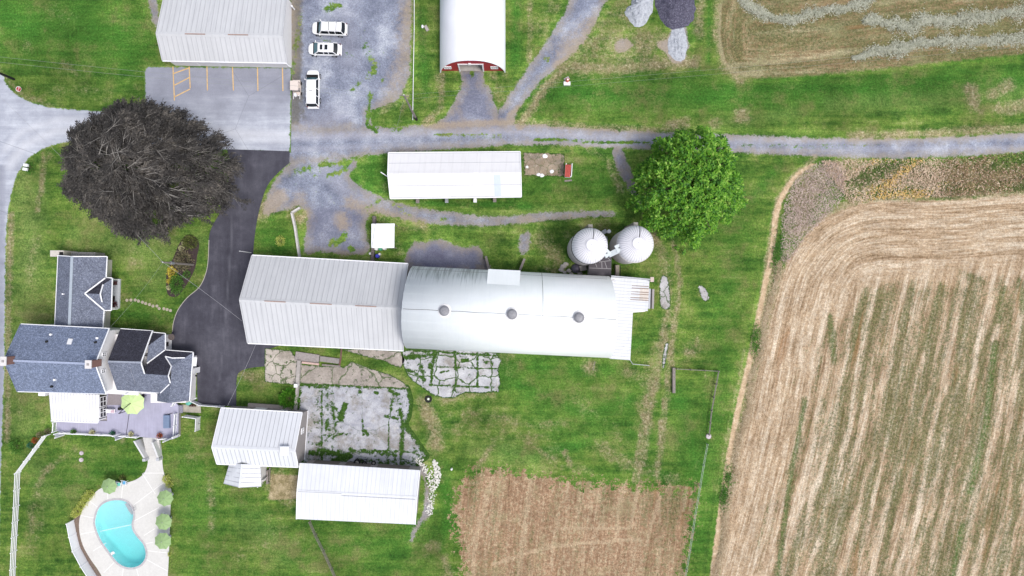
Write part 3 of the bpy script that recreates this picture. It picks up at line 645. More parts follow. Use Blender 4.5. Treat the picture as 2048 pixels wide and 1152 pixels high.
sheet('concrete_strip_path', [sm([(1322,556),(1332,553),(1338,575),(1340,610),(1334,618),(1322,612),(1320,585)], 3, True), sm([(1331,690),(1336,688),(1332,715),(1327,735),(1325,720)], 3, True), sm([(1397,575),(1408,574),(1418,596),(1408,601)], 3, True)], 0.020, concrete('pale_slab', col(204, 202, 204), col(168, 164, 166), 0.35, 0.03, 0.8, 6), 0.15, 0.1)
sheet('feed_slab', [[(1047,306),(1128,308),(1128,352),(1050,350)]], 0.020, concrete('old_foundation', col(176, 160, 142), col(134, 116, 96), 0.8, 0.05, 0.45, 7), 0.2, 0.1)
sheet('mulch_bed', [sm([(366,478),(376,470),(392,476),(398,490),(394,510),(390,535),(378,560),(362,585),(350,593),(336,588),(333,560),(336,540),(350,510),(358,490)], 4, True)], 0.020, plain('mulch', col(66, 54, 54), .95, var=.4, scale=4, fine=14), 0.25, 0.05)
tag(MB().poly([P(x, y, 0.02) for x, y in sm([(148,1030),(158,1022),(163,1045),(166,1085),(182,1120),(202,1150),(216,1185),(198,1185),(175,1140),(158,1100),(150,1065)], 3, True)]).build('mulch_strip', plain('bark', col(120, 104, 94), .95, var=.35, scale=4, fine=14)), kind='structure')
# ------------------------------------------------------------------ building materials
def metal_mat(name, base, dirt, streak=0.35, rough=0.45, rust=0.0, ang=0.058):
    g = G(name)
    v = g.scl(g.pos(), (1, 1, 1), ang)
    xy = g.xyz(v)
    s = g.noise(1.0, 4, 0.65, vec=g.comb(g.mth('MULTIPLY', xy[0], 2.2), g.mth('MULTIPLY', xy[1], 0.12)))
    n = g.noise(0.35, 4, 0.6)
    c = g.mix(g.ss(s, 0.45, 0.75, 0.0, streak), base, dirt)
    c = g.gain(c, n, 0.95, 1.05)
    if rust > 0:
        r = g.mth('MULTIPLY', g.ss(g.noise(1.0, 4, 0.7, vec=g.comb(g.mth('MULTIPLY', xy[0], 1.4), g.mth('MULTIPLY', xy[1], 7.0))), 0.55, 0.66), g.ss(g.noise(0.35, 3, .6), .45, .62), clamp=True)
        c = g.mix(g.mth('MULTIPLY', r, rust), c, col(122, 98, 82))
    return g.fin(c, rough, 0.0, 0.35)
def shingle_mat(name, base, dark, light, extra_dark=0.0):
    g = G(name)
    f = g.noise(7.0, 2, 0.8); n = g.noise(0.5, 4, 0.65); b = g.voro(4.5, 'F1', out=1)
    c = g.ramp(f, [(0.36, dark), (0.52, base), (0.66, light)])
    c = g.gain(c, g.node('ShaderNodeSeparateColor', {0: b}).outputs[0], 0.84, 1.12)
    c = g.gain(c, n, 0.90, 1.08)
    return g.fin(c, 0.85, spec=0.25, bump=f, bd=0.02)
M_ROOFGREY = metal_mat('grey_ribbed_metal', col(206, 207, 211, 1.0), col(178, 179, 185, 1.0), .55)
M_ROOFWHITE = metal_mat('white_ribbed_metal', col(222, 224, 230, 1.04), col(200, 202, 208, 1.04), .45)
M_ROOFSHED = metal_mat('pale_shed_metal', col(220, 219, 222, 1.15), col(202, 200, 203, 1.15), .5)
M_ROOFBARN = metal_mat('white_painted_steel', col(226, 236, 244), col(204, 218, 230), .4, .4)
M_ROOFTIN = metal_mat('weathered_tin', col(216, 219, 226, 1.0), col(190, 193, 199, 1.0), .5, .5, .75)
M_SEAM = plain('seam_metal', col(182, 183, 189, 1.0), .5, var=.06)
M_SEAMW = plain('white_seam', col(176, 178, 186, 1.0), .5, var=.06)
M_TRIM = plain('white_trim', col(236, 236, 240, 1.15), .5, var=.04)
M_WALLW = plain('white_siding', col(226, 224, 226, 1.15), .6, var=.05)
M_WALLG = plain('grey_siding', col(164, 158, 158), .7, var=.1)
M_WALLB = plain('brown_boards', col(120, 112, 108), .8, var=.2)
M_SHING = shingle_mat('blue_grey_shingles', col(120, 131, 156), col(98, 108, 132), col(146, 157, 182))
M_SHIN2 = shingle_mat('slate_shingles', col(114, 120, 138), col(92, 96, 114), col(142, 150, 166))
M_SHIN3 = shingle_mat('dark_shingles', col(58, 58, 70), col(44, 43, 54), col(78, 79, 92))  # darker shingle tone used on the north-facing wing and porch planes
M_GLASS = G('window_glass').fin(col(26, 30, 36), .08, spec=.6)
M_DARK = plain('dark_opening', col(30, 28, 30), .9)
M_RUSTY = plain('rust_brown', col(150, 112, 98), .8, var=.3)
M_VENT = plain('vent_brown', col(164, 138, 128), .8, var=.2)
M_CONC = plain('cast_concrete', col(176, 170, 166), .9, var=.22, scale=1.5)
M_WOOD = plain('weathered_wood', col(140, 132, 128), .9, var=.3, scale=4)
M_BRICK = plain('chimney_brick', col(138, 104, 96), .9, var=.3, scale=6)
M_RED = plain('red_barn_paint', col(176, 44, 60), .6, var=.14)
M_BLACK = plain('black_rubber', col(30, 30, 32), .8, var=.2)
M_GALV = plain('galvanised_steel', col(160, 164, 170), .4, .3, var=.12)

def lerp(a, b, t): return a + (b - a) * t

def slope(e0, e1, r0, r1, t=0.14):
    """roof slab from eave e0-e1 up to ridge r0-r1"""
    return MB().slab([e0, e1, r1, r0], t)

def ribs(mb, e0, e1, r0, r1, step, w=0.06, hgt=0.05):
    L = (e1 - e0).length; n = max(2, int(L / step))
    for i in range(n + 1):
        t = i / n
        a = lerp(e0, e1, t); b = lerp(r0, r1, t)
        t2 = min(max(t, 0.004), 0.996)
        a = lerp(e0, e1, t2); b = lerp(r0, r1, t2)
        up = Vector((0, 0, hgt * 0.5 - 0.005))
        mb.beam(a + up, b + up, w, hgt)

def walls(pts, z0, z1, top=None):
    """closed wall ring from ground points; optional per-corner heights"""
    mb = MB(); n = len(pts)
    vs = [Vector((p.x, p.y, z0)) for p in pts] + [Vector((p.x, p.y, (top[i] if top else z1))) for i, p in enumerate(pts)]
    mb.add(vs, [(i, (i + 1) % n, n + (i + 1) % n, n + i) for i in range(n)] + [tuple(range(2 * n - 1, n - 1, -1))[::-1]])
    return mb

def window_on(parent, a, b, z0, z1, out, nx=2, ny=2, frame=M_TRIM, glass=M_GLASS, label=None):
    """window on a wall between ground points a-b (2D), facing `out`"""
    a = Vector((a.x, a.y, 0)); b = Vector((b.x, b.y, 0)); o = Vector((out.x, out.y, 0)).normalized()
    mb = MB(); fw = 0.10
    A = a + o * 0.05; B = b + o * 0.05
    d = (B - A).normalized(); L = (B - A).length
    for z in (z0 + fw / 2, z1 - fw / 2): mb.beam(A + Vector((0, 0, z)), B + Vector((0, 0, z)), 0.10, fw)
    for i in range(nx + 1):
        q = A + d * (fw / 2 + (L - fw) * i / nx); ww = fw if i in (0, nx) else 0.05
        mb.beam(q + Vector((0, 0, z0 + fw)), q + Vector((0, 0, z1 - fw)), ww, 0.09)
    for j in range(1, ny):
        z = lerp(z0 + fw, z1 - fw, j / ny); mb.beam(A + d * fw + Vector((0, 0, z)), B - d * fw + Vector((0, 0, z)), 0.08, 0.05)
    w_ = mb.build('window', frame, parent)
    if label: w_['label'] = label
    MB().beam(a + o * 0.03 + d * 0.02 + Vector((0, 0, (z0 + z1) / 2)), b + o * 0.03 - d * 0.02 + Vector((0, 0, (z0 + z1) / 2)), 0.03, z1 - z0 - 0.04).build('pane', glass, w_)
    return w_

def gable(name, label, cat, nw, ne, se, sw, he, hr, rt=0.5, ohs=0.35, ohg=0.3, wall=M_WALLG, roof=M_ROOFGREY, seam=M_SEAM, step=0.69, vents=(), group=None, capw=0.35, gutter=True, seams=True, ns=False):
    """gabled building from the four eave corners in the photo; ridge runs west-east (or north-south with ns)"""
    q = [P(*p, he) for p in (nw, ne, se, sw)]
    if ns: q = [q[1], q[2], q[3], q[0]]
    NW, NE, SE, SW = q
    up = Vector((0, 0, hr - he))
    RW = lerp(NW, SW, rt) + up; RE = lerp(NE, SE, rt) + up
    c = (NW + NE + SE + SW) / 4
    b = thing(name, label, cat, (c.x, c.y, 0), group)
    # walls under the overhang
    ux = (NE - NW).normalized(); uy = (SW - NW).normalized()
    w = [NW + ux * ohg + uy * ohs, NE - ux * ohg + uy * ohs, SE - ux * ohg - uy * ohs, SW + ux * ohg - uy * ohs]
    dn = he + (hr - he) * 0.0
    rise = (hr - he) / max((SW - NW).length * rt, .1)
    zt = he - 0.14 + 0.02
    mw = MB(); vs = [Vector((p.x, p.y, 0)) for p in w] + [Vector((p.x, p.y, zt + rise * ohs * .8)) for p in w]
    gW = lerp(w[0], w[3], rt); gE = lerp(w[1], w[2], rt)
    vs += [Vector((gW.x, gW.y, hr - 0.17)), Vector((gE.x, gE.y, hr - 0.17))]
    mw.add(vs, [(0, 1, 5, 4), (2, 3, 7, 6), (1, 2, 6, 9, 5), (3, 0, 4, 8, 7)])
    mw.build('wall', wall, b)
    rf = MB().slab([NW, NE, RE, RW], 0.14).build('roof', roof, b)
    rs = MB().slab([SW, RW, RE, SE], 0.14).build('roof', roof, b)
    if seams:
        for e0, e1, o in ((NW, NE, rf), (SW, SE, rs)):
            m = MB(); ribs(m, e0, e1, RW, RE, step); m.build('seam', seam, o)
    m = MB()
    z = Vector((0, 0, 0.05))
    m.slab([lerp(RW, NW, capw / (RW - NW).length) + z, lerp(RE, NE, capw / (RE - NE).length) + z, RE + z * 1.4, RW + z * 1.4], 0.03)
    m.slab([RW + z * 1.4, RE + z * 1.4, lerp(RE, SE, capw / (RE - SE).length) + z, lerp(RW, SW, capw / (RW - SW).length) + z], 0.03)
    m.build('ridge_cap', roof, b)
    for p0, p1, p2 in ((NW, RW, SW), (NE, RE, SE)):
        m = MB()
        m.beam(p0 + Vector((0, 0, 0.03)), p1 + Vector((0, 0, 0.03)), 0.12, 0.16); m.beam(p1 + Vector((0, 0, 0.03)), p2 + Vector((0, 0, 0.03)), 0.12, 0.16)
        m.build('rake_trim', M_TRIM if roof is not M_ROOFGREY else roof, b)
    if gutter:
        for e0, e1, s in ((NW, NE, -1), (SW, SE, 1)):
            MB().beam(e0 + uy * s * 0.07 - Vector((0, 0, 0.06)), e1 + uy * s * 0.07 - Vector((0, 0, 0.06)), 0.13, 0.12).build('gutter', M_TRIM, b)
    for t0, t1 in vents:
        MB().beam(lerp(RW, RE, t0) + Vector((0, 0, 0.12)), lerp(RW, RE, t1) + Vector((0, 0, 0.12)), 0.13, 0.10).build('ridge_vent', M_VENT, b)
    return b, w, dict(NW=NW, NE=NE, SE=SE, SW=SW, RW=RW, RE=RE, ux=ux, uy=uy)

# ------------------------------------------------------------------ garage (north-west)
b, w, k = gable('garage', 'long grey ribbed metal garage with yellow bay lines along its front', 'garage', (331,-20), (574,-16), (574,125.5), (325,121), 3.2, 5.2, .69, .3, .35, M_WALLW, M_ROOFGREY, vents=((.23,.39),(.57,.73)))
for i in range(5):
    t0 = .09 + i * .185; a = lerp(w[3], w[2], t0) + k['uy'] * .03; c_ = lerp(w[3], w[2], t0 + .13) + k['uy'] * .03
    d_ = MB().beam(Vector((a.x, a.y, 1.35)), Vector((c_.x, c_.y, 1.35)), .06, 2.5).build('garage_door', M_WALLW, b)
    MB().beam(Vector((a.x, a.y, 2.66)) + k['uy'] * .05, Vector((c_.x, c_.y, 2.66)) + k['uy'] * .05, .10, .10).build('door_header', M_RUSTY, d_)
MB().tube([P(572,127,3.0), P(581,134,2.6), P(582,134,0.1)], .05).build('downpipe', M_TRIM, b)

# ------------------------------------------------------------------ red arched barn
def arch_building():
    bw = P(881, 141); be = P(1010, 142.5); cx = (bw.x + be.x) / 2; a = (be.x - bw.x) / 2 - .1; y0 = (bw.y + be.y) / 2; hh = 5.5; y1 = P(0, -120).y
    b = thing('red_barn', 'white round-roofed barn with a red front wall and an open doorway', 'barn', (cx, y0, 0))
    prof = lambda u: hh * max(0.0, 1 - abs(u) ** 2.3) ** 0.62
    N = 36
    us = [-math.cos(PI * i / N) for i in range(N + 1)]
    # roof shell, standing 0.35 m proud of the end wall
    m = MB(); vs = []; n = N + 1
    for yy in (y0 - .28, y1):
        for k_, off in ((1.0, 0.0), (1.035, 0.14)):
            for u in us: vs.append(Vector((cx + u * a * k_, yy, prof(u) + (off if abs(u) < .999 else 0))))
    fs = []
    for i in range(N):
        fs += [(n + i, n + i + 1, 3 * n + i + 1, 3 * n + i), (i + 1, i, 2 * n + i, 2 * n + i + 1), (i, i + 1, n + i + 1, n + i), (2 * n + i + 1, 2 * n + i, 3 * n + i, 3 * n + i + 1)]
    m.add(vs, fs); m.build('roof', M_ROOFWH2, b, True)
    # end wall with the doorway left open
    dx0 = P(921, 141).x; dx1 = P(966, 141).x; dh = 3.1
    m = MB()
    cuts = sorted([u * a * .995 + cx for u in us] + [dx0, dx1])
    for x0, x1 in zip(cuts[:-1], cuts[1:]):
        if x1 - x0 < 1e-4: continue
        zb = dh if (x0 >= dx0 - 1e-5 and x1 <= dx1 + 1e-5) else 0.0
        h0 = prof((x0 - cx) / a); h1 = prof((x1 - cx) / a)
        vs = [Vector((x, y, z)) for y in (y0, y0 + .2) for x, z in ((x0, zb), (x1, zb), (x1, h1), (x0, h0))]
        m.add(vs, [(0, 1, 2, 3), (7, 6, 5, 4), (0, 4, 5, 1)])
    m.build('front_wall', M_RED, b)
    m = MB()
    for x in (dx0 - .08, dx1 + .08): m.box((x, y0 - .04, dh / 2), (.2, .14, dh))
    m.box(((dx0 + dx1) / 2, y0 - .04, dh + .1), (dx1 - dx0 + .4, .14, .2))
    d = m.build('door_frame', M_TRIM, b)
    MB().box(((dx0 + dx1) / 2 - .1, y0 - .12, dh + .38), (.38, .22, .34)).build('flood_light', M_TRIM, b)
    MB().poly([Vector((dx0 - .5, y0, .03)), Vector((dx1 + .5, y0, .03)), Vector((dx1 + .5, y0 + 9, .03)), Vector((dx0 - .5, y0 + 9, .03))]).build('floor', M_CONC, b)
    m = MB()
    m.poly([Vector((cx - a, y1 + .1, 0)), Vector((cx + a, y1 + .1, 0))] + [Vector((cx + u * a, y1 + .1, prof(u))) for u in us[::-1]])
    m.build('rear_wall', M_RED, b)
    for x in (P(898, 140).x, P(990, 140).x):
        window_on(b, Vector((x - .62, y0, 0)), Vector((x + .52, y0, 0)), 1.15, 2.15, Vector((0, -1, 0)), 3, 2)
M_ROOFWH2 = metal_mat('bright_white_sheet', col(240, 241, 248, 1.15), col(224, 226, 238, 1.15), .35)
arch_building()

# ------------------------------------------------------------------ long white shed
b, w, k = gable('long_shed', 'long low white-roofed shed lying on the grass island beside the lane', 'shed', (777,306), (1040.5,304), (1043,393), (780.5,396.5), 2.6, 3.9, .49, .35, .2, M_WALLG, M_ROOFSHED, step=1.15, seams=False, seam=M_SEAMW)
m = MB()
for e0, e1, r0, r1 in ((k['NW'], k['NE'], k['RW'], k['RE']), (k['SW'], k['SE'], k['RW'], k['RE'])):
    for t in (.02, .5, .98): m.beam(lerp(e0, r0, t) + Vector((0, 0, .012)), lerp(e1, r1, t) + Vector((0, 0, .012)), .05, .03)
m.build('sheet_lap', M_SEAMW, b)
MB().slab([lerp(lerp(k['SW'], k['SE'], .795), lerp(k['RW'], k['RE'], .795), t) + Vector((0, 0, .025)) for t in (.02,)] + [lerp(lerp(k['SW'], k['SE'], s_), lerp(k['RW'], k['RE'], s_), t) + Vector((0, 0, .025)) for s_, t in ((.845, .02), (.845, .94), (.795, .94))], .02).build('skylight_sheet', plain('bluish_sheet', col(206, 216, 232), .4, var=.04), b)
for t, mt in ((.19, M_WOOD), (.42, M_GALV), (.645, M_TRIM), (.80, M_WOOD)):
    p = lerp(w[3], w[2], t) + k['uy'] * .55
    m = MB(); m.box((p.x, p.y, .5), (.35, .5, 1.0)); m.box((p.x, p.y - .1, 1.05), (.5, .6, .08))
    m.build('vent_hood', mt, b)
pw = P(768, 350)
MB().beam(Vector((pw.x, pw.y, 2.6)), lerp(k['NW'], k['SW'], .55), .12, .12).build('feed_arm', M_TRIM, b)

# ------------------------------------------------------------------ small flat white roof with drums
b = thing('lean_to', 'small square white-roofed lean-to sheltering drums beside a stone wall', 'lean-to', tuple(P(766, 472)))
q = [P(743,447.5,3.1), P(789,447,3.1), P(788.5,496,2.7), P(742.5,496,2.7)]
MB().slab(q, .1).build('roof', plain('bright_white_steel', col(240, 242, 246, 1.15), .4, var=.03), b)
MB().tube([lerp(q[0], q[1], .17) + Vector((0,0,.03)), lerp(q[3], q[2], .03) + Vector((0,0,.03))], .035).build('cable', M_GALV, b)
for p in q:
    c_ = lerp(p, (q[0] + q[2]) / 2, .07); MB().box((c_.x, c_.y, (p.z - .1) / 2), (.12, .12, p.z - .1)).build('post', M_WOOD, b)
m = MB()
c0 = lerp(q[0], q[2], .06); c1 = lerp(q[3], q[1], .06)
m.seg(c0, c1, .06, .05, 2.6); m.build('back_board', M_WOOD, b)

# ------------------------------------------------------------------ big grey barn
b, w, k = gable('metal_barn', 'big grey ribbed metal barn joined to the white round-roofed barn', 'barn', (504,511), (816,528), (807,701), (495.5,686), 5.0, 8.7, .5, .35, .35, M_WALLG, M_ROOFGREY, vents=((.155,.285),(.435,.57),(.715,.845)))
m = MB(); m.seg(lerp(w[0], w[3], .3) - k['ux'] * .03, lerp(w[0], w[3], .68) - k['ux'] * .03, .06, .05, 4.0); m.build('sliding_door', M_WALLW, b)
m = MB(); m.seg(lerp(w[3], w[2], .05) + k['uy'] * .03, lerp(w[3], w[2], .16) + k['uy'] * .03, .06, .05, 2.6); m.build('side_door', M_WALLW, b)
p = P(504, 512, 0)
MB().tube([Vector((p.x - .1, p.y + .5, .05)), Vector((p.x - .1, p.y + .5, 4.6))], .05).build('downpipe', M_TRIM, b)

# ------------------------------------------------------------------ round-roofed white barn
def bank_barn():
    he, hr = 5.0, 12.4
    NW, NE, SE, SW = P(826,532,he), P(1218,552.5,he), P(1219.5,716,he), P(814,696.5,he)
    c = (NW + NE + SE + SW) / 4
    b = thing('bank_barn', 'large white round-roofed barn with three round ventilators along its crest', 'barn', (c.x, c.y, 0))
    ux = (NE - NW).normalized(); uy = (SW - NW).normalized()
    N = 44
    us = [-math.cos(PI * i / N) for i in range(N + 1)]
    hz = lambda u: he + (hr - he) * max(0., 1 - u * u) ** .64
    m = MB(); vs = []; n = N + 1
    for A, B in ((NW, SW), (NE, SE)):
        for off in (0, .16):
            for u in us:
                p = lerp(A, B, .5 + u * .5 * (1 if off else .985)); vs.append(Vector((p.x, p.y, hz(u) - .16 + off)))
    fs = []
    for i in range(N):
        fs += [(n + i, n + i + 1, 3 * n + i + 1, 3 * n + i), (i + 1, i, 2 * n + i, 2 * n + i + 1), (i, i + 1, n + i + 1, n + i), (2 * n + i + 1, 2 * n + i, 3 * n + i, 3 * n + i + 1)]
    m.add(vs, fs)
    rf = m.build('roof', M_BANK, b, True)
    # sheet laps: faint raised seams, some rusted
    m = MB()
    def on(t, u, dz=.012): p = lerp(lerp(NW, NE, t), lerp(SW, SE, t), .5 + u / 2); return Vector((p.x, p.y, hz(u) + dz))
    m.tube([on(t, .005 * math.sin(t * 40)) for t in np.linspace(.004, .996, 60)], .035, 4)
    m.tube([on(.655, u) for u in us[1:23]], .03, 4)
    m.tube([on(t, -.92) for t in np.linspace(.01, .98, 40)], .028, 4)
    m.build('lap_line', M_LAP, rf)
    m = MB()
    for t in np.linspace(0, 1, 70):
        m.tube([on(t, u, .006) for u in us[2:-2:3]], .012, 4)
    m.build('seam', M_SEAMBARN, rf)
    # walls
    w = [NW + ux * .3 + uy * .25, NE - ux * .3 + uy * .25, SE - ux * .3 - uy * .25, SW + ux * .3 - uy * .25]
    m = MB(); vs = [Vector((p.x, p.y, 0)) for p in w] + [Vector((p.x, p.y, he - .1)) for p in w]
    m.add(vs, [(0, 1, 5, 4), (2, 3, 7, 6), (1, 2, 6, 5), (3, 0, 4, 7)])
    for A, B in ((w[0], w[3]), (w[1], w[2])):
        pts = [lerp(A, B, .5 + u / 2) for u in us]
        m.poly([Vector((p.x, p.y, hz(u) - .2)) for p, u in zip(pts, us)])
    m.build('wall', M_WALLW, b)
    # ventilators
    for t in (.198, .512, .822):
        p = on(t, 0.0)
        v = MB().lathe(p - Vector((0,0,.15)), [(.52, 0), (.52, .35), (.42, .4)], 20).build('ventilator', M_GALV, b)
        MB().lathe(p - Vector((0,0,.12)), [(.95, 0), (.95, .07), (.80, .16)], 22).build('flashing', M_WALLW, v)
        MB().lathe(p + Vector((0,0,.24)), [(.62, 0), (.70, .06), (.66, .22), (.45, .34), (.05, .38)], 22).build('cowl', plain('grey_cowl', col(140, 140, 146), .5, .2, var=.25, scale=3), v)
    # hay door dormer on the bank side
    e0, e1 = P(976.5,538,8.3), P(1041,541,8.3)
    dl = lerp(NW, SW, 0); back = uy * 3.3
    r0, r1 = e0 + back + Vector((0,0,2.9)), e1 + back + Vector((0,0,2.9))
    d = MB().slab([e0, e1, r1, r0], .12).build('dormer_roof', M_BANK, b)
    m = MB()
    for s0, s1 in ((e0 + ux * .2 + uy * .3, r0 + ux * .2), (e1 - ux * .2 + uy * .3, r1 - ux * .2)):
        m.poly([Vector((s0.x, s0.y, 4.9)), Vector((s1.x, s1.y, 8)), s1 - Vector((0,0,.1)), s0 - Vector((0,0,.1))])
    a_, c_ = e0 + ux * .2 + uy * .3, e1 - ux * .2 + uy * .3
    m.poly([Vector((a_.x, a_.y, 0)), Vector((c_.x, c_.y, 0)), Vector((c_.x, c_.y, 8.1)), Vector((a_.x, a_.y, 8.1))])
    m.build('dormer_wall', M_WALLW, b)
    MB().seg(lerp(a_, c_, .12) - uy * .04, lerp(a_, c_, .88) - uy * .04, .06, .3, 4.2).build('barn_door', M_WALLB, b)
    return b, NW, NE, SE, SW, ux, uy
M_LAP = plain('lap_grey', col(134, 134, 138), .7, var=.2)
M_SEAMBARN = plain('pale_seam', col(232, 238, 243, 1.15), .5, var=.05)
g = G('bank_barn_steel')
v = g.scl(g.pos(), (1, 1, 1), .052); xy = g.xyz(v)
s1 = g.noise(1.0, 4, .7, vec=g.comb(g.mth('MULTIPLY', xy[0], 3.2), g.mth('MULTIPLY', xy[1], .16)))
c = g.mix(g.ss(s1, .45, .75, 0, .3), col(240, 244, 247, 1.1), col(226, 233, 239, 1.1))
px_ = g.mth('ADD', g.mth('MULTIPLY', g.xyz(g.pos())[0], 1.0), 0.0)
# grey soot streaks where the north-west sheets have lost their paint
top = g.mth('MULTIPLY', g.ss(g.mth('ADD', xy[1], g.mth('MULTIPLY', g.mth('SUBTRACT', s1, .5), 7.0)), 0.2, 1.9), g.ss(xy[0], -3.4, -5.6), clamp=True)
s2 = g.noise(1.0, 3, .7, vec=g.comb(g.mth('MULTIPLY', xy[0], 5.5), g.mth('MULTIPLY', xy[1], .3)))
c = g.mix(g.mth('MULTIPLY', top, g.ss(s2, .40, .62, .05, .75)), c, col(150, 158, 160))
c = g.gain(c, g.noise(.4, 3, .6), .96, 1.04)
M_BANK = g.fin(c, .42, spec=.35)
BB, bNW, bNE, bSE, bSW, bux, buy = bank_barn()

# tin lean-to on the east end
b = thing('tin_annex', 'weathered corrugated tin annex with rust lines on the east end of the white barn', 'annex', tuple(P(1248, 640)))
q = [P(1222,554,4.9), P(1299,560,4.1), P(1295.5,622,4.1), P(1266,621,4.4), P(1260.5,720.5,4.4), P(1219,717,4.9)]
MB().slab(q, .12).build('roof', M_ROOFTIN, b)
m = MB()
for i in range(26):
    t = i / 25; y0 = lerp(554, 717, t); xe = lerp(1299, 1295.5, t / .4) if t < .4 else lerp(1266, 1260.5, (t - .4) / .6)
    ye = y0 + (6 if t < .4 else 3.6)
    m.beam(P(1223 - t * 3, y0 + .3, 4.9) + Vector((0,0,.015)), P(xe - .5, min(ye, 720), 4.1 if t < .4 else 4.4) + Vector((0,0,.015)), .05, .035)
m.build('corrugation', M_SEAMW, b)
def inset(q, d):
    c_ = sum(q, Vector()) / len(q); return [p + (c_ - p).normalized() * d for p in q]
walls(inset(q, .35), 0, 4.0, [p.z - .14 for p in q]).build('wall', M_WALLW, b)
MB().slab([P(1265.5,574,4.36), P(1298,577,4.2), P(1296,602,4.2), P(1265,600,4.36)], .02).build('patched_sheet', plain('buff_sheet', col(214, 204, 196), .6, var=.14), b)
m = MB()
for y in (571,575.5,583,587.5,594.5,599): m.beam(P(1259,y,4.47), P(1297.5,y+2.2,4.26), .10, .03)
m.build('rust_line', plain('rust_stain', col(150, 132, 122), .9, var=.4, scale=6), b)
MB().slab([P(1296.5,577,3.4), P(1301.5,577.5,3.1), P(1300,617.5,3.1), P(1295.5,617,3.4)], .08).build('eave_strip', plain('dull_strip', col(186, 188, 196), .5), b)
walls([P(1296.6,578), P(1300.6,578.5), P(1299.4,616.5), P(1295.8,616)], 0, 3.0).build('east_bay', M_WALLG, b)
fp = MB(); fp.tube([P(1222,552,5.2), P(1270,556,4.9), P(1307,559.5,4.7)], .11); fp.build('pipe', M_GALV, b)
MB().box(P(1304,559,4.7), (.5,.7,.3)).build('pipe_head', plain('buff_box', col(206, 186, 178), .6), b)

# ------------------------------------------------------------------ silos
def silo(name_label, tx, ty, h, rp, dome, band):
    k_ = (H - h) / H; c = P(tx, ty, h); r = rp * S * k_
    b = thing('silo', name_label, 'silo', (c.x, c.y, 0), 'white domed silos')
    o = Vector((c.x, c.y, 0))
    body = MB().lathe(o, [(r * .975, 0), (r * .975, h)], 48).build('body', M_SILO, b, False)
    m = MB()
    for i in range(1, 10):
        z = h * i / 10.2; m.lathe(o, [(r * .985, z), (r * .99, z + .02), (r * .985, z + .04)], 40, False)
    m.build('hoop', M_SEAM, body)
    m = MB(); prof = [(r, h - .15)] + [(r * math.cos(a), h + dome * math.sin(a)) for a in np.linspace(.02, PI / 2 * .80, 9)]
    d = m.lathe(o, prof, 56, False).build('dome', M_DOME, b, True)
    m = MB()
    for i in range(40):
        a = 2 * PI * i / 40
        m.tube([o + Vector((rr * math.cos(a), rr * math.sin(a), z + .012)) for rr, z in prof[1:]], .03, 4)
    m.build('rib', M_SEAMS, d)
    m = MB(); rr, zz = prof[-1]
    m.lathe(o, [(rr * 1.02, zz - .02), (rr * .98, zz + .12), (rr * .5, zz + .24), (.1, zz + .28)], 28)
    m.build('cap', M_DOME, b)
    MB().lathe(o + Vector((0, 0, zz + .26)), [(.07, 0), (.07, .12)], 10).build('cap_bolt', M_SEAM, b)
    MB().lathe(o, [(rr * 1.05, zz - .05), (rr * 1.05, zz - .01)], 28).build('cap_ring', M_SEAM, b)
    m = MB(); m.lathe(o, [(r * 1.0, h - .42), (r * 1.03, h - .34), (r * 1.03, h - .18), (r * 1.0, h - .14)], 48, False)
    m.build('rim_band', band, b)
    a0 = 1.36
    m = MB()
    for rr_, z in zip(prof[1:-1], prof[2:]): pass
    m.tube([o + Vector((q * math.cos(a0), q * math.sin(a0), z + .05)) for q, z in prof[1:]], .035, 4)
    m.build('lightning_cable', M_DARK, d)
    a0 = 1.50
    p = o + Vector((math.cos(a0) * r * 1.0, math.sin(a0) * r * 1.0, 0))
    m = MB(); m.box(p + Vector((0, .25, h * .47)), (.62, .6, h * .94)); m.build('chute', M_CHUTE, b)
    return b, o, r
g = G('silo_staves')
c = g.mix(g.ss(g.noise(1.2, 5, .75), .5, .7, 0, .5), col(214, 208, 206), col(168, 158, 154)); c = g.gain(c, g.noise(6, 3, .7), .88, 1.12)
M_SILO = g.fin(c, .8, spec=.2)
g = G('white_dome')
c = g.mix(g.ss(g.noise(1.5, 5, .7), .52, .75, 0, .35), col(232, 230, 236, 1.15), col(198, 194, 200, 1.15)); M_DOME = g.fin(c, .45, spec=.35)
M_SEAMS = plain('dome_rib', col(196, 196, 204), .5, var=.05)
M_CHUTE = plain('chute_metal', col(142, 138, 132), .6, var=.2)
s1, o1, r1 = silo('white domed silo with a dark band under its rim, the one beside the lean track to the west', 1179.3, 491.8, 8.6, 36, 2.6, M_BLACK)
s1['label'] = 'white domed silo with a dark band under its dome, nearer the long white shed'
s2, o2, r2 = silo('x', 1270.4, 488.2, 8.4, 36.6, 2.3, M_SILO)
s2['label'] = 'white domed silo with a pale broken rim, beside the big green tree'
b = thing('filling_chute', 'pale grey hooded filling chute bridging the two white silos', 'chute', tuple(P(1210, 508)))
m = MB(); a_ = P(1213,506.5,9.0); c_ = P(1238,496,9.0)
m.box(a_ + Vector((0,0,-.2)), (.95, 1.0, 1.0), .7); m.build('hood', plain('chute_paint', col(206, 214, 218), .5, var=.1), b)
MB().beam(a_ + Vector((.3,-.25,-.1)), c_ + Vector((0,-.3,-.1)), .75, .5).build('trough', plain('trough_paint', col(190, 198, 204), .5, var=.12), b)
MB().box(c_ + Vector((-.1,0,-.15)), (.8, 1.0, .8), .45).build('hood', plain('chute_paint_b', col(208, 216, 220), .5, var=.1), b)
for p in (a_, c_): MB().box(p + Vector((0,0,.33)), (.22,.1,.06), .3).build('handle', M_DARK, b)
MB().box(Vector((a_.x, a_.y, 4.2)), (.5, .5, 8.4)).build('leg', M_CHUTE, b)
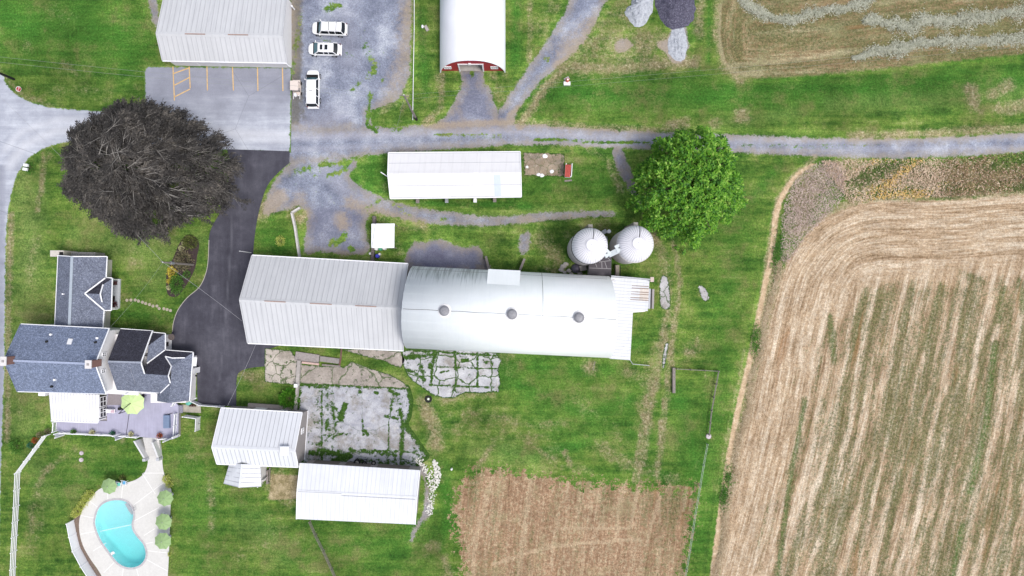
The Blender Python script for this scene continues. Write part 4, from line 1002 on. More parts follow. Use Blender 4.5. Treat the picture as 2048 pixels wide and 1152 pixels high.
# feed room between the silos and the barn
b = thing('feed_room', 'small flat dark-roofed feed room between the silos and the barn', 'shed', tuple(P(1200, 534)))
q = [P(1186,506,3.0), P(1223.5,512,3.0), P(1222,552,3.0), P(1178,550,3.0), P(1178,529,3.0)]
g = G('tar_roof'); c = g.gain(g.gain(col(92, 88, 94), g.noise(.8, 4, .7), .8, 1.2), g.noise(8, 3, .7), .85, 1.15); M_TAR = g.fin(c, .9, spec=.15)
MB().slab(q, .15).build('roof', M_TAR, b)
walls(inset(q, .15), 0, 2.86).build('wall', M_CONC, b)
m = MB()
for p0, p1 in (((1179,536),(1222,537.5)),((1203.5,523),(1204,536)),((1209,522),(1214,537)),((1198,524),(1222,521)),((1215,515),(1221,521)),((1191,527),(1194,535))): m.beam(P(*p0,3.01), P(*p1,3.01), .09, .03)
m.build('tar_seam', plain('tar_seam', col(158, 156, 160), .8), b)

# ------------------------------------------------------------------ little barn with gabled porch
b, w, k = gable('small_barn', 'small grey-sided barn with a white ribbed roof and square ridge vent', 'barn', (442.5,816.5), (604.5,826), (597,934), (434,927.5), 3.6, 5.8, .635, .25, .25, M_WALLG, M_ROOFWHITE, seam=M_SEAMW, step=.62)
window_on(b, lerp(w[1], w[2], .30), lerp(w[1], w[2], .42), 1.6, 2.7, k['ux'], 2, 2)
for t0, t1, z1, mt in ((.33,.48,2.3,M_TRIM), (.0,.0,0,None)):
    if mt: MB().seg(lerp(w[0], w[1], t0) - k['uy'] * .03, lerp(w[0], w[1], t1) - k['uy'] * .03, .08, .1, z1).build('door', mt, b)
window_on(b, lerp(w[0], w[1], .68), lerp(w[0], w[1], .77), 1.2, 2.2, -k['uy'], 2, 1)
v = MB(); pc = lerp(k['RW'], k['RE'], .885)
v.box(pc + Vector((0,0,.22)), (1.15, 1.15, .36), -.055); v.slab([pc + Vector((x*.68, y*.68, .46)) for x, y in ((-1,-1),(1,-1),(1,1),(-1,1))], .06)
v.build('ridge_box', M_ROOFWHITE, b)
m = MB(); m.seg(w[1] + k['ux'] * .1, w[2] + k['ux'] * .1, .06, 0.0, .35); m.build('base_board', M_TRIM, b)

b = thing('porch_shed', 'little white ribbed gable-roofed porch shed behind the small grey barn', 'shed', tuple(P(488, 950)))
he, hr = 2.9, 4.3
NWp, SWp, NEp, SEp = P(459,926,he), P(447,967,he), P(520.5,929,he), P(522.5,973,he); RN, RS = P(484.5,928,hr), P(479,975,hr)
for q in ((NWp, RN, RS, SWp), (RN, NEp, SEp, RS)): 
    rr = MB().slab(list(q)[::-1], .1).build('roof', M_ROOFWHITE, b)
    m = MB()
    if q[0] is NWp: ribs(m, SWp, NWp, RS, RN, .55)
    else: ribs(m, SEp, NEp, RS, RN, .55)
    m.build('seam', M_SEAMW, rr)
m = MB(); m.beam(RN + Vector((0,0,.06)), RS + Vector((0,0,.06)), .3, .06); m.build('ridge_cap', M_ROOFWHITE, b)
q = [Vector((p.x, p.y, 0)) for p in (lerp(NWp, NEp, .14), lerp(NWp, NEp, .97), lerp(SWp, SEp, .97), lerp(SWp, SEp, .12))]
walls([q[0], q[1], q[2] + Vector((0,.3,0)), q[3] + Vector((0,.3,0))], 0, 2.75).build('wall', M_WALLW, b)
m = MB(); e0, e1 = P(525,930), P(526.5,966)
for t in np.linspace(0, 1, 8): p = lerp(e0, e1, t); m.box((p.x, p.y, 1.2), (.06, .06, 2.4))
m.seg(e0, e1, .07, 1.0, 1.12); m.seg(e0, e1, .07, 2.3, 2.42); m.build('lattice', M_TRIM, b)
MB().beam(P(522,963,1.4), P(531,956,1.4), .06, 2.0).build('open_door', M_TRIM, b)

# ------------------------------------------------------------------ big low shed
b, w, k = gable('machine_shed', 'broad low white metal shed with farm machinery along its north wall', 'shed', (600.5,926), (840,940.5), (830.5,1049), (593,1038), 3.9, 4.5, .48, .5, .25, M_WALLG, M_ROOFWHITE, seam=M_SEAMW, step=.6, seams=False, capw=.2, gutter=False)
m = MB()
for e0, e1 in ((k['NW'], k['NE']), (k['SW'], k['SE'])): ribs(m, e0, e1, k['RW'], k['RE'], .61, .04, .03)
m.build('seam', plain('soft_seam', col(200, 202, 210, 1.0), .5, var=.05), b)
m = MB(); m.beam(lerp(k['RW'], k['RE'], .005) + Vector((0,-.05,.08)), lerp(k['RW'], k['RE'], .37) + Vector((0,0,.08)), .06, .03); m.beam(lerp(k['RW'], k['RE'], .37) + Vector((0,-.3,.06)), lerp(k['RW'], k['RE'], .985) + Vector((0,-.3,.06)), .05, .03)
m.build('lap_line', M_SEAM, b)
for t0, t1 in ((.06,.28),(.34,.56),(.62,.9)):
    MB().seg(lerp(w[0], w[1], t0) - k['uy'] * .03, lerp(w[0], w[1], t1) - k['uy'] * .03, .05, .05, 3.2).build('sliding_door', M_WALLB, b)
# ------------------------------------------------------------------ farmhouse
def Vp(t): return P(*t)
def shell(polys, name, mat, parent, t=.14):
    o = None
    m = MB()
    for q in polys: m.slab([P(*p) for p in q], t)
    return m.build(name, mat, parent)
def caps(lines, parent, mat=M_TRIM, w=.16, h=.08, name='rake_trim'):
    for a, b_ in lines:
        MB().beam(P(*a) + Vector((0,0,.05)), P(*b_) + Vector((0,0,.05)), w, h).build(name, mat, parent)
def gutters(lines, parent):
    for a, b_ in lines:
        MB().beam(P(*a) - Vector((0,0,.05)), P(*b_) - Vector((0,0,.05)), .14, .13).build('gutter', M_TRIM, parent)

hb = thing('farmhouse', 'white farmhouse with blue-grey shingles, a lower dark-roofed wing and two brick chimneys', 'house', tuple(P(200, 715)))
# main block
NW, NE, SE, SW = (42,648,6.0), (219,657,6.0), (213,788,6.0), (35,783,6.0)
RW, RE = (8,720.5,8.8), (191,728,8.8)
shell([[NW, NE, RE, RW]], 'roof', M_SHING, hb); shell([[SW, RW, RE, SE]], 'roof', M_SHING, hb)
def ring(corners, z1, inset_m, gables=None):
    q = [P(*c_) for c_ in corners]; c = sum(q, Vector()) / len(q)
    out = []
    for p in q:
        d = c - p; d.z = 0
        out.append(Vector((p.x + math.copysign(inset_m, d.x), p.y + math.copysign(inset_m, d.y), 0)))
    return out
w = ring((NW, NE, SE, SW), 6, .35)
m = MB(); vs = [Vector((p.x, p.y, 0)) for p in w] + [Vector((p.x, p.y, 5.95)) for p in w] + [Vector((*(lerp(w[0], w[3], .5)).xy, 8.62)), Vector((*(lerp(w[1], w[2], .5)).xy, 8.62))]
m.add(vs, [(0,1,5,4), (2,3,7,6), (1,2,6,9,5), (3,0,4,8,7)]); m.build('wall', M_WALLW, hb)
caps([(NE, RE), (RE, SE)], hb); caps([(NW, RW), (RW, SW)], hb, M_SHING, .12)
gutters([(NW, NE), (SW, SE)], hb)
MB().beam(P(*RW) + Vector((0,0,.04)), P(*RE) + Vector((0,0,.04)), .3, .05).build('ridge_cap', plain('ridge_shingle', col(160, 170, 196), .85, scale=6, var=.2), hb)
e_ = Vector((1, -.05, 0))
for t in (.345, .62): window_on(hb, lerp(w[1], w[2], t), lerp(w[1], w[2], t + .07), 6.0, 6.95, e_, 2, 2)
for t in (.2, .45, .7, .88):
    window_on(hb, lerp(w[3], w[0], t), lerp(w[3], w[0], t + .08), 4.2, 5.6, Vector((-1,0,0)), 2, 2); window_on(hb, lerp(w[3], w[0], t), lerp(w[3], w[0], t + .08), 1.2, 2.8, Vector((-1,0,0)), 2, 2)
MB().box(P(90.5,786.5,3.0), (.95,.55,1.6), -.04).build('bay', M_TRIM, hb)
for px_, py_, sx_, sy_ in ((5.5,722.5,.72,1.15), (175.5,729,.78,1.05)):
    ct = P(px_, py_, 10.3)
    ch = MB().box((ct.x + .05, ct.y, 9.0), (sx_ * .92, sy_ * .92, 2.4), -.03).build('chimney', M_BRICK, hb)
    MB().box((ct.x + .05, ct.y, 10.25), (sx_ * 1.12, sy_ * 1.1, .16), -.03).build('cap', plain('chimney_cap', col(222, 218, 218), .8, var=.12), ch)
    MB().box((ct.x + .05, ct.y, 10.36), (.3, .3, .12), -.03).build('flue', M_WALLG, ch)
def onmain(px_, py_, south):
    # height of the main roof above a photo pixel
    for h in np.linspace(6, 8.8, 40):
        a, b_ = (P(*RW), P(*NW)) if not south else (P(*RW), P(*SW))
        p = P(px_, py_, h); f = (p.y - a.y + .055 * (p.x - a.x)) / (b_.y - a.y + .055 * (b_.x - a.x))
        if 8.8 - 2.8 * f <= h: return h
    return 8
h = onmain(138, 683, False)
MB().slab([P(x_, y_, onmain(x_, y_, False) + .14) for x_, y_ in ((133,688.5), (141.5,689), (145,677.5), (136.5,677))], .16).build('skylight', plain('skylight_dome', col(238, 238, 242), .3, var=.02), hb)
for px_, py_, s_ in ((102.5,669,0), (195,676,0), (110,759.5,1), (104,773,1), (94,683,0), (192,684.5,0)):
    h = onmain(px_, py_, bool(s_)); p = P(px_, py_, h)
    MB().lathe(p - Vector((0,0,.1)), [(.17,0),(.17,.32),(.12,.36)], 10).build('vent_pipe', M_TRIM if py_ in (669,676,759.5) else M_BLACK, hb)  # black stubs are the white vents' shadows built as dark shapes
# wing
wr = [(241,657.5,4.0), (305.5,661.5,4.0), (282.5,725,6.7), (215,723,6.7)]
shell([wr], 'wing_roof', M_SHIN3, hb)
shell([[(215,723,6.7), (282.5,725,6.7), (289.5,747.5,5.65), (337,751,5.65), (341,766,5.0), (320.5,786,4.0), (234,780.5,4.0)]], 'wing_roof', M_SHIN2, hb)
MB().beam(P(216,723,6.75), P(282,725,6.75), .26, .06).build('ridge_cap', plain('ridge_slate', col(150, 156, 172), .85, scale=6, var=.2), hb)
caps([((305.5,661.5,4.0), (282.5,725,6.7)), ((282.5,725,6.7), (289.5,747.5,5.65))], hb)
gutters([((241,657.5,4.0), (306,662,4.0)), ((234,780.5,4.0), (317,785.5,4.0))], hb)
# lower rooms to the east
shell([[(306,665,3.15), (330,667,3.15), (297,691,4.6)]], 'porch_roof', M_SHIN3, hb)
shell([[(330,667,3.15), (330,700,3.15), (293,728,4.7), (297,691,4.6)]], 'porch_roof', M_SHIN2, hb)
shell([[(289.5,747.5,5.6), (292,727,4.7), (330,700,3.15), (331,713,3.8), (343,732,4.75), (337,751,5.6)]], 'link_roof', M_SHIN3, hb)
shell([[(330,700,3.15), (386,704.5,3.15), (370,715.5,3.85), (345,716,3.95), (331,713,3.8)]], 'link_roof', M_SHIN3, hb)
shell([[(345,716,4.0), (370,715.5,3.85), (385.5,705.5,3.15), (378,801.5,3.15), (337,806,5.0), (341,766,5.0), (343,732,4.85)]], 'link_roof', M_SHIN2, hb)
shell([[(331,713,3.85), (345,716,4.02), (343,732,4.85)]], 'link_roof', M_SHIN2, hb)
shell([[(340,767,5.0), (320.5,786,3.95), (314,787.5,3.15), (313.5,802,3.15), (337,806,5.0)]], 'link_roof', M_SHIN2, hb)
caps([((294,727,4.75), (330,700,3.2)), ((337,751,5.65), (343,732.5,4.8)), ((337,751,5.65), (341,766,5.05)), ((339,768.5,4.95), (321,786,3.95)), ((331,713,3.85), (343,732,4.8)), ((331,712.5,3.85), (345,716,4.0)), ((345,716,4.0), (370,715.5,3.9))], hb, M_TRIM, .15, .06, 'flashing')
caps([((314,787.5,3.2), (313.5,802,3.2))], hb)
gutters([((306,664.5,3.15), (330,667,3.15)), ((330.5,667,3.15), (330.5,700,3.15)), ((330,700,3.15), (386,704.5,3.15)), ((386.5,705,3.15), (379,801.5,3.15))], hb)
for pts, z1 in (([(240,664),(310,667),(304,783),(234,779)], 3.8), ([(300,670),(342,669),(342,702),(300,702)], 3.0), ([(296,708),(394,711),(391,799),(322,799),(322,782),(296,780)], 3.0)):
    walls([P(*p) for p in pts], 0, z1).build('wall', M_WALLW, hb)
m = MB(); q = [lerp(P(307,664),P(304,779),t) for t in (0,.5,1)]
m.poly([Vector((*q[0].xy, 3.8)), Vector((*q[2].xy, 3.8)), Vector((q[1].x, q[1].y, 6.4))]); m.build('gable_wall', M_WALLW, hb)
win = window_on(hb, P(342,683), P(342,691), .9, 2.4, Vector((1,0,0)), 2, 2, plain('dark_frame', col(70,64,60), .6)); win['label'] = 'dark-framed window'
MB().lathe(P(342.6,674,1.9), [(.1,-.02),(.5,-.02),(.5,.02),(.1,.02)], 14).build('wreath', plain('wicker', col(96, 86, 84), .9, var=.5, scale=8), hb)
m = MB(); m.seg(P(343,668.5), P(343,702), .05, 0, .2); m.build('base_board', M_TRIM, hb)
dr = MB().beam(P(393.6,735,1.05), P(393.2,746,1.05), .06, 2.1).build('side_door', M_TRIM, hb)
MB().ball(P(394.4,747.5,1.0), .06).build('handle', M_BLACK, dr)
MB().lathe(P(393,751,2.2), [(.12,0),(.16,.2),(.05,.3)], 8).build('wall_lamp', M_BLACK, hb)
MB().slab([P(384,715,3.0), P(394,715,2.8), P(392,732,2.8), P(383,732,3.0)], .08).build('door_canopy', M_TRIM, hb)
MB().tube([P(388,798,2.6), P(393,796,2.3)], .07).build('gable_bracket', M_TRIM, hb)
MB().tube([P(289.8,786.5,3.9), P(306,787.5,3.9)], .05).build('soffit_pipe', M_TRIM, hb)
MB().beam(P(250,789,4.2), P(256,788,4.3), .15, .1).build('roof_vent', M_TRIM, hb)
# sunroom on the south side
srf = [P(98,786,3.5), P(197.5,789.5,3.5), P(196,845,3.0), P(102.5,841,3.0)]
o = MB().slab(srf[::-1], .14).build('sunroom_roof', plain('white_panel', col(236, 235, 240, 1.15), .4, var=.04), hb)
m = MB(); ribs(m, srf[3], srf[2], srf[0], srf[1], .42, .06, .05); m.build('seam', M_SEAM, o)
m = MB(); m.beam(srf[2] + Vector((.0,-.05,.0)), srf[3] + Vector((0,-.05,.0)), .16, .2); m.beam(srf[1], srf[2], .18, .16); m.build('gutter', M_TRIM, hb)
a_, c_ = P(212.5,791,1.25), P(212.5,832,1.25)
MB().slab([Vector((a_.x, a_.y, 1.25)), Vector((a_.x - 2.2, a_.y, 1.25)), Vector((c_.x - 2.2, c_.y, 1.25)), Vector((c_.x, c_.y, 1.25))], .1).build('sunroom_floor', M_CONC, hb)
window_on(hb, a_, lerp(a_, c_, .48), 1.3, 2.95, Vector((1,0,0)), 2, 2); window_on(hb, lerp(a_, c_, .52), c_, 1.3, 2.95, Vector((1,0,0)), 2, 2)
m = MB(); m.seg(P(140,829), P(222,832), .1, 1.2, 2.85); m.seg(P(138,790), P(140,829), .1, 0, 2.85); m.build('sunroom_wall', M_WALLW, hb)
MB().beam(P(211,836,1.7), P(199,840,3.0), .12, .12).build('brace', M_TRIM, hb)

# ------------------------------------------------------------------ cottage to the north
cb = thing('cottage', 'grey-shingled cottage with a small porch gable, north of the farmhouse', 'house', tuple(P(170, 580)))
he, hr = 3.6, 5.2
rNW, rSW = (116,511,he), (109.5,652,he); rN, rS = (144.5,513,hr), (139,652,hr); eNE, eSE = (214,513,he), (205.5,655,he)
vx, vy = (170,586.5,4.75), (212,619.5,he)
shell([[rNW, rN, rS, rSW]], 'roof', M_SHIN2, cb); shell([[rN, eNE, eSE, rS]], 'roof', M_SHIN2, cb)
caps([(rNW, rN), (rN, eNE)], cb, M_TRIM, .12); MB().beam(P(*rN) + Vector((0,0,.05)), P(*rS) + Vector((0,0,.05)), .4, .06).build('ridge_cap', plain('pale_ridge', col(168, 178, 190), .8, var=.1), cb)
gutters([(rNW, rSW), (eNE, (212,555,he)), ((208,622,he), eSE)], cb)
# porch roof: little gable on a lean-to, reaching east
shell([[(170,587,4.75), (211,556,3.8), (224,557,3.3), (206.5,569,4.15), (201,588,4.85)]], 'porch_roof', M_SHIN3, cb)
shell([[(170,587,4.75), (201,588,4.85), (204.5,604,4.15), (222,620,3.3), (209,620.5,3.8)]], 'porch_roof', M_SHIN2, cb)
shell([[(224,557,3.3), (222,620,3.3), (204.5,604,4.12), (201,588,4.3), (206.5,569,4.12)]], 'porch_roof', M_SHIN2, cb)
caps([((170,587,4.8), (211,556,3.85)), ((170,587,4.8), (209,620.5,3.85)), ((201,588,4.9), (206.5,569,4.2)), ((201,588,4.9), (204.5,604,4.2))], cb, M_TRIM, .18, .07)
gutters([((224.5,556,3.3), (222.5,621,3.3)), ((211,555.5,3.6), (224,556,3.3)), ((208,621,3.6), (222,621,3.3))], cb)
walls([P(152,517), P(224.5,520), P(220,655), P(149,654)], 0, 3.4).build('wall', plain('cream_siding', col(200, 196, 188), .7, var=.06), cb)
for y0, y1 in ((536,547), (623,644)): window_on(cb, P(224.5 - (y0 - 520) * .032, y0), P(224.5 - (y1 - 520) * .032, y1), 1.5, 2.8, Vector((1,0,0)), 1 if y0 < 600 else 1, 2)
MB().slab([P(225,558,.3), P(240,558,.3), P(238,617,.3), P(222,617,.3)], .3).build('porch_floor', plain('porch_boards', col(190, 194, 200), .7, var=.08), cb)
for y in (559, 616): MB().beam(P(236,y,.3), P(224,y,2.9), .14, .14).build('porch_post', M_TRIM, cb)
m = MB(); m.seg(P(225,558.5), P(240,558.5), .08, .3, 1.0); m.build('porch_rail', M_TRIM, cb)
m = MB(); m.seg(P(225,617.5), P(238.5,618), .12, .3, 1.15); m.build('porch_rail', M_TRIM, cb)
MB().slab([P(225.5,592,.36), P(230,592,.36), P(229.5,602,.36), P(225,602,.36)], .04).build('door_mat', M_DARK, cb)
# stone stack and stair well on the north gable
MB().box(P(128,508,1.6), (2.0,.9,3.2)).build('bulkhead', plain('cream_stone', col(206, 200, 192), .9, var=.2, scale=4), cb)
MB().box(P(122.5,507,3.23), (.55,.45,.08)).build('well_opening', M_DARK, cb)
m = MB(); m.box(P(176.5,511,1.2), (3.6,.9,2.4), -.02); m.build('stone_wall', plain('field_stone', col(150, 148, 146), .95, var=.55, scale=5, fine=9), cb)
MB().lathe(P(127,588,4.6), [(.12,-.3),(.12,.25)], 8).build('vent_pipe', M_TRIM, cb)

# ------------------------------------------------------------------ deck
g = G('deck_boards')
xy = g.xyz(g.pos())
ln = g.ss(g.mth('FRACT', g.mth('MULTIPLY', xy[0], 6.5)), .0, .12, .80, 1.0)
c = g.gain(g.gain(col(176, 174, 196), g.noise(.7, 4, .7), .9, 1.1), g.noise(1.0, 2, .6, vec=g.comb(g.mth('MULTIPLY', xy[0], 6.5), g.mth('MULTIPLY', xy[1], .3))), .92, 1.08)
n_ = g.node('ShaderNodeVectorMath', operation='SCALE'); g.put(n_.inputs[0], c); g.put(n_.inputs['Scale'], ln)
M_DECK = g.fin(n_.outputs[0], .7, spec=.25)
DH = 1.25
db = thing('deck', 'lavender-grey boarded deck with white railings behind the farmhouse', 'deck', tuple(P(240, 835)))
MB().slab([P(*p, DH) for p in ((112,838),(214,842),(214,786),(236,781),(318,786),(316,800),(340,806),(352,806),(357,812),(356,874),(344,879),(324,877),(280,874),(126,866),(114,862))][::-1], .22).build('platform', M_DECK, db)
MB().slab([P(*p, DH - .2) for p in ((113,840),(355,812),(355,873),(126,865))][::-1], 1.0).build('skirt', M_WALLG, db)
MB().slab([P(345,822,.95)+Vector((0,0,0)), P(357,826,.3), P(360,872,.3), P(345,876,.95)], .1).build('side_skirt', M_TRIM, db)
MB().slab([P(*p, DH + .02) for p in ((216,786),(243,786),(245,810),(214,810))][::-1], .02).build('rug', plain('woven_rug', col(150, 142, 146), .95, var=.15, scale=4), db)
def railing(a, b_, z0, parent, n=None, hgt=.95):
    a = Vector((a.x, a.y, 0)); b_ = Vector((b_.x, b_.y, 0)); L = (b_ - a).length
    m = MB()
    m.seg(a, b_, .12, z0 + hgt - .08, z0 + hgt); m.seg(a, b_, .08, z0 + .08, z0 + .16)
    for i in range(int(L / .14)): p = lerp(a, b_, (i + .5) / int(L / .14)); m.box((p.x, p.y, z0 + hgt / 2), (.035, .035, hgt - .1))
    r = m.build('railing', M_TRIM, parent)
    n = n or max(2, int(L / 1.9) + 1)
    for i in range(n): p = lerp(a, b_, i / (n - 1)); MB().box((p.x, p.y, z0 + hgt / 2 + .06), (.14, .14, hgt + .14)).build('post', M_TRIM, r)
railing(P(127,864.5,DH), P(232,869,DH), DH, db); railing(P(244,870,DH), P(279,873,DH), DH, db, 3); railing(P(323,876,DH), P(338,877,DH), DH, db, 2)
railing(P(114,843,DH), P(113,862,DH), DH, db); railing(P(355,827,DH), P(352,873,DH), DH, db, 3)
railing(P(353,804,DH), P(349,810,DH), DH, db, 2)
for a, b_ in (((126,863),(128,870)), ((242,867),(247,874)), ((340,878),(358,869))):
    q0, q1 = P(*a, DH), P(*b_, DH)
    MB().seg(q0, q1, .05, DH, DH + 1.9).build('wind_screen', plain('screen_panel', col(196, 200, 208), .5, var=.05), db)
    for q in (q0, q1): MB().box((q.x, q.y, DH + 1.05), (.14, .14, 2.1)).build('screen_post', M_TRIM, db)
m = MB()
for i in range(3): m.slab([P(353 + i * 3.6, 811, DH - .3 * (i + 1) + .02), P(357.5 + i * 3.6, 811, DH - .3 * (i + 1) + .02), P(357.5 + i * 3.6, 826, DH - .3 * (i + 1) + .02), P(353 + i * 3.6, 826, DH - .3 * (i + 1) + .02)], .25)
m.build('side_steps', plain('grey_steps', col(160, 160, 178), .8), db)
m = MB()
for i in range(9):
    z = DH - .13 * (i + 1); y0 = lerp(876, 912, i / 9) - 1; y1 = lerp(876, 912, (i + 1) / 9)
    m.slab([P(286 + i * .9, y1, z), P(318 + i * .4, y1 + 1, z), P(318 + i * .4, y0 + 1, z), P(286 + i * .9, y0, z)], .16)
m.build('south_steps', plain('pale_steps', col(206, 204, 202), .8), db)
for a, b_ in (((284,876),(296,915)), ((319,878),(323,914))):
    m = MB(); q0, q1 = P(*a), P(*b_)
    u = Vector((.14, 0, 0))
    m.add([q0 - u, q0 + u, q1 - u, q1 + u, q0 - u + Vector((0,0,DH + .95)), q0 + u + Vector((0,0,DH + .95)), q1 - u + Vector((0,0,.95)), q1 + u + Vector((0,0,.95))], [(0,2,6,4), (1,5,7,3), (4,6,7,5), (2,3,7,6), (0,4,5,1)])
    m.build('stair_wall', plain('parapet', col(214, 214, 216), .7, var=.06), db)
    p = P(*b_); MB().box((p.x, p.y - .1, .6), (.45, .4, 1.2)).build('stair_pier', plain('pier', col(190, 192, 198), .7, var=.1), db)
MB().beam(P(260,815,DH+.015), P(252,872,DH+.015), .07, .02).build('board_joint', M_DARK, db)
tag(MB().slab([P(364,809,.05), P(401,812,.05), P(402,826,.05), P(363,824,.05)][::-1], .05).build('entry_slab', plain('flag_stone', col(178, 172, 160), .9, var=.2, scale=2)), kind='structure')

# ------------------------------------------------------------------ pool terrace
g = G('pool_concrete')
c = g.gain(g.gain(g.gain(col(208, 206, 203, 1.1), g.noise(.4, 5, .7), .92, 1.06), g.noise(3, 4, .75), .93, 1.07), g.noise(12, 2, .6), .95, 1.05)
M_TERR = g.fin(c, .85, spec=.2)
terr = sm([(296,908),(296,925),(292,940),(283,952),(265,962),(235,968),(205,975),(185,990),(170,1010),(160,1035),(159,1062),(166,1090),(180,1116),(198,1142),(212,1170),(224,1210),(330,1225),(336,1152),(340,1060),(342,1000),(343,980),(336,965),(328,945),(325,925),(323,908)], 4, True)
pool = sm([(191,1050),(193,1030),(200,1014),(213,1004),(230,1000),(247,1001),(259,1008),(266,1020),(267,1035),(264,1048),(267,1062),(277,1076),(287,1088),(292,1104),(290,1118),(280,1130),(264,1135),(247,1132),(232,1121),(216,1100),(201,1078)], 5, True)
def ringmesh(outer, inner, z):
    """flat ring between an outline and a hole, built in a scanline-free way with bmesh triangle fill"""
    import bmesh
    bm = bmesh.new()
    es = []
    for pts in (outer, inner):
        vs = [bm.verts.new(P(x, y) + Vector((0,0,z))) for x, y in pts]
        for i in range(len(vs)): es.append(bm.edges.new((vs[i], vs[(i + 1) % len(vs)])))
    bmesh.ops.triangle_fill(bm, use_beauty=True, use_dissolve=False, edges=es)
    for f in bm.faces:
        if f.normal.z < 0: f.normal_flip()
    m = MB(); bm.verts.index_update()
    m.add([v.co.copy() for v in bm.verts], [tuple(v.index for v in f.verts) for f in bm.faces]); bm.free()
    return m
ringmesh(terr, pool, .05).build('pool_terrace', M_TERR)['kind'] = 'structure'
def offset(pts, d):
    c_ = np.mean(pts, 0); out = []
    n = len(pts)
    for i in range(n):
        t = np.array(pts[(i + 1) % n]) - np.array(pts[i - 1]); t = t / np.linalg.norm(t); nn = np.array([t[1], -t[0]])
        p = np.array(pts[i]); 
        out.append(tuple(p + nn * d))
    return out
sgn = 1 if inside(np.array([offset(pool, 3)[0][0]]), np.array([offset(pool, 3)[0][1]]), pool)[0] == False else -1
pb = thing('swimming_pool', 'kidney-shaped turquoise swimming pool set in a pale concrete terrace', 'pool', tuple(P(240, 1065)))
ringmesh(offset(pool, 3.6 * sgn), offset(pool, -.4 * sgn), .085).build('coping', plain('coping_stone', col(186, 182, 186), .85, var=.22, scale=3), pb)
# the ground sheet lies at 0, so the basin is a raised tank: water surface at terrace level, floor modelled shallow to deep
g = G('pool_water')
tr = g.node('ShaderNodeBsdfTransparent', {0: (1, 1, 1, 1)}); gl = g.node('ShaderNodeBsdfGlossy', {'Roughness': .06})
bpn = g.node('ShaderNodeBump', {'Height': g.noise(1.6, 3, .6), 'Distance': .03, 'Strength': .5}); g.nt.links.new(bpn.outputs[0], gl.inputs['Normal'])
mx = g.node('ShaderNodeMixShader', {0: .035}); g.nt.links.new(tr.outputs[0], mx.inputs[1]); g.nt.links.new(gl.outputs[0], mx.inputs[2]); g.nt.links.new(mx.outputs[0], g.out.inputs[0])
va = g.node('ShaderNodeVolumeAbsorption', {'Color': (.0, .955, .955, 1), 'Density': .30}); g.nt.links.new(va.outputs[0], g.out.inputs['Volume'])
M_WATER = g.m
basin = plain('pool_plaster', col(194, 254, 252, 1.3), .8, var=.03)
N = len(pool); mb = MB()
def depth(x, y): return -(0.45 + 1.35 * max(0., min(1., (y - 1010) / 105.0)) ** 1.1)
inn = offset(pool, -.3 * sgn)
vs = [P(x, y) + Vector((0,0,.055)) for x, y in inn]; cpt = np.mean(inn, 0)
ringsn = 6; allv = list(vs)
for r_ in range(1, ringsn + 1):
    f = 1 - (r_ - 1) / ringsn
    for x, y in inn:
        X_ = cpt[0] + (x - cpt[0]) * f; Y_ = cpt[1] + (y - cpt[1]) * f
        allv.append(P(X_, Y_) + Vector((0,0,depth(X_, Y_))))
allv.append(P(*cpt) + Vector((0,0,depth(*cpt))))
fs = []
for r_ in range(ringsn):
    for i in range(N):
        a0 = r_ * N + i; b0 = r_ * N + (i + 1) % N; fs.append((a0, b0, b0 + N, a0 + N))
for i in range(N): fs.append((ringsn * N + i, ringsn * N + (i + 1) % N, len(allv) - 1))
mb.add(allv, fs); mb.build('basin', basin, pb, True)
mb = MB(); wi = offset(pool, -.5 * sgn)
top = [P(x, y) + Vector((0,0,-.03)) for x, y in wi]
allw = list(top)
for r_ in range(1, ringsn + 1):
    f = 1 - (r_ - 1) / ringsn
    for x, y in wi:
        X_ = cpt[0] + (x - cpt[0]) * f; Y_ = cpt[1] + (y - cpt[1]) * f
        allw.append(P(X_, Y_) + Vector((0,0,depth(X_, Y_) + .015)))
allw.append(P(*cpt) + Vector((0,0,depth(*cpt) + .015)))
mb.add(allw, fs + [tuple(range(N))]); mb.build('water', M_WATER, pb)
m = MB()
for i in range(4): m.box(P(258 + i * 1.6, 1013 + i * 3.2, -.22 - .12 * i) , (1.3 - .12 * i, .45, .2), -.9)
m.build('steps', plain('pool_step', col(236, 240, 242), .6, var=.03), pb)
m = MB()
for i in range(2): m.tube([P(264.5 + i * 1.5, 1018 + i * 5, -.2), P(266 + i * 1.5, 1016.5 + i * 5, .7), P(269.5 + i * 1.5, 1014.5 + i * 5, .75), P(270.5 + i * 1.5, 1014 + i * 5, .08)], .03, 6)
m.build('handrail', M_GALV, pb)
rope = thing('float_rope', 'rope of little white floats dividing the deep end of the pool', 'pool rope', tuple(P(231, 1056)))
MB().tube([P(201,1062.5,-.01), P(231,1056,-.01), P(262,1049.5,-.01)], .015, 5).build('line', M_TRIM, rope)
for i in range(16): MB().ball(P(lerp(202,261,i/15), lerp(1062.3,1049.7,i/15), -.0), (.09,.07,.06), 8, 5).build('float', M_TRIM, rope)
b = thing('pool_ladder', 'white slatted pool ladder on the deep end coping', 'ladder', tuple(P(225, 1107)))
m = MB(); m.box(P(225.5,1106.5,.12), (.55,.42,.06), .5); m.build('step_board', M_TRIM, b)
for d_ in (-2, 2): MB().tube([P(222 + d_, 1109 + d_, .09), P(223.5 + d_, 1107.5 + d_, .85), P(227 + d_, 1105 + d_, .7), P(228 + d_, 1104 + d_, -.6)], .03).build('rail', M_GALV, b)
m = MB()
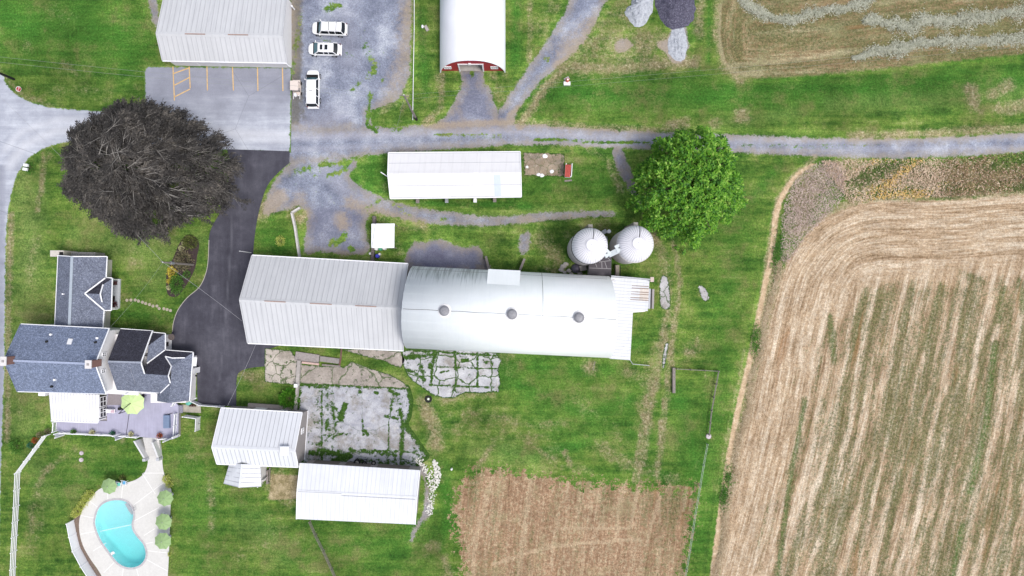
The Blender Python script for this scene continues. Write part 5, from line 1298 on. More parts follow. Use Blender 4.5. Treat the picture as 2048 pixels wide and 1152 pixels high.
JO = [((287,946),(329,946)), ((285,947),(311,988)), ((334,960),(265,1012)), ((318,1015),(268,1042)), ((310,1057),(288,1071)), ((246,968),(243,998)), ((215,985),(216,998)), ((180,1002),(198,1016)), ((163,1031),(190,1036)), ((162,1068),(192,1062)), ((186,1102),(212,1086)), ((208,1145),(228,1125)), ((247,1137),(240,1190)), ((273,1136),(285,1180)), ((290,1117),(336,1142)), ((294,1101),(338,1106)), ((340,1070),(322,1068)), ((293,1087),(306,1084))]
for a, b_ in JO: m.seg(P(*a), P(*b_), .09, .05, .056)
tag(m.build('terrace_joints', plain('joint_white', col(240, 238, 236), .8, var=.03)), kind='structure')
# ------------------------------------------------------------------ foliage
def leaf_mat(name, cols, rough=.75, trans=.25, clump=.25, cs=.45):
    g = G(name)
    r = g.rnd(); n = g.node('ShaderNodeMapRange', {0: g.noise(cs, 3, .6), 1: .3, 2: .7}).outputs[0]
    c = g.ramp(g.mth('ADD', g.mth('MULTIPLY', r, 1 - clump), g.mth('MULTIPLY', n, clump)), [(i / (len(cols) - 1), c_) for i, c_ in enumerate(cols)])
    d = g.node('ShaderNodeBsdfPrincipled', {'Base Color': c, 'Roughness': rough, 'Specular IOR Level': .3})
    t = g.node('ShaderNodeBsdfTranslucent', {'Color': c})
    m = g.node('ShaderNodeMixShader', {0: trans}); g.nt.links.new(d.outputs[0], m.inputs[1]); g.nt.links.new(t.outputs[0], m.inputs[2])
    g.nt.links.new(m.outputs[0], g.out.inputs[0])
    return g.m

def leaves(Pc, Ax, Up, L, W, fold=0.0):
    """kite-shaped leaves: base point, axis, rough normal, length, width -> verts, faces"""
    n = len(Pc)
    Ax = Ax / np.linalg.norm(Ax, axis=1, keepdims=True)
    Sd = np.cross(Ax, Up); Sd /= np.maximum(np.linalg.norm(Sd, axis=1, keepdims=True), 1e-6)
    L = np.reshape(L, (-1, 1)); W = np.reshape(W, (-1, 1))
    a = Pc; b = Pc + Ax * L * .45 + Sd * W * .5; c = Pc + Ax * L; d = Pc + Ax * L * .45 - Sd * W * .5
    c = c - np.array([0, 0, 1]) * L * fold
    V = np.stack([a, b, c, d], 1).reshape(-1, 3)
    F = np.arange(4 * n).reshape(n, 4)
    return V, F

def unit(n): 
    v = NR.normal(size=(n, 3)); return v / np.linalg.norm(v, axis=1, keepdims=True)

def outline_fn(pts, c):
    a = [math.atan2(-(y - c[1]), x - c[0]) for x, y in pts]; r = [math.hypot(x - c[0], y - c[1]) for x, y in pts]
    o = np.argsort(a); a = np.array(a)[o]; r = np.array(r)[o]
    a = np.concatenate([a - 2 * PI, a, a + 2 * PI]); r = np.concatenate([r, r, r])
    return lambda t: np.interp(t, a, r)

def big_tree(name, label, c_px, outline, top, low, hm, style, leafm, barkm):
    """crown outline in the photo at mid-height hm gives the real crown: dome from `low` up to `top` metres"""
    k = S * (H - hm) / H
    cc = P(*c_px, hm); base = Vector((cc.x, cc.y, 0))
    b = thing(name, label, 'tree', base)
    f0 = outline_fn(outline, c_px); f = (lambda t_: f0(t_) * (.93 if style == 'beech' else 1.0))
    lumps = [(R.uniform(0, 2 * PI), math.sqrt(R.random()) * .95, R.uniform(.12, .26), R.uniform(.4, 1.5)) for _ in range(46)]
    def dome(t, q):
        z = low + (top - low) * (1 - q ** 2.1) ** .55
        x = q * np.cos(t); y = q * np.sin(t); add = np.zeros_like(q)
        for a, r_, w_, h_ in lumps:
            d2 = ((x - r_ * math.cos(a)) ** 2 + (y - r_ * math.sin(a)) ** 2) / w_ ** 2
            add = np.maximum(add, h_ * np.exp(-d2 * 1.5))
        return z + add - .5
    # trunk and limbs
    m = MB(); th = top * .38
    m.tube([base + Vector((0, 0, -.2)), base + Vector((.1, .05, th * .5)), base + Vector((0, 0, th))], [.75 if style == 'beech' else .45, .6 if style == 'beech' else .36, .5 if style == 'beech' else .28], 10)
    tr = m.build('trunk', barkm, b, True)
    m = MB()
    nb = 64 if style == 'beech' else 34
    for i in range(nb):
        t = 2 * PI * i / nb + R.uniform(-.1, .1); q1 = R.uniform(.55, .97)
        Rr = float(f(math.atan2(math.sin(t), math.cos(t)))) * k
        pts = []; rs = []; z0 = R.uniform(th * .5, th); w_ = R.uniform(-.25, .25)
        nseg = 9
        for j in range(nseg):
            s = j / (nseg - 1); q = q1 * s; tt = t + w_ * s * s + .06 * math.sin(5 * s + i)
            zt = float(dome(np.array([tt]), np.array([q]))[0]) - (.55 if style == 'beech' else 1.0)
            z = z0 + (zt - z0) * (1 - (1 - s) ** 2.2)
            pts.append(base + Vector((q * Rr * math.cos(tt), q * Rr * math.sin(tt), z))); rs.append(lerp(.20, .03, s ** .7))
        m.tube(pts, rs, 5)
        if style == 'beech':
            for _ in range(5):
                j = R.randint(3, nseg - 2); p0 = pts[j]; d = (pts[j + 1] - pts[j]).normalized(); sd = Vector((-d.y, d.x, 0)) * R.choice((-1, 1)) * R.uniform(.4, 1)
                q = [p0 + (d * s + sd * s * .8 + Vector((0, 0, .18 * s + .05))) * R.uniform(.8, 1.2) * 1.6 for s in (0, .4, .8, 1.2)]
                q[0] = p0; m.tube(q, [.07, .055, .04, .015], 4)
    m.build('branches', barkm, b, True)
    return b, f, k, base, dome

g = G('beech_bark'); M_BARKG = g.fin(g.gain(col(138, 134, 130), g.noise(2.5, 4, .7), .75, 1.25), .9, spec=.1)
M_BARK = plain('brown_bark', col(96, 84, 70), .95, var=.3, scale=3)
M_BEECH = leaf_mat('copper_beech_leaves', [col(30, 28, 29), col(52, 49, 48), col(80, 76, 73), col(132, 124, 116)], .6, .15, .6, .4)
M_HICK = leaf_mat('bright_green_leaves', [col(22, 64, 14), col(70, 130, 30), col(124, 182, 48), col(198, 226, 118)], .55, .3, .5, .8)

# dark copper beech, sprays of leaves sweeping out and down from the limbs
co_ = (296, 340)
out_ = [(240,197),(262,203),(300,203),(345,214),(372,238),(400,246),(430,272),(452,292),(462,325),(474,342),(462,362),(466,398),(452,415),(452,442),(430,450),(410,432),(392,410),(370,420),(345,440),(335,462),(312,470),(300,484),(270,474),(255,480),(232,470),(214,450),(190,444),(165,440),(150,425),(138,408),(124,385),(132,360),(120,335),(126,305),(134,278),(150,255),(178,240),(200,225),(225,212)]
b, f, k, base, dome = big_tree('copper_beech', 'huge dark purple-grey copper beech beside the black driveway', co_, out_, 15.0, 3.6, 7.5, 'beech', M_BEECH, M_BARKG)
nf = 760
ft = NR.uniform(-PI, PI, nf); fq = np.sqrt(NR.uniform(0.0, 1, nf)) * .98
fRr = f(ft) * k * (1 + .05 * np.sin(ft * 17) + NR.normal(0, .02, nf))
fz = dome(ft, fq) + NR.normal(0, .55, nf) - .2
fc = np.stack([base.x + fq * fRr * np.cos(ft), base.y + fq * fRr * np.sin(ft), fz], 1)
frad = np.stack([np.cos(ft), np.sin(ft), np.zeros(nf)], 1); ftan = np.stack([-np.sin(ft), np.cos(ft), np.zeros(nf)], 1)
fax = frad + ftan * (np.sin(ft * 5 + fq * 6)[:, None] * .7 + NR.normal(0, .4, (nf, 1))) + np.array([0, 0, 1]) * (-.05 - .7 * fq[:, None] ** 4)
fax /= np.linalg.norm(fax, axis=1, keepdims=True)
fsd = np.cross(fax, [0, 0, 1.0]); fsd /= np.linalg.norm(fsd, axis=1, keepdims=True)
ctr = []; axs = []
for j in range(13):
    s = NR.uniform(0, 1, nf); sp = NR.choice([-1, 1], nf) * (.08 + .5 * s) * NR.uniform(.3, 1.1, nf)
    ctr.append(fc + fax * (s * 1.7 - .9)[:, None] + fsd * sp[:, None] + NR.normal(0, .05, (nf, 3)) - np.array([0, 0, .28]) * np.abs(sp)[:, None])
    axs.append(fax + fsd * (sp * 1.1)[:, None] + NR.normal(0, .14, (nf, 3)))
ctr = np.concatenate(ctr); ax = np.concatenate(axs); ax /= np.linalg.norm(ax, axis=1, keepdims=True)
# a thinner, lower layer that fills the gaps with shade
n2 = 1700; t = NR.uniform(-PI, PI, n2); q = np.sqrt(NR.uniform(0, .88, n2)); r2 = f(t) * k
c2_ = np.stack([base.x + q * r2 * np.cos(t), base.y + q * r2 * np.sin(t), dome(t, q) - NR.uniform(1.2, 3.2, n2)], 1)
ctr = np.concatenate([ctr, c2_]); ax = np.concatenate([ax, np.stack([np.cos(t), np.sin(t), np.full(n2, -.2)], 1) + NR.normal(0, .5, (n2, 3))]); ax /= np.linalg.norm(ax, axis=1, keepdims=True)
n = len(ctr)
sd = np.cross(ax, [0, 0, 1.0]); sd /= np.linalg.norm(sd, axis=1, keepdims=True)
VV = []; FF = []; off = 0
nl = 8; ln = NR.uniform(.6, 1.1, n)
for i in range(nl):
    s = (i / (nl - 1)) * ln; side = (1 if i % 2 else -1)
    p = ctr + ax * s[:, None] - np.array([0, 0, .10]) * (s[:, None] ** 2) + NR.normal(0, .04, (n, 3))
    a2 = ax * .8 + sd * side * NR.uniform(.25, .9, (n, 1)) + NR.normal(0, .15, (n, 3))
    up = np.tile([0, 0, 1.0], (n, 1)) + NR.normal(0, .35, (n, 3))
    V, F = leaves(p, a2, up, NR.uniform(.28, .46, n), NR.uniform(.10, .18, n), .05)
    VV.append(V); FF.append(F + off); off += len(V)
np_mesh('crown', np.concatenate(VV), np.concatenate(FF), M_BEECH, b)
# pale grey twigs along the sprays
m = MB()
for i in range(0, nf):
    if NR.uniform() < .25: continue
    p = Vector(fc[i]) + Vector((0,0,.03)); a = Vector(fax[i]); d_ = Vector(fsd[i]); c_ = R.uniform(-.3, .3)
    m.tube([p - a * 1.6 + d_ * c_ - Vector((0,0,.12)), p - a * .7 + d_ * c_ * .3 + Vector((0,0,.02)), p + Vector((0,0,.05)), p + a * .9 + Vector((0,0,-.02))], [.045, .036, .026, .010], 3)
    for s_ in (-1, 1): m.tube([p - a * .4, p + a * .15 + d_ * s_ * .32 - Vector((0,0,.04)), p + a * .7 + d_ * s_ * .62 - Vector((0,0,.2))], [.03, .025, .008], 3)
m.build('twigs', M_BARKG, b)

# bright green tree by the silos: rosettes of leaves
co_ = (1386, 370)
out_ = [(1385,246),(1410,250),(1440,264),(1470,285),(1476,305),(1472,325),(1485,345),(1492,370),(1502,395),(1497,415),(1478,428),(1465,440),(1445,452),(1420,470),(1412,488),(1392,502),(1372,492),(1368,475),(1345,468),(1318,462),(1296,462),(1290,448),(1280,432),(1272,415),(1264,398),(1268,375),(1278,360),(1268,342),(1275,330),(1296,315),(1312,298),(1318,276),(1338,266),(1360,262)]
b, f, k, base, dome = big_tree('hickory_tree', 'bright green leafy tree between the gravel lane and the silos', co_, out_, 12.5, 2.8, 6.5, 'hick', M_HICK, M_BARK)
n = 2500
t = NR.uniform(-PI, PI, n); q = np.sqrt(NR.uniform(0, 1, n))
gapn = np.sin(t * 11 + q * 9) * .5 + np.sin(q * 17 - t * 7 + 1.3) * .5
keepm = (gapn > -.55) | (NR.uniform(size=n) < .15)
t, q = t[keepm], q[keepm]; n = len(t)
Rr = f(t) * k * (.97 + .05 * np.sin(t * 15) + NR.normal(0, .02, n))
z = dome(t, q) - np.abs(NR.normal(0, .6, n)) - NR.uniform(.5, 4.5, n) * (NR.uniform(size=n) < .42)
ctr = np.stack([base.x + q * Rr * np.cos(t), base.y + q * Rr * np.sin(t), z], 1)
VV = []; FF = []; off = 0
for i in range(9):
    a = 2 * PI * i / 9 + NR.uniform(0, 1, n)
    ax = np.stack([np.cos(a) + .35 * np.cos(t) * q, np.sin(a) + .35 * np.sin(t) * q, NR.uniform(-.55, .5, n)], 1)
    up = np.tile([0, 0, 1.0], (n, 1)) + NR.normal(0, .3, (n, 3))
    V, F = leaves(ctr + NR.normal(0, .10, (n, 3)), ax, up, NR.uniform(.34, .62, n), NR.uniform(.17, .28, n), .10)
    VV.append(V); FF.append(F + off); off += len(V)
np_mesh('crown', np.concatenate(VV), np.concatenate(FF), M_HICK, b)

# ------------------------------------------------------------------ shrubs
def shrub(name, label, px, py, rx, ry, h, mat, n=420, leaf=.16, cat='shrub', group=None, spiky=0.0, stem=True):
    c = P(px, py); b = thing(name, label, cat, c, group)
    u = unit(n); u[:, 2] = np.abs(u[:, 2]) ** .8
    rr = NR.uniform(.55, 1.08, (n, 1)); 
    lump = 1 + .18 * np.sin(u[:, :1] * 9 + px) * np.cos(u[:, 1:2] * 8 + py)
    p = u * rr * lump * np.array([rx, ry, h]) + np.array(c) + np.array([0, 0, .08])
    ax = u * (1.0 + spiky) + NR.normal(0, .55 / (1 + spiky), (n, 3)); up = np.tile([0, 0, 1.0], (n, 1)) + NR.normal(0, .5, (n, 3))
    V, F = leaves(p, ax, up, NR.uniform(.8, 1.4, n) * leaf, NR.uniform(.4, .7, n) * leaf / (1 + spiky * .6))
    np_mesh('foliage', V, F, mat, b)
    m = MB()
    for i in range(7):
        a = 2 * PI * i / 7; m.tube([c, c + Vector((math.cos(a) * rx * .5, math.sin(a) * ry * .5, h * .7))], [.04, .015], 4)
    m.build('stems', M_BARK, b)
    return b
M_SHG = leaf_mat('shrub_green', [col(48, 96, 34), col(86, 142, 50), col(134, 176, 84)], .7, .35)
M_SHY = leaf_mat('shrub_yellow_green', [col(158, 176, 70), col(214, 222, 112), col(244, 244, 172)], .7, .4)
M_SHR = leaf_mat('shrub_rosy', [col(70, 80, 46), col(128, 124, 92), col(186, 168, 140)])
M_SHO = leaf_mat('shrub_olive', [col(56, 74, 30), col(96, 110, 50), col(148, 150, 88)])
M_SHB = leaf_mat('shrub_bluegreen', [col(18, 70, 56), col(44, 112, 84), col(90, 150, 116)])
M_GOLD = leaf_mat('gold_flower', [col(176, 158, 40), col(226, 206, 72), col(246, 236, 140)])
M_CREAM = leaf_mat('cream_flower', [col(176, 176, 120), col(226, 222, 170), col(246, 244, 214)])
M_VIOLET = leaf_mat('dark_red_leaf', [col(60, 20, 30), col(98, 34, 48), col(140, 60, 70)])
M_ORANGE = leaf_mat('orange_flower', [col(120, 50, 30), col(176, 84, 44), col(214, 130, 80)])
shrub('shrub', 'rounded olive shrub at the north tip of the mulched bed', 383, 485, 1.15, 1.05, 1.1, M_SHO, 700, .2)
shrub('shrub', 'pale rosy-leaved shrub below the power pole in the mulched bed', 370, 522, 1.3, 1.5, 1.2, M_SHR, 900, .2)
shrub('shrub', 'loose yellow shrub at the west side of the mulched bed', 346, 545, .65, 1.0, .8, M_GOLD, 420, .18)
shrub('shrub', 'deep green shrub filling the south end of the mulched bed', 356, 568, .95, 1.5, 1.1, M_SHG, 900, .2)
shrub('shrub', 'small green shrub between the rosy shrub and the driveway', 375, 549, .6, .6, .6, M_SHG, 240, .16)
shrub('flower_clump', 'pale green flower clump beside the olive shrub', 363.5, 496.5, .38, .42, .4, M_CREAM, 180, .12, 'flowers')
shrub('flower_clump', 'tiny cream flower clump at the top of the mulched bed', 367.5, 486.5, .22, .24, .3, M_CREAM, 90, .1, 'flowers')
shrub('flower_clump', 'round golden flower clump at the west edge of the bed', 340, 562.5, .38, .36, .4, M_GOLD, 200, .12, 'flowers')
shrub('flower_clump', 'round cream flower clump near the south end of the bed', 338.5, 575.5, .32, .3, .35, M_CREAM, 160, .12, 'flowers')
shrub('shrub', 'blue-green shrub at the foot of the copper beech', 345, 440, 1.1, .9, .8, M_SHB, 500, .2)
shrub('shrub', 'yellow-green shrub at the skirts of the copper beech', 376, 419, 1.5, .6, .8, M_SHY, 500, .18)
shrub('shrub', 'small bright green bush beside the mailboxes', 63, 337, .75, .9, .9, M_SHG, 420, .18)
shrub('shrub', 'spiky bright green bush in the corner by the low concrete wall', 580, 796, 1.25, 1.3, 1.5, leaf_mat('grassy_green', [col(46,100,20), col(84,150,34), col(142,192,74)]), 1500, .34, 'shrub', None, 1.4)
shrub('shrub', 'young leafy bush on the lawn west of the white rail fence', 36, 892, .95, 1.05, .9, M_SHG, 520, .2)
shrub('shrub', 'little yellow flowering bush on the grass beside the black driveway', 562, 482, .7, .75, .6, M_SHY, 380, .16)
for i, (x, y, rx, ry) in enumerate(((183,987,.72,.6),(176,994,.68,.62),(170,1003,.66,.6),(164,1012,.62,.6),(157,1021,.66,.55),(152,1027,.5,.5))):
    shrub('shrub', 'yellow-green clipped shrub in the row hugging the pool terrace', x, y, rx, ry, .7, M_SHY, 330, .15, 'shrub', 'row of yellow-green shrubs along the pool terrace')
shrub('shrub', 'golden-green shrub on the east edge of the terrace, nearer the steps', 334, 957, .55, .6, .6, M_SHY, 320, .15)
shrub('shrub', 'golden-green shrub on the east edge of the terrace, farther from the steps', 340, 967, .5, .6, .55, M_SHY, 300, .15)
shrub('shrub', 'small green plant behind the blue poolside chairs', 247, 954, .5, .38, .45, M_SHO, 200, .14)
shrub('shrub', 'small yellow tuft on the terrace edge south of the last green umbrella', 340, 1107, .2, .35, .35, M_SHY, 100, .12)
shrub('shrub', 'tiny green tuft on the terrace edge beside the middle umbrella', 342, 1034, .2, .3, .35, M_SHG, 100, .12)

# ------------------------------------------------------------------ weeds, stubble edge, hay windrows
def scatter(name, label, pts, mat, L, W, tilt, kind='stuff', bias=None):
    n = len(pts)
    a = NR.uniform(0, 2 * PI, n)
    ax = np.stack([np.cos(a), np.sin(a), NR.uniform(tilt[0], tilt[1], n)], 1)
    if bias is not None: ax[:, :2] += np.array(bias)
    up = np.tile([0, 0, 1.0], (n, 1)) + NR.normal(0, .4, (n, 3))
    V, F = leaves(pts, ax, up, NR.uniform(L[0], L[1], n), NR.uniform(W[0], W[1], n))
    o = np_mesh(name, V, F, mat)
    return tag(o, label, kind=kind)
def in_poly(poly, n):
    xs = [p[0] for p in poly]; ys = [p[1] for p in poly]
    X = NR.uniform(min(xs), max(xs), n * 3); Y = NR.uniform(min(ys), max(ys), n * 3)
    m = inside(X, Y, poly); X, Y = X[m][:n], Y[m][:n]
    return X, Y
def to3(X, Y, Z): return np.stack([(X - 1024) * S, (576 - Y) * S, Z], 1)
weed1 = sm([(1566,420),(1582,372),(1612,340),(1650,324),(1680,330),(1688,360),(1682,400),(1648,438),(1610,474),(1580,520),(1560,520),(1562,470)], 3, True)
X, Y = in_poly(weed1, 6500)
hz = .25 + .35 * np.abs(np.sin(X / 17.0) * np.cos(Y / 14.0))
scatter('dead_weeds', None, to3(X, Y, NR.uniform(.02, 1, len(X)) * hz), leaf_mat('dead_weed', [col(148,126,120), col(192,168,160), col(222,200,190), col(244,228,216)], .9, .1), (.2, .5), (.03, .08), (-.15, .3))
weed2 = [(1640,322),(1750,320),(1900,318),(2060,306),(2160,298),(2160,382),(2048,384),(1900,394),(1760,398),(1700,408),(1680,380)]
X, Y = in_poly(weed2, 12000)
Xn = X + NR.normal(0, 14, len(X)); sel = np.sin(X / 46.0 + 1.2) + .7 * np.sin(Y / 13.0 + X / 31.0) + NR.normal(0, .25, len(X)) - .25 * (X < 1890)
hz = .25 + .45 * np.abs(np.sin(X / 23.0) * np.cos(Y / 15.0))
gold = (sel > -.1) & (sel < .55) & (Xn < 1890) & (Xn > 1740); green = (sel >= .85) & (NR.uniform(size=len(X)) < .75)
dark = (Xn > 1890) & ~green & (NR.uniform(size=len(X)) < .75); tanm = ~(gold | green | dark)
for nm, mk_, cols_ in (('golden_weeds', gold, [col(196,150,80), col(240,200,124), col(252,228,168)]), ('green_weeds', green, [col(44,76,30), col(78,108,44), col(128,148,76)]), ('brown_weeds', dark, [col(96,76,60), col(152,126,96), col(200,174,134)]), ('tan_weeds', tanm, [col(176,146,124), col(222,194,168), col(248,228,206)])):
    scatter(nm, None, to3(X[mk_], Y[mk_], NR.uniform(.02, 1, mk_.sum()) * hz[mk_]), leaf_mat(nm, cols_, .9, .12), (.22, .5), (.05, .12), (-.15, .3))
# bleached grass flopping over the field edge
line_ = sm([(1557,530),(1546,590),(1531,655),(1517,720),(1499,800),(1484,870),(1468,950),(1454,1030),(1443,1100),(1431,1170),(1420,1230)], 8)
la = np.array(line_); idx = NR.integers(0, len(la), 9000)
X = la[idx, 0] + NR.normal(0, 4.2, 9000) + 3 * np.sin(la[idx, 1] / 21.0); Y = la[idx, 1] + NR.uniform(-8, 8, 9000)
scatter('bleached_grass', None, to3(X, Y, NR.uniform(.03, .4, 9000)), leaf_mat('bleached', [col(160,136,106), col(208,186,154), col(240,224,198)], .9, .1), (.3, .7), (.03, .07), (-.1, .3), bias=(-.5, -.1))
gp = [(1556,500),(1551,520),(1512,668),(1508,690),(1456,955),(1449,985),(1447,1000),(1560,480)]
X = np.concatenate([NR.normal(x, 5, 260) for x, y in gp]); Y = np.concatenate([NR.normal(y, 12, 260) for x, y in gp])
scatter('edge_weeds', None, to3(X, Y, NR.uniform(.03, .4, len(X))), M_SHG, (.2, .45), (.06, .14), (.1, .8))
M_HAYROW = leaf_mat('grey_green_hay', [col(140,142,122), col(192,194,174), col(232,230,214)], .95, .15, .35, 1.5)
def windrow(label, pts, w, seed):
    ln = np.array(sm(pts, 10)); n = int(20 * np.sum(np.hypot(*np.diff(ln, axis=0).T)))
    idx = NR.integers(0, len(ln) - 1, n); t_ = NR.uniform(0, 1, n)[:, None]
    p = ln[idx] * (1 - t_) + ln[idx + 1] * t_
    ww = w * (.75 + .45 * np.sin(p[:, 0] / 27.0 + seed) * np.sin(p[:, 0] / 11.0 + seed * 2)) * np.clip(np.minimum(idx, len(ln) - idx) / 6.0, .25, 1)
    o_ = NR.normal(0, .46, n) + .22 * np.sin(p[:, 0] / 4.3 + seed) * np.sin(p[:, 0] / 9.1); X = p[:, 0] + NR.normal(0, 3, n); Y = p[:, 1] + o_ * ww + 2.5 * np.sin(p[:, 0] / 19.0) + 1.5 * np.sin(p[:, 0] / 7.0)
    Z = .05 + .38 * np.exp(-o_ ** 2 * 3) * NR.uniform(.3, 1, n)
    a = NR.uniform(0, 2 * PI, n)
    ax = np.stack([np.cos(a) + .5, np.sin(a), NR.uniform(-.2, .2, n)], 1); up = np.tile([0, 0, 1.0], (n, 1)) + NR.normal(0, .4, (n, 3))
    V, F = leaves(to3(X, Y, Z), ax, up, NR.uniform(.22, .5, n), NR.uniform(.05, .11, n))
    c = P(float(ln[:, 0].mean()), float(ln[:, 1].mean()))
    o = np_mesh('hay_windrow', V, F, M_HAYROW, None, tuple(c)); tag(o, label, 'windrow', 'raked windrows of cut hay')
windrow('curving grey hay windrow coming in from the top edge of the mown meadow', [(1470,-20),(1490,8),(1512,22),(1540,36),(1580,38),(1620,30),(1660,22),(1700,12),(1735,2),(1760,-12)], 14, 1.0)
windrow('middle grey hay windrow, the broadest, ending in a ragged tip near the meadow centre', [(1728,40),(1760,46),(1810,52),(1850,40),(1890,46),(1930,36),(1980,34),(2048,22),(2120,12)], 20, 2.3)
windrow('grey hay windrow lying nearest the green grass strip', [(1708,116),(1745,106),(1790,100),(1825,88),(1880,86),(1940,80),(1990,84),(2048,76),(2120,70)], 16, 4.1)
# ------------------------------------------------------------------ vehicles (built nose towards -x, then turned)
g = G('white_car_paint'); M_PAINT = g.fin(g.gain(col(236, 236, 238, 1.2), g.noise(.8, 2, .5), .97, 1.02), .22, spec=.5, Coat_Weight=.6)
M_CGLASS = G('car_glass').fin(col(24, 30, 34), .05, spec=.7)
M_WSCR = G('windscreen').fin(col(70, 112, 122), .06, spec=.7)
M_TYRE = M_BLACK
M_RIM = plain('alloy_rim', col(196, 198, 202), .3, .6, var=.05)
M_LAMP = plain('lamp_lens', col(210, 214, 218), .15, var=.03); M_TAIL = plain('tail_lens', col(120, 20, 24), .2, var=.05)

def loft(secs):
    """secs: list of closed rings with equal counts"""
    m = MB(); n = len(secs[0]); vs = [v for s_ in secs for v in s_]; fs = []
    for j in range(len(secs) - 1):
        for i in range(n):
            a = j * n + i; b_ = j * n + (i + 1) % n; fs.append((a, b_, b_ + n, a + n))
    fs += [tuple(range(n - 1, -1, -1)), tuple(range((len(secs) - 1) * n, len(secs) * n))]
    return m.add(vs, fs)

def car(name, label, L, W, body, roof, belt, hood, ws, we, re0, re1, rails=False, sunroofs=(), wheel_x=(.17,.79), wheel_r=.38, arches=(), hoodmarks=False):
    """body: [(t, halfwidth factor, z top)] along the length; roof from ws..re at height roof"""
    b = thing(name, label, 'car', (0, 0, 0), None)
    X = lambda t: (t - .5) * L
    hw = W / 2
    secs = []
    for t, f, z in body:
        y = hw * f; z0 = .34 if .06 < t < .94 else .45
        secs.append([Vector((X(t), s * yy, zz)) for s, yy, zz in ((1, y * .86, z0), (1, y * .99, z0 + .12), (1, y, .68), (1, y * .985, z - .12), (1, y * .93, z), (-1, y * .93, z), (-1, y * .985, z - .12), (-1, y, .68), (-1, y * .99, z0 + .12), (-1, y * .86, z0))])
    bo = loft(secs).build('body', M_PAINT, b, True)
    md = bo.modifiers.new('bevel', 'SUBSURF'); md.levels = 1; md.render_levels = 2
    # cabin: pillars and roof in body colour, glass set in between
    rw0, rw1 = hw * .93, hw * .74
    st = [(ws, belt, rw0, 0), (we, roof, rw1, 1), ((we + re0) / 2, roof + .05, rw1 * 1.02, 1), (re0, roof - .02, rw1 * .98, 1), (re1, belt, rw0 * .95, 0)]
    secs = []
    cab = [(we - .012, roof - .03, rw1 * .97), (we + .04, roof + .02, rw1), ((we + re0) / 2, roof + .05, rw1 * 1.02), (re0 - .04, roof + .02, rw1), (re0 + .01, roof - .04, rw1 * .96)]
    for t, z, y in cab:
        secs.append([Vector((X(t), s * yy, zz)) for s, yy, zz in ((1, y, z - .12), (1, y * .97, z - .03), (1, y * .7, z + .01), (-1, y * .7, z + .01), (-1, y * .97, z - .03), (-1, y, z - .12))])
    r = loft(secs).build('roof', M_PAINT, b, True)
    # pillars
    ctr = (we + re0) / 2
    pill = [((ws + .01, belt), (we, roof - .05)), ((lerp(we, re0, .36), belt), (lerp(we, re0, .36), roof - .05)), ((lerp(we, re0, .68), belt), (lerp(we, re0, .68), roof - .05)), ((re1 - .01, belt), (re0, roof - .05))]
    for s in (-1, 1):
        for (t0, z0), (t1, z1) in pill:
            MB().beam(Vector((X(t0), s * rw0 * .985, z0 - .02)), Vector((X(t1), s * rw1 * .985, z1 + .02)), .09, .12).build('pillar', M_PAINT, b)
        tt = [we, lerp(we, re0, .36), lerp(we, re0, .68), re0]; tb = [ws + .03, lerp(we, re0, .36), lerp(we, re0, .68), re1 - .02]
        for i in range(3):
            q = [Vector((X(tb[i]) + .05, s * rw0 * .975, belt)), Vector((X(tb[i + 1]) - .05, s * rw0 * .975, belt)), Vector((X(tt[i + 1]) - .04, s * rw1 * .985, roof - .07)), Vector((X(tt[i]) + .05, s * rw1 * .985, roof - .07))]
            MB().poly(q if s < 0 else q[::-1]).build('side_window', M_CGLASS, b)
    for nm, t0, t1, mt in (('windscreen', ws, we - .006, M_WSCR), ('rear_window', re1, re0 + .006, M_CGLASS)):
        rows = []
        for k_ in range(7):
            s = -1 + 2 * k_ / 6
            bow = .016 * (1 - s * s) * (-1 if nm == 'windscreen' else 1)
            rows.append((Vector((X(t0 + bow), s * rw0 * .93, belt + .015)), Vector((X(t1 + bow * .6), s * rw1 * .95, roof - .04))))
        m = MB()
        m.add([p for q in rows for p in q], [(2 * i, 2 * i + 2, 2 * i + 3, 2 * i + 1) for i in range(6)])
        m.build(nm, mt, b)
    MB().box((X(.5), 0, belt - .04), (L * (re1 - ws) * .96, W * .86, .06)).build('interior', M_DARK, b)
    for s in (-1, 1):
        for t in wheel_x:
            c = Vector((X(t), s * (hw - .1), wheel_r))
            def disc(r_, y0, y1, n=20):
                m = MB(); vs = [Vector((c.x + r_ * math.cos(2 * PI * i / n), c.y + yy * s, c.z + r_ * math.sin(2 * PI * i / n))) for yy in (y0, y1) for i in range(n)]
                m.add(vs, [(i, (i + 1) % n, n + (i + 1) % n, n + i) for i in range(n)] + [tuple(range(n)), tuple(range(n, 2 * n))]); return m
            wv = thing('wheel', None, None, c); wv.parent = b; wv.location = c; ORG[wv.name] = c
            disc(wheel_r, -.14, .13).build('tyre', M_TYRE, wv); disc(wheel_r * .62, .10, .145).build('rim', M_RIM, wv)
        MB().box((X(ws + .035), s * (hw + .1), belt + .02), (.12, .24, .17), s * .25).build('mirror', M_PAINT, b)
        MB().box((X(.055), s * hw * .70, .74), (.14, .26, .14), s * .55).build('headlight', M_LAMP, b)
        MB().box((X(.985), s * hw * .80, .92), (.08, .16, .42)).build('tail_light', M_TAIL, b)
    MB().box((X(.004), 0, .52), (.10, W * .42, .2)).build('front_bumper', M_PAINT, b); MB().box((X(1.002), 0, .55), (.14, W * .86, .22)).build('rear_bumper', M_GALV if rails else M_PAINT, b)
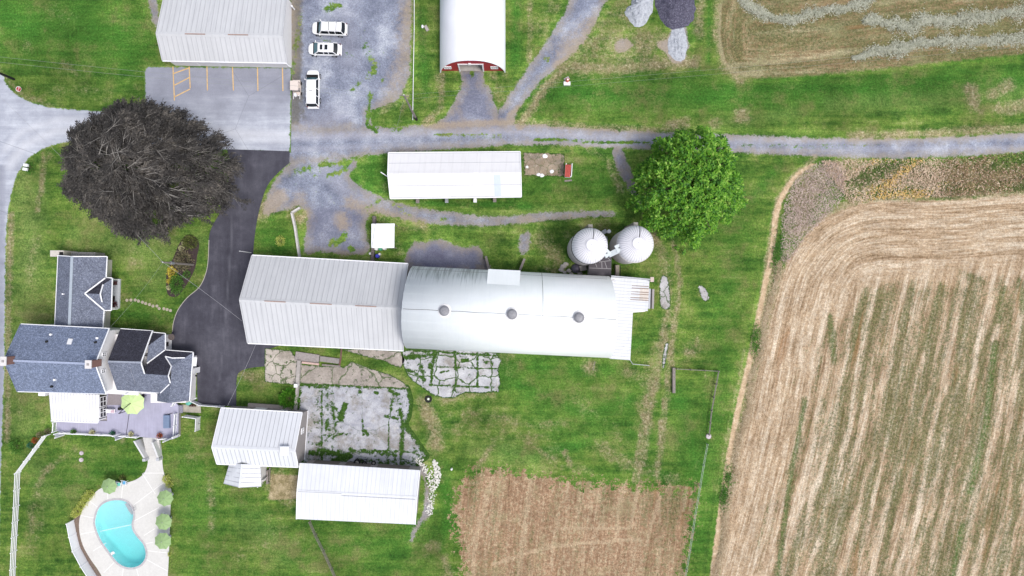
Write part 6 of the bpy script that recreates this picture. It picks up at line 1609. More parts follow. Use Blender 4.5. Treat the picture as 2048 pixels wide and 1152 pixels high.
    if rails:
        for s in (-1, 1): MB().tube([Vector((X(t), s * rw1 * .86, roof + .09)) for t in (we + .1, re0 - .05)], .022).build('roof_rail', M_GALV, b)
        for t in (lerp(we, re0, .38), lerp(we, re0, .76)): MB().beam(Vector((X(t), -rw1 * .86, roof + .10)), Vector((X(t), rw1 * .86, roof + .10)), .06, .03).build('cross_bar', M_BLACK, b)
    for t0, t1 in sunroofs: MB().slab([Vector((X(t0), -.38, roof + .066)), Vector((X(t1), -.38, roof + .074)), Vector((X(t1), .38, roof + .074)), Vector((X(t0), .38, roof + .066))], .02).build('sunroof', M_CGLASS, b)
    if hoodmarks:
        for s in (-1, 1): MB().box((X(ws - .035), s * hw * .55, hood + .04), (.42, .36, .03), 0).build('cowl_grille', M_DARK, b)
        MB().box((X(ctr - .02), 0, roof + .085), (.05, .5, .05)).build('roof_marker', M_BLACK, b)
    return b
suv = [(0,.42,.74),(.010,.62,.82),(.035,.79,.92),(.08,.91,.99),(.16,.975,1.03),(.2,.99,1.04),(.27,1,1.08),(.5,1,1.10),(.8,1,1.10),(.95,.97,1.08),(.985,.92,.98),(1,.80,.78)]
xover = [(0,.34,.68),(.01,.52,.76),(.035,.70,.84),(.085,.87,.91),(.18,.98,.97),(.28,1,1.03),(.5,1,1.06),(.78,1,1.06),(.92,.90,1.04),(.975,.76,.96),(1,.56,.75)]
c1 = car('estate_car', 'boxy white estate car with black roof bars, parked farthest from the bay lines', 5.35, 1.98, suv, 1.84, 1.10, 1.04, .215, .315, .87, .935, True)
c2 = car('estate_car', 'rounded white crossover with two dark sunroof panels, parked between the other white cars', 4.95, 1.92, xover, 1.66, 1.06, .97, .20, .34, .80, .90, False, ((.405,.485),(.545,.64)))
c3 = car('estate_car', 'long plain-roofed white utility car beside the golf cart, nose to the north', 5.75, 2.0, suv, 1.90, 1.12, 1.06, .235, .325, .93, .975, False, (), (.16,.80), .4, (), True)
def place(o, px, py, rot): p = P(px, py); o.location = p; o.rotation_euler = (0, 0, rot)
place(c1, 662, 61.5, -.04); place(c2, 652, 102, -.03); place(c3, 629, 180.5, -PI / 2)
# golf cart
b = thing('golf_cart', 'beige-topped golf cart with a white bag on the back, beside the long white car', 'golf cart', (0, 0, 0))
cream = plain('golf_cream', col(226, 212, 204), .5, var=.06)
m = MB(); m.slab([Vector((x * .72, y * .62, 1.86)) for x, y in ((-1,-.9),(-.9,-1),(.9,-1),(1,-.9),(1,.9),(.9,1),(-.9,1),(-1,.9))], .09); m.build('canopy', cream, b)
bd = MB(); bd.box((-.75, 0, .55), (.8, 1.1, .35)); bd.box((.15, 0, .38), (1.3, 1.15, .18)); bd.box((.95, 0, .52), (.55, 1.05, .36)); bd.build('body', cream, b)
for y in (-.0,): MB().box((.3, 0, .72), (.5, 1.05, .16)).build('seat', M_WALLG, b); MB().box((.58, 0, 1.02), (.12, 1.05, .5)).build('backrest', M_WALLG, b)
for x in (-.62, .62):
    for y in (-.55, .55): MB().tube([Vector((x * 1.05, y, .6)), Vector((x, y, 1.8))], .025).build('canopy_post', M_BLACK, b)
for x in (-.8, .75):
    for y in (-.55, .55):
        m = MB(); n = 14; m.add([Vector((x + .23 * math.cos(2 * PI * i / n), y + d_, .23 + .23 * math.sin(2 * PI * i / n))) for d_ in (-.08, .08) for i in range(n)], [(i, (i + 1) % n, n + (i + 1) % n, n + i) for i in range(n)] + [tuple(range(n)), tuple(range(n, 2 * n))]); m.build('wheel', M_BLACK, b)
m = MB(); m.lathe(Vector((-.45, -.25, .95)), [(.18,-.02),(.2,0),(.18,.02)], 14, False); m.build('steering_wheel', M_BLACK, b)
MB().ball(Vector((1.15, -.1, .95)), (.34, .26, .42), 12, 8).build('golf_bag', M_TRIM, b); MB().tube([Vector((1.2, .3, .5)), Vector((1.35, .42, 1.25))], .07).build('umbrella_tube', M_TRIM, b)
for y in (-.45, .5): MB().beam(Vector((.9, y, .75)), Vector((1.75, y, .72)), .06, .06).build('rear_rack', M_TRIM, b)
place(b, 596, 178, -PI / 2 + .02)
b.rotation_euler = (0, 0, -PI / 2)

# ------------------------------------------------------------------ poles, wires
def pole(label, bx, by, tx, ty, h, r=.16, mat=M_WOOD, cross=True, dark=False):
    p0 = P(bx, by); p1 = P(tx, ty, h)
    b = thing('utility_pole', label, 'utility pole', p0)
    MB().tube([p0, lerp(p0, p1, .5), p1], [r * 1.15, r, r * .75], 8).build('pole', mat, b)
    if cross: MB().beam(p1 + Vector((-.55,.1,-.4)), p1 + Vector((.55,-.1,-.4)), .1, .12).build('crossarm', M_WOOD, b)
    MB().lathe(p1 - Vector((0,0,.05)), [(.05,0),(.06,.2)], 8).build('insulator', M_TRIM, b)
    return p1
t1 = pole('bleached utility pole with a dark painted foot beside the gravel lane', 833, 239, 808, 190, 12.9)
MB().lathe(P(833,239), [(.22,0),(.21,1.5)], 10, False).build('painted_foot', M_BLACK, bpy.data.objects['utility_pole'])
t2 = pole('grey utility pole with short crossarm standing in the mulched bed', 386, 529.5, 326, 524.5, 8.9, .15)
ext = bpy.data.objects['utility_pole.001']
q = lerp(P(386,529.5), t2, .72); MB().lathe(q, [(.22,-.4),(.22,.4)], 12).build('transformer', M_GALV, ext)
t3 = pole('dark utility pole at the road bend, leaving the picture on the left', 28, 158.5, -92, 108, 11.2, .17, M_BLACK)
def wire(label, a, b_, sag, r=.03, mat=None, n=24):
    m = MB(); m.tube([lerp(a, b_, i / n) - Vector((0,0,4 * sag * (i / n) * (1 - i / n))) for i in range(n + 1)], r, 4)
    o = m.build('overhead_wire', mat or M_WIRE); tag(o, label, 'wire')
M_WIRE = plain('pale_wire', col(150, 156, 150), .6, var=.05); M_WIRED = plain('twisted_wire', col(176, 176, 182), .6, var=.3, scale=1.0)
e1 = P(2600, 30, 12.0)
wire('thin power line from the bleached pole to the dark pole, upper of the two', t1, t3 + Vector((0,.3,0)), .9, .014); wire('thin power line from the bleached pole to the dark pole, lower of the two', t1 - Vector((0,.25,.9)), t3 - Vector((0,.2,.9)), 1.2, .014)
wire('thin power line running east from the bleached pole over the lawn, upper strand', t1, e1, 1.0, .009); wire('thin power line running east from the bleached pole over the lawn, lower strand', t1 - Vector((0,.3,.9)), e1 - Vector((0,.4,.9)), 1.3, .009)
wire('guy wire slanting from the bleached pole down to the verge', t1 - Vector((0,0,.6)), P(792,262), 0, .014)
wire('service cable from the mulched-bed pole up to the dark roadside pole', t2, t3 - Vector((0,0,.5)), .9, .015, M_WIRED); wire('service cable from the mulched-bed pole to the grey metal barn', t2, P(484,642,6.9), .35, .018, M_WIRED)
wire('service cable from the mulched-bed pole to the farmhouse eave', t2, P(221,654,6.1), .5, .012); wire('service cable from the grey metal barn to the small barn', P(511,690,4.7), P(455,812,3.6), .25, .015, M_WIRED)

# ------------------------------------------------------------------ fences and walls
def post_fence(name, label, pts, hgt, rails, post_every, mat, w=.1, cat='fence', rail_t=.05, slats=0):
    c = P(*pts[0]); b = thing(name, label, cat, c)
    for a, b_ in zip(pts[:-1], pts[1:]):
        a = P(*a); b_ = P(*b_); L = (b_ - a).length; n = max(1, round(L / post_every))
        for i in range(n + (1 if b_ == P(*pts[-1]) else 0)):
            p = lerp(a, b_, i / n); MB().box((p.x, p.y, hgt / 2 + .03), (w, w, hgt + .06)).build('post', mat, b)
        for z in rails: MB().beam(a + Vector((0,0,z)), b_ + Vector((0,0,z)), rail_t, .10).build('rail', mat, b)
    return b
post_fence('rail_fence', 'white four-railed fence running down the west side of the pool lawn', [(101,868),(96,870),(42,943),(39,1010),(34,1100),(30,1200)], 1.35, (.25,.58,.92,1.25), 2.3, M_TRIM, .14, 'fence', .07)
def panel_fence(name, label, pts, hgt, mat=M_TRIM, cat='fence', gap=2.0):
    b = thing(name, label, cat, P(*pts[0]))
    for a, b_ in zip(pts[:-1], pts[1:]):
        a = P(*a); b_ = P(*b_); m = MB(); m.seg(a, b_, .045, .06, hgt - .06)
        m.build('panel', mat, b); MB().beam(a + Vector((0,0,hgt - .03)), b_ + Vector((0,0,hgt - .03)), .09, .08).build('top_rail', mat, b)
    for p in pts: q_ = P(*p); MB().box((q_.x, q_.y, hgt / 2 + .05), (.13,.13,hgt + .1)).build('post', mat, b)
    return b
panel_fence('privacy_fence', 'tall solid white privacy fence west of the pool terrace', [(148,1040),(153,1066),(160,1094),(176,1124),(194,1152),(206,1185)], 1.8)
panel_fence('privacy_screen', 'L-shaped white privacy screen on the lawn between the deck and the small barn', [(375,830),(401,833.5),(400,858)], 1.6)
MB().beam(P(396,848,.9), P(401,846,1.7), .06, .06).build('brace', M_BLACK, bpy.data.objects['privacy_screen'])
panel_fence('yard_gate', 'white slatted gate panel at the corner of the farmhouse', [(386,799.5),(402,807)], 1.2, M_TRIM, 'gate')
panel_fence('yard_fence', 'low white fence along the end of the black driveway', [(404,808.5),(440,811),(450,812)], 1.2)
post_fence('rail_fence', 'weathered plank fence around the small green paddock east of the barn', [(1352,737),(1435,741.5),(1421,820),(1416,868)], .9, (.45,.8), 2.2, M_WOOD, .13, 'fence', .06)
c_ = MB(); c_.seg(P(1346.5,735), P(1346.5,785), .42, 0, .55); tag(c_.build('paddock_wall', M_WOOD, None), 'pale weathered bunk wall standing alone at the west side of the paddock', 'wall')
post_fence('wire_fence', 'thin wire fence with steel posts running south beside the stubble field', [(1412,886),(1404.5,928),(1397.5,969),(1390.5,1010),(1384,1052),(1377.5,1094),(1370.5,1136),(1364,1180)], 1.2, (.5,1.1), 3.2, M_GALV, .07, 'fence', .02)
post_fence('wire_fence', 'leaning wire fence running south-east from the broad low shed', [(622,1040),(634,1068),(650,1100),(666,1135),(684,1178)], 1.2, (.4,.8,1.15), 2.8, M_WOOD, .09, 'fence', .04)
post_fence('rail_fence', 'short grey rail fence stub at the corner of the tin annex', [(1257,717),(1264,727),(1296,730)], .9, (.5,.85), 2.0, M_GALV, .1, 'fence', .05)
post_fence('boundary_fence', 'pale cable fence along the edge of the gravel yard', [(829,-40),(829,60),(827.5,140),(826,240)], .35, (.3,), 6.0, M_TRIM, .1, 'fence', .08)
def wall_along(name, label, pts, w, z, mat=M_CONC, cat='wall'):
    m = MB()
    for a, b_ in zip(pts[:-1], pts[1:]): m.seg(P(*a), P(*b_), w, 0, z)
    return tag(m.build(name, mat), label, cat)
wall_along('retaining_wall', 'thin pale L-shaped retaining wall west of the gravel pad', [(602,416),(585.5,426),(592,455),(597,490),(601,516)], .28, .7, plain('pale_wall', col(208,204,202), .9, var=.2))
wall_along('retaining_wall', 'low concrete wall dividing the cracked apron from the barnyard', [(600.5,720),(597,768)], .5, .7); wall_along('retaining_wall', 'narrow concrete wall from the barnyard corner down to the small barn', [(597.5,770),(592.5,818)], .32, .8)
MB().box(P(593.5,770.5,.6), (.5,.5,1.2)).build('wall_pier', M_TRIM); tag(bpy.data.objects['wall_pier'], 'square white pier capping the bend of the barnyard wall', 'pier')
wall_along('retaining_wall', 'broad pinkish concrete kerb along the north side of the small barn', [(498,810.5),(594,816.5)], .75, .45, plain('pink_concrete', col(186,174,166), .9, var=.2))
wall_along('ramp_wall', 'short pale wing wall on the west side of the white barn doors', [(972,513),(978,537)], .35, 1.2, M_WOOD); wall_along('ramp_wall', 'short pale wing wall on the east side of the white barn doors', [(1049,518),(1040,540)], .35, 1.2, M_WOOD)
wall_along('stone_wall', 'dark rough stone wall under the west edge of the little square roof', [(750,433),(750,452),(747.5,500),(746,524)], .45, .8, plain('rough_stone', col(112,104,102), .95, var=.6, scale=5, fine=8))
wall_along('stone_wall', 'low stone wall at the north-west foot of the farm pad', [(1165,737),(1166,737.5)], .1, .05, M_WOOD) if False else None
b = thing('feed_bunk', 'long concrete feed bunk with a pinkish rail by the cracked apron', 'feed bunk', P(640, 715))
MB().seg(P(592,711), P(639,718), 1.3, 0, .35).build('slab', plain('dark_slab', col(160,152,150), .9, var=.25), b); MB().seg(P(641,717), P(679,722), .8, 0, .35).build('slab', plain('dark_slab_b', col(150,144,142), .9, var=.25), b)
MB().seg(P(606,724), P(640,728), .3, .35, .62).build('rail', plain('pink_rail', col(206,176,168), .9, var=.2), b); MB().seg(P(646,729), P(682,732), .25, .3, .55).build('rail', M_WOOD, b)
MB().tube([P(683,697,3.2), P(681,720,3.0), P(679,730,2.6)], .13).build('standpipe', plain('brown_pipe', col(110,78,72), .6), b)

# ------------------------------------------------------------------ yard things
b = thing('mailboxes', 'pair of white mailboxes on a post at the road bend', 'mailbox', P(53, 337))
MB().box(P(53,337,.55), (.1,.1,1.1)).build('post', M_WOOD, b)
for y in (330.5, 338.5): MB().box(P(51.5 - (y - 334) * .2,y,1.25), (.62,.42,.34), -.15).build('mailbox', M_TRIM, b)
b = thing('stop_sign', 'small red octagonal STOP sign on a post at the road bend', 'sign', P(38, 178))
p = P(37,178,2.2); MB().beam(P(38.2,178), p - Vector((0,0,.2)), .06, .06).build('post', M_GALV, b)
M3 = Matrix.Rotation(1.22, 3, 'Z') @ Matrix.Rotation(1.3, 3, 'X')
m = MB(); m.add([p + M3 @ Vector((.42 * math.cos(PI / 8 + i * PI / 4), .42 * math.sin(PI / 8 + i * PI / 4), z_)) for z_ in (-.02, .02) for i in range(8)], [tuple(range(7, -1, -1)), tuple(range(8, 16))] + [(i, (i + 1) % 8, 8 + (i + 1) % 8, 8 + i) for i in range(8)]); m.build('plate', M_TRIM, b)
m = MB(); m.add([p + M3 @ Vector((.36 * math.cos(PI / 8 + i * PI / 4), .36 * math.sin(PI / 8 + i * PI / 4), .026)) for i in range(8)], [tuple(range(8))]); m.build('face', plain('sign_red', col(190,30,40), .5, var=.05), b)
fc_ = bpy.data.curves.new('lettering', 'FONT'); fc_.body = 'STOP'; fc_.size = .27; fc_.align_x = 'CENTER'; fc_.align_y = 'CENTER'; fc_.extrude = .004; fc_.offset = .006
fo_ = bpy.data.objects.new('lettering', fc_); C.objects.link(fo_)
me_ = bpy.data.meshes.new_from_object(fo_); C.objects.unlink(fo_); bpy.data.objects.remove(fo_)
m = MB(); m.add([p + M3 @ (v.co + Vector((0, 0, .034))) for v in me_.vertices], [tuple(q_.vertices) for q_ in me_.polygons]); m.build('lettering', M_TRIM, b)
b = thing('wellhead', 'orange and white wellhead on a pale plinth in the lawn', 'wellhead', P(1134, 163))
MB().box(P(1134,167,.12), (1.0,.55,.24)).build('plinth', M_TRIM, b); MB().box(P(1133.5,158,.1), (.8,.5,.2), .5).build('plinth', M_CONC, b)
MB().lathe(P(1134.5,162.5), [(.26,0),(.26,.7),(.2,.78),(.08,.8)], 14).build('casing', plain('orange_paint', col(206,92,64), .6, var=.1), b); MB().lathe(P(1134.5,162.5), [(.12,.8),(.12,.92),(.03,.95)], 10).build('cap', M_TRIM, b)
b = thing('feed_wagon', 'little red-roofed feeder with white sides beside the old foundation slab', 'feeder', P(1135, 342))
MB().slab([P(1131,329,1.7), P(1142,329.5,1.45), P(1140,354.5,1.45), P(1129.5,353.5,1.7)], .08).build('roof', plain('rusty_red_sheet', col(190,84,72), .6, var=.25, scale=2), b)
m = MB()
for t in (.2,.4,.6,.8): m.beam(lerp(P(1131,329,1.74), P(1142,329.5,1.49), t), lerp(P(1129.5,353.5,1.74), P(1140,354.5,1.49), t), .06, .03)
m.build('rib', plain('red_rib', col(168,58,52), .6), b)
m = MB(); m.seg(P(1143,330), P(1141.5,355), .1, 0, 1.3); m.build('side', M_TRIM, b); m = MB(); m.seg(P(1131,330), P(1129.5,354), .1, 0, 1.5); m.build('side', M_TRIM, b); m = MB(); m.seg(P(1129.5,354.5), P(1141.5,355.5), .1, 0, 1.2); m.build('end', M_TRIM, b)
tag(MB().beam(P(1129,362,.06), P(1144,360.5,.06), .25, .1).build('loose_plank', M_WOOD), 'loose pale plank on the grass south of the red feeder', 'plank')
for i, (x, y, r_) in enumerate(((1090,312,.4),(1104,343,.35),(1077,349,.3),(1084,351,.35),(1054,334,.25))):
    tag(MB().ball(P(x,y,.08), (r_,r_*.8,.14), 8, 5, .2).build('rubble_block', M_TRIM), 'white rubble lump lying on the old foundation slab', 'rubble', 'white lumps on the old foundation slab')
b = thing('tyre_planter', 'black tyre with a white centre lying on the barnyard grass', 'tyre', P(857, 798))
m = MB(); m.lathe(P(857,798), [(.28,.0),(.5,.02),(.56,.12),(.5,.22),(.3,.22),(.26,.12)], 20, False); m.build('tyre', M_BLACK, b, True); MB().lathe(P(857,798), [(.16,.0),(.16,.14)], 12).build('hub', M_TRIM, b)
for lab, x, y, r_ in (('round concrete septic cover on the pool lawn, nearer the deck',163.5,906,.32),('round concrete septic cover on the pool lawn, nearer the pool',163,919.5,.34),('round pale manhole cover at the paddock corner',1417,872.5,.42)):
    b = thing('septic_cover', lab, 'cover', P(x, y)); MB().lathe(P(x,y), [(r_,0),(r_,.1),(r_*.9,.13)], 22).build('ring', plain('cover_ring', col(176,164,166), .9, var=.12), b); MB().lathe(P(x,y), [(r_*.8,.13),(r_*.8,.16)], 22).build('lid', plain('cover_lid', col(206,196,200), .9, var=.1), b)
    MB().box(P(x,y,.175), (.12,.04,.03)).build('handle', M_BLACK, b)
for i, (x, y) in enumerate(((254,600.5),(262,600),(270.5,600),(277,602),(285,604.5),(291.5,607),(299,609),(306,612),(314,612),(318.5,617),(328,617.5),(334.5,619),(341,621))):
    tag(MB().lathe(P(x,y), [(.22,0),(.24,.03),(.2,.05)], 12).build('stepping_stone', plain('stepper', col(176,166,150), .9, var=.2) if i == 0 else bpy.data.materials['stepper']), 'round stepping stone in the curved path from the cottage porch', 'stepping stone', 'stepping stones from the cottage porch')
tag(MB().lathe(P(381.5,804), [(.34,0),(.38,.8),(.4,.85),(.1,.95)], 16).build('garden_bin', plain('teal_plastic', col(96,176,160), .5, var=.08)), 'round teal garden bin by the corner of the farmhouse', 'bin')
shrub('shrub', 'low dark red plants by the entry slab', 386, 810, .55, .25, .3, M_VIOLET, 140, .12)
tag(MB().box(P(853,56.5,.15), (.45,.85,.3), .5).build('stone_block', M_CONC), 'grey stone block on the grass strip west of the red barn', 'block'); tag(MB().ball(P(845,53,.15), (.2,.28,.2), 8, 6).build('salt_lick', M_TRIM), 'small white lump beside the grey stone block', 'salt lick')
tag(MB().lathe(P(903.5,937.5), [(.17,0),(.17,.4),(.1,.5)], 10).build('white_post', M_TRIM), 'short white post on the grass east of the stone heap', 'post')
tag(MB().lathe(P(589,19,.0), [(.1,0),(.1,1.2),(.16,1.25),(.1,1.4)], 10).build('vent_post', M_TRIM), 'white standpipe at the north-east corner of the garage', 'standpipe')
# piles of stone
def pile(label, outline, hgt, mat, n=1):
    c = np.mean(outline, 0); pts = sm(outline, 4, True); m = MB(); N_ = len(pts); vs = []
    for r_ in range(7):
        f_ = 1 - r_ / 7
        for x, y in pts: vs.append(P(c[0] + (x - c[0]) * f_, c[1] + (y - c[1]) * f_) + Vector((R.uniform(-.15,.15), R.uniform(-.15,.15), hgt * (1 - f_ ** 1.6) + R.uniform(-.08,.08) * (r_ > 0) + .01)))
    vs.append(P(*c) + Vector((0,0,hgt)))
    fs = [(r_ * N_ + i, r_ * N_ + (i + 1) % N_, (r_ + 1) * N_ + (i + 1) % N_, (r_ + 1) * N_ + i) for r_ in range(6) for i in range(N_)] + [(6 * N_ + i, 6 * N_ + (i + 1) % N_, len(vs) - 1) for i in range(N_)]
    m.add(vs, [f_[::-1] for f_ in fs]); tag(m.build('stone_pile', mat), label, 'stone pile')
g = G('dark_stone'); M_DSTONE = g.fin(g.gain(g.ramp(g.noise(5, 4, .8), [(.3, col(56,54,70)), (.5, col(92,90,108)), (.7, col(140,138,154))]), g.noise(14, 2, .7), .7, 1.3), .95, spec=.1, bump=g.noise(5, 3, .7), bd=.15)
g = G('pale_dust'); M_LSTONE = g.fin(g.gain(g.ramp(g.noise(3, 4, .8), [(.3, col(150,154,164)), (.6, col(196,200,208))]), g.noise(14, 2, .7), .85, 1.15), .95, spec=.1, bump=g.noise(6, 3, .7), bd=.08)
pile('dark blue-grey heap of crushed stone at the top edge', [(1316,30),(1312,-10),(1330,-40),(1380,-40),(1390,0),(1388,35),(1372,54),(1340,58)], 1.6, M_DSTONE)
pile('pale grey heap of stone dust left of the dark stone heap', [(1262,12),(1265,-20),(1290,-30),(1306,-10),(1304,25),(1288,50),(1270,52),(1252,30),(1253,16)], 1.2, M_LSTONE)
pile('small patch of pale stone spilled south of the dark heap', [(1345,60),(1368,56),(1374,90),(1366,122),(1350,120),(1335,100)], .35, M_LSTONE)
# white stones
M_ROCK = plain('white_stone', col(222,220,214), .9, var=.2, scale=5)
prot = [MB().ball((0,0,0), (.24 * a, .19 * b_, .14), 7, 5, .25).build('stone', M_ROCK, None, False, (0,0,0)) for a, b_ in ((1,1),(.8,1.2),(1.2,.8),(.9,.9))]
band1 = sm([(838,922),(848,934),(856,945),(861,960),(863,975),(864,990),(862,1005),(858,1018),(859,1026)], 4); cnt = 0
spots_ = []
while len(spots_) < 165:
    if len(spots_) < 118:
        i = R.randrange(len(band1)); x = band1[i][0] + R.gauss(0, 3.6); y = band1[i][1] + R.gauss(0, 3)
    else:
        a = R.uniform(-.9, 1.0); x = 858 + 22 * math.cos(a) * R.uniform(.5, 1.0); y = 950 + 32 * math.sin(a) + R.gauss(0, 3)
    if all((x - u) ** 2 + (y - v) ** 2 > 5.5 for u, v in spots_): spots_.append((x, y))
for i, (x, y) in enumerate(spots_):
    o = prot[i % 4] if i < 4 else prot[i % 4].copy()
    if i >= 4: C.objects.link(o)
    s_ = R.uniform(.38, .9) if i < 118 else R.uniform(.55, 1.05)
    o.location = P(x, y, .06); o.rotation_euler = (0, 0, R.uniform(0, 6)); o.scale = (s_, s_, s_)
    tag(o, 'white stone in the curved heap east of the broad low shed', 'stone', 'white stones in the curved drain east of the low shed')
# drums behind the little roof
for lab, x, y, c_, h_ in (('white drum half under the edge of the little square roof, westmost', 754.5, 497.5, (226,226,226), .9), ('green drum beside the little square roof', 762.5, 498, (60,150,110), .9), ('white drum at the east end of the row by the little roof', 770, 496.5, (222,222,222), .85), ('bright blue drum against the barn behind the little roof', 756.5, 512.5, (58,62,190), .9), ('small white pail beside the blue drum', 760, 508.5, (230,228,222), .5), ('white jug standing west of the stone wall', 741.5, 507.5, (224,226,222), .5)):
    b = thing('drum', lab, 'drum', P(x, y)); r_ = .29 if h_ > .6 else .2
    MB().lathe(P(x,y), [(r_,0),(r_,h_*.33),(r_*1.04,h_*.35),(r_,h_*.37),(r_,h_*.97),(r_*.94,h_)], 18).build('barrel', plain('drum_paint', col(*c_), .5, var=.06), b); MB().lathe(P(x,y), [(r_*.8,h_+.005),(r_*.8,h_+.02)], 18).build('lid', plain('drum_lid', col(*[min(255, v * 1.05 + 8) for v in c_]), .5, var=.05), b)
# machinery along the shed
b = thing('tractor', 'dark old tractor with round wheels parked against the broad low shed', 'tractor', P(733, 930))
def wheel(mb_parent, x, y, r_, z, wdt=.35):
    m = MB(); c = P(x, y); n = 20
    m.lathe(Vector((c.x, c.y, z)), [(r_*.55,0),(r_,.03),(r_,wdt),(r_*.55,wdt+.02)], n, False); t = m.build('wheel', M_BLACK, mb_parent); MB().lathe(Vector((c.x, c.y, z + .05)), [(r_*.5,0),(r_*.5,wdt*.7)], n).build('rim', plain('pale_rim', col(170,164,156), .7, var=.2), t)
for x, y, r_, z in ((749,924,.34,.5), (748.5,931.5,.34,.5)): wheel(b, x, y, r_, z, .2)
m = MB(); m.box(P(740,934,.7), (1.5,.5,.6)); m.build('chassis', M_DARK, b)
b = thing('harrow', 'rusty tangle of dark farm implement with a large wheel beside the shed wall', 'implement', P(715, 925))
for x, y, r_, z in ((715.5,923.5,.52,.3), (730,926,.4,.3), (713,932,.4,.2)): wheel(b, x, y, r_, z, .25)
m = MB()
for i in range(9): a = R.uniform(0, PI); p = P(R.uniform(706,738), R.uniform(920,934), R.uniform(.3,.9)); m.beam(p, p + Vector((math.cos(a), math.sin(a) * .5, R.uniform(-.2,.2))) * 1.2, .07, .07)
m.build('frame', M_DARK, b)
tag(MB().slab([P(690,927,.35), P(707,928,.35), P(707,934,.35), P(690,933,.35)], .3).build('hay_bale', plain('old_straw', col(132,114,88), .95, var=.35, scale=4)), 'flattened bale of old straw against the shed wall', 'bale')
tag(MB().beam(P(896,1,0) if False else P(757,934,.5), P(778,936,.5), .5, .1).build('board_stack', M_CONC), 'pale boards stacked at the shed wall', 'boards')
# scrap by the silos
b = thing('blower', 'grey silage blower with a white hopper between the silos', 'blower', P(1208, 464))
MB().box(P(1208,464,.6), (.7,.6,1.2), .5).build('housing', M_GALV, b); MB().lathe(P(1216,464,.0), [(.2,0),(.25,1.0),(.3,1.2)], 12).build('hopper', M_TRIM, b); MB().tube([P(1213,473,.4), P(1215,481,.5)], .1).build('spout', M_GALV, b)
b = thing('fan_housing', 'dark conical fan housing on the rubble beside the barn', 'fan', P(1152, 540))
MB().lathe(P(1152,537), [(.75,0),(.6,.5),(.25,.9),(.1,.95)], 18).build('cone', plain('dark_zinc', col(104,100,116), .5, .2, var=.25), b); MB().box(P(1166,536,.3), (1.0,.8,.5), .2).build('box', M_CONC, b)
for i, (x, y, s_) in enumerate(((1126,533,.5),(1132,528,.4),(1123,540,.45),(1138,541,.4),(1143,548,.35),(1130,545,.3),(1160,547,.4))):
    tag(MB().ball(P(x,y,.1), (s_,s_*.8,.25), 8, 5, .25).build('rubble_block', M_CONC), 'grey rubble block below the west silo', 'rubble', 'rubble blocks below the west silo')
b = thing('old_elevator', 'narrow rusted elevator frame standing east of the feed room', 'elevator', P(1236, 541))
MB().box(P(1234,541,.5), (.55,1.6,1.0)).build('trough', plain('elevator_zinc', col(150,140,130), .7, var=.3), b)
for d_ in (-.4, .4): MB().beam(P(1236,531,.9) + Vector((d_,0,0)), P(1235,552,.9) + Vector((d_,0,0)), .08, .08).build('rail', M_BLACK, b)
b = thing('pallet', 'small broken pallet of grey boards against the white barn', 'pallet', P(961, 534))
for i in range(4): MB().box(P(955 + i * 4,533.5 + i * .3,.3), (.24,.75,.06), .1).build('board', M_WOOD, b)
for y in (531.5, 536): MB().beam(P(953,y,.22), P(969,y + 1,.22), .08, .1).build('bearer', M_WOOD, b)
tag(MB().beam(P(1190,722.5,.5), P(1186,741,.5), .08, .08).build('leaning_pole', M_WOOD), 'thin pole lying over the bare patch by the white barn', 'pole')
b = thing('sill_rails', 'short weathered plank rail along the dry grass plot behind the porch shed', 'rail', P(538, 950))
MB().seg(P(537,940), P(536.5,966), .25, .3, .55).build('plank', M_WOOD, b)
for y in (941, 965): MB().box(P(537,y,.25), (.2,.2,.5)).build('post', M_WOOD, b)
tag(MB().seg(P(541,934), P(540,960), .1, 0, .4).build('edge_board', M_WOOD), 'dark edge board at the side of the dry grass plot', 'board')

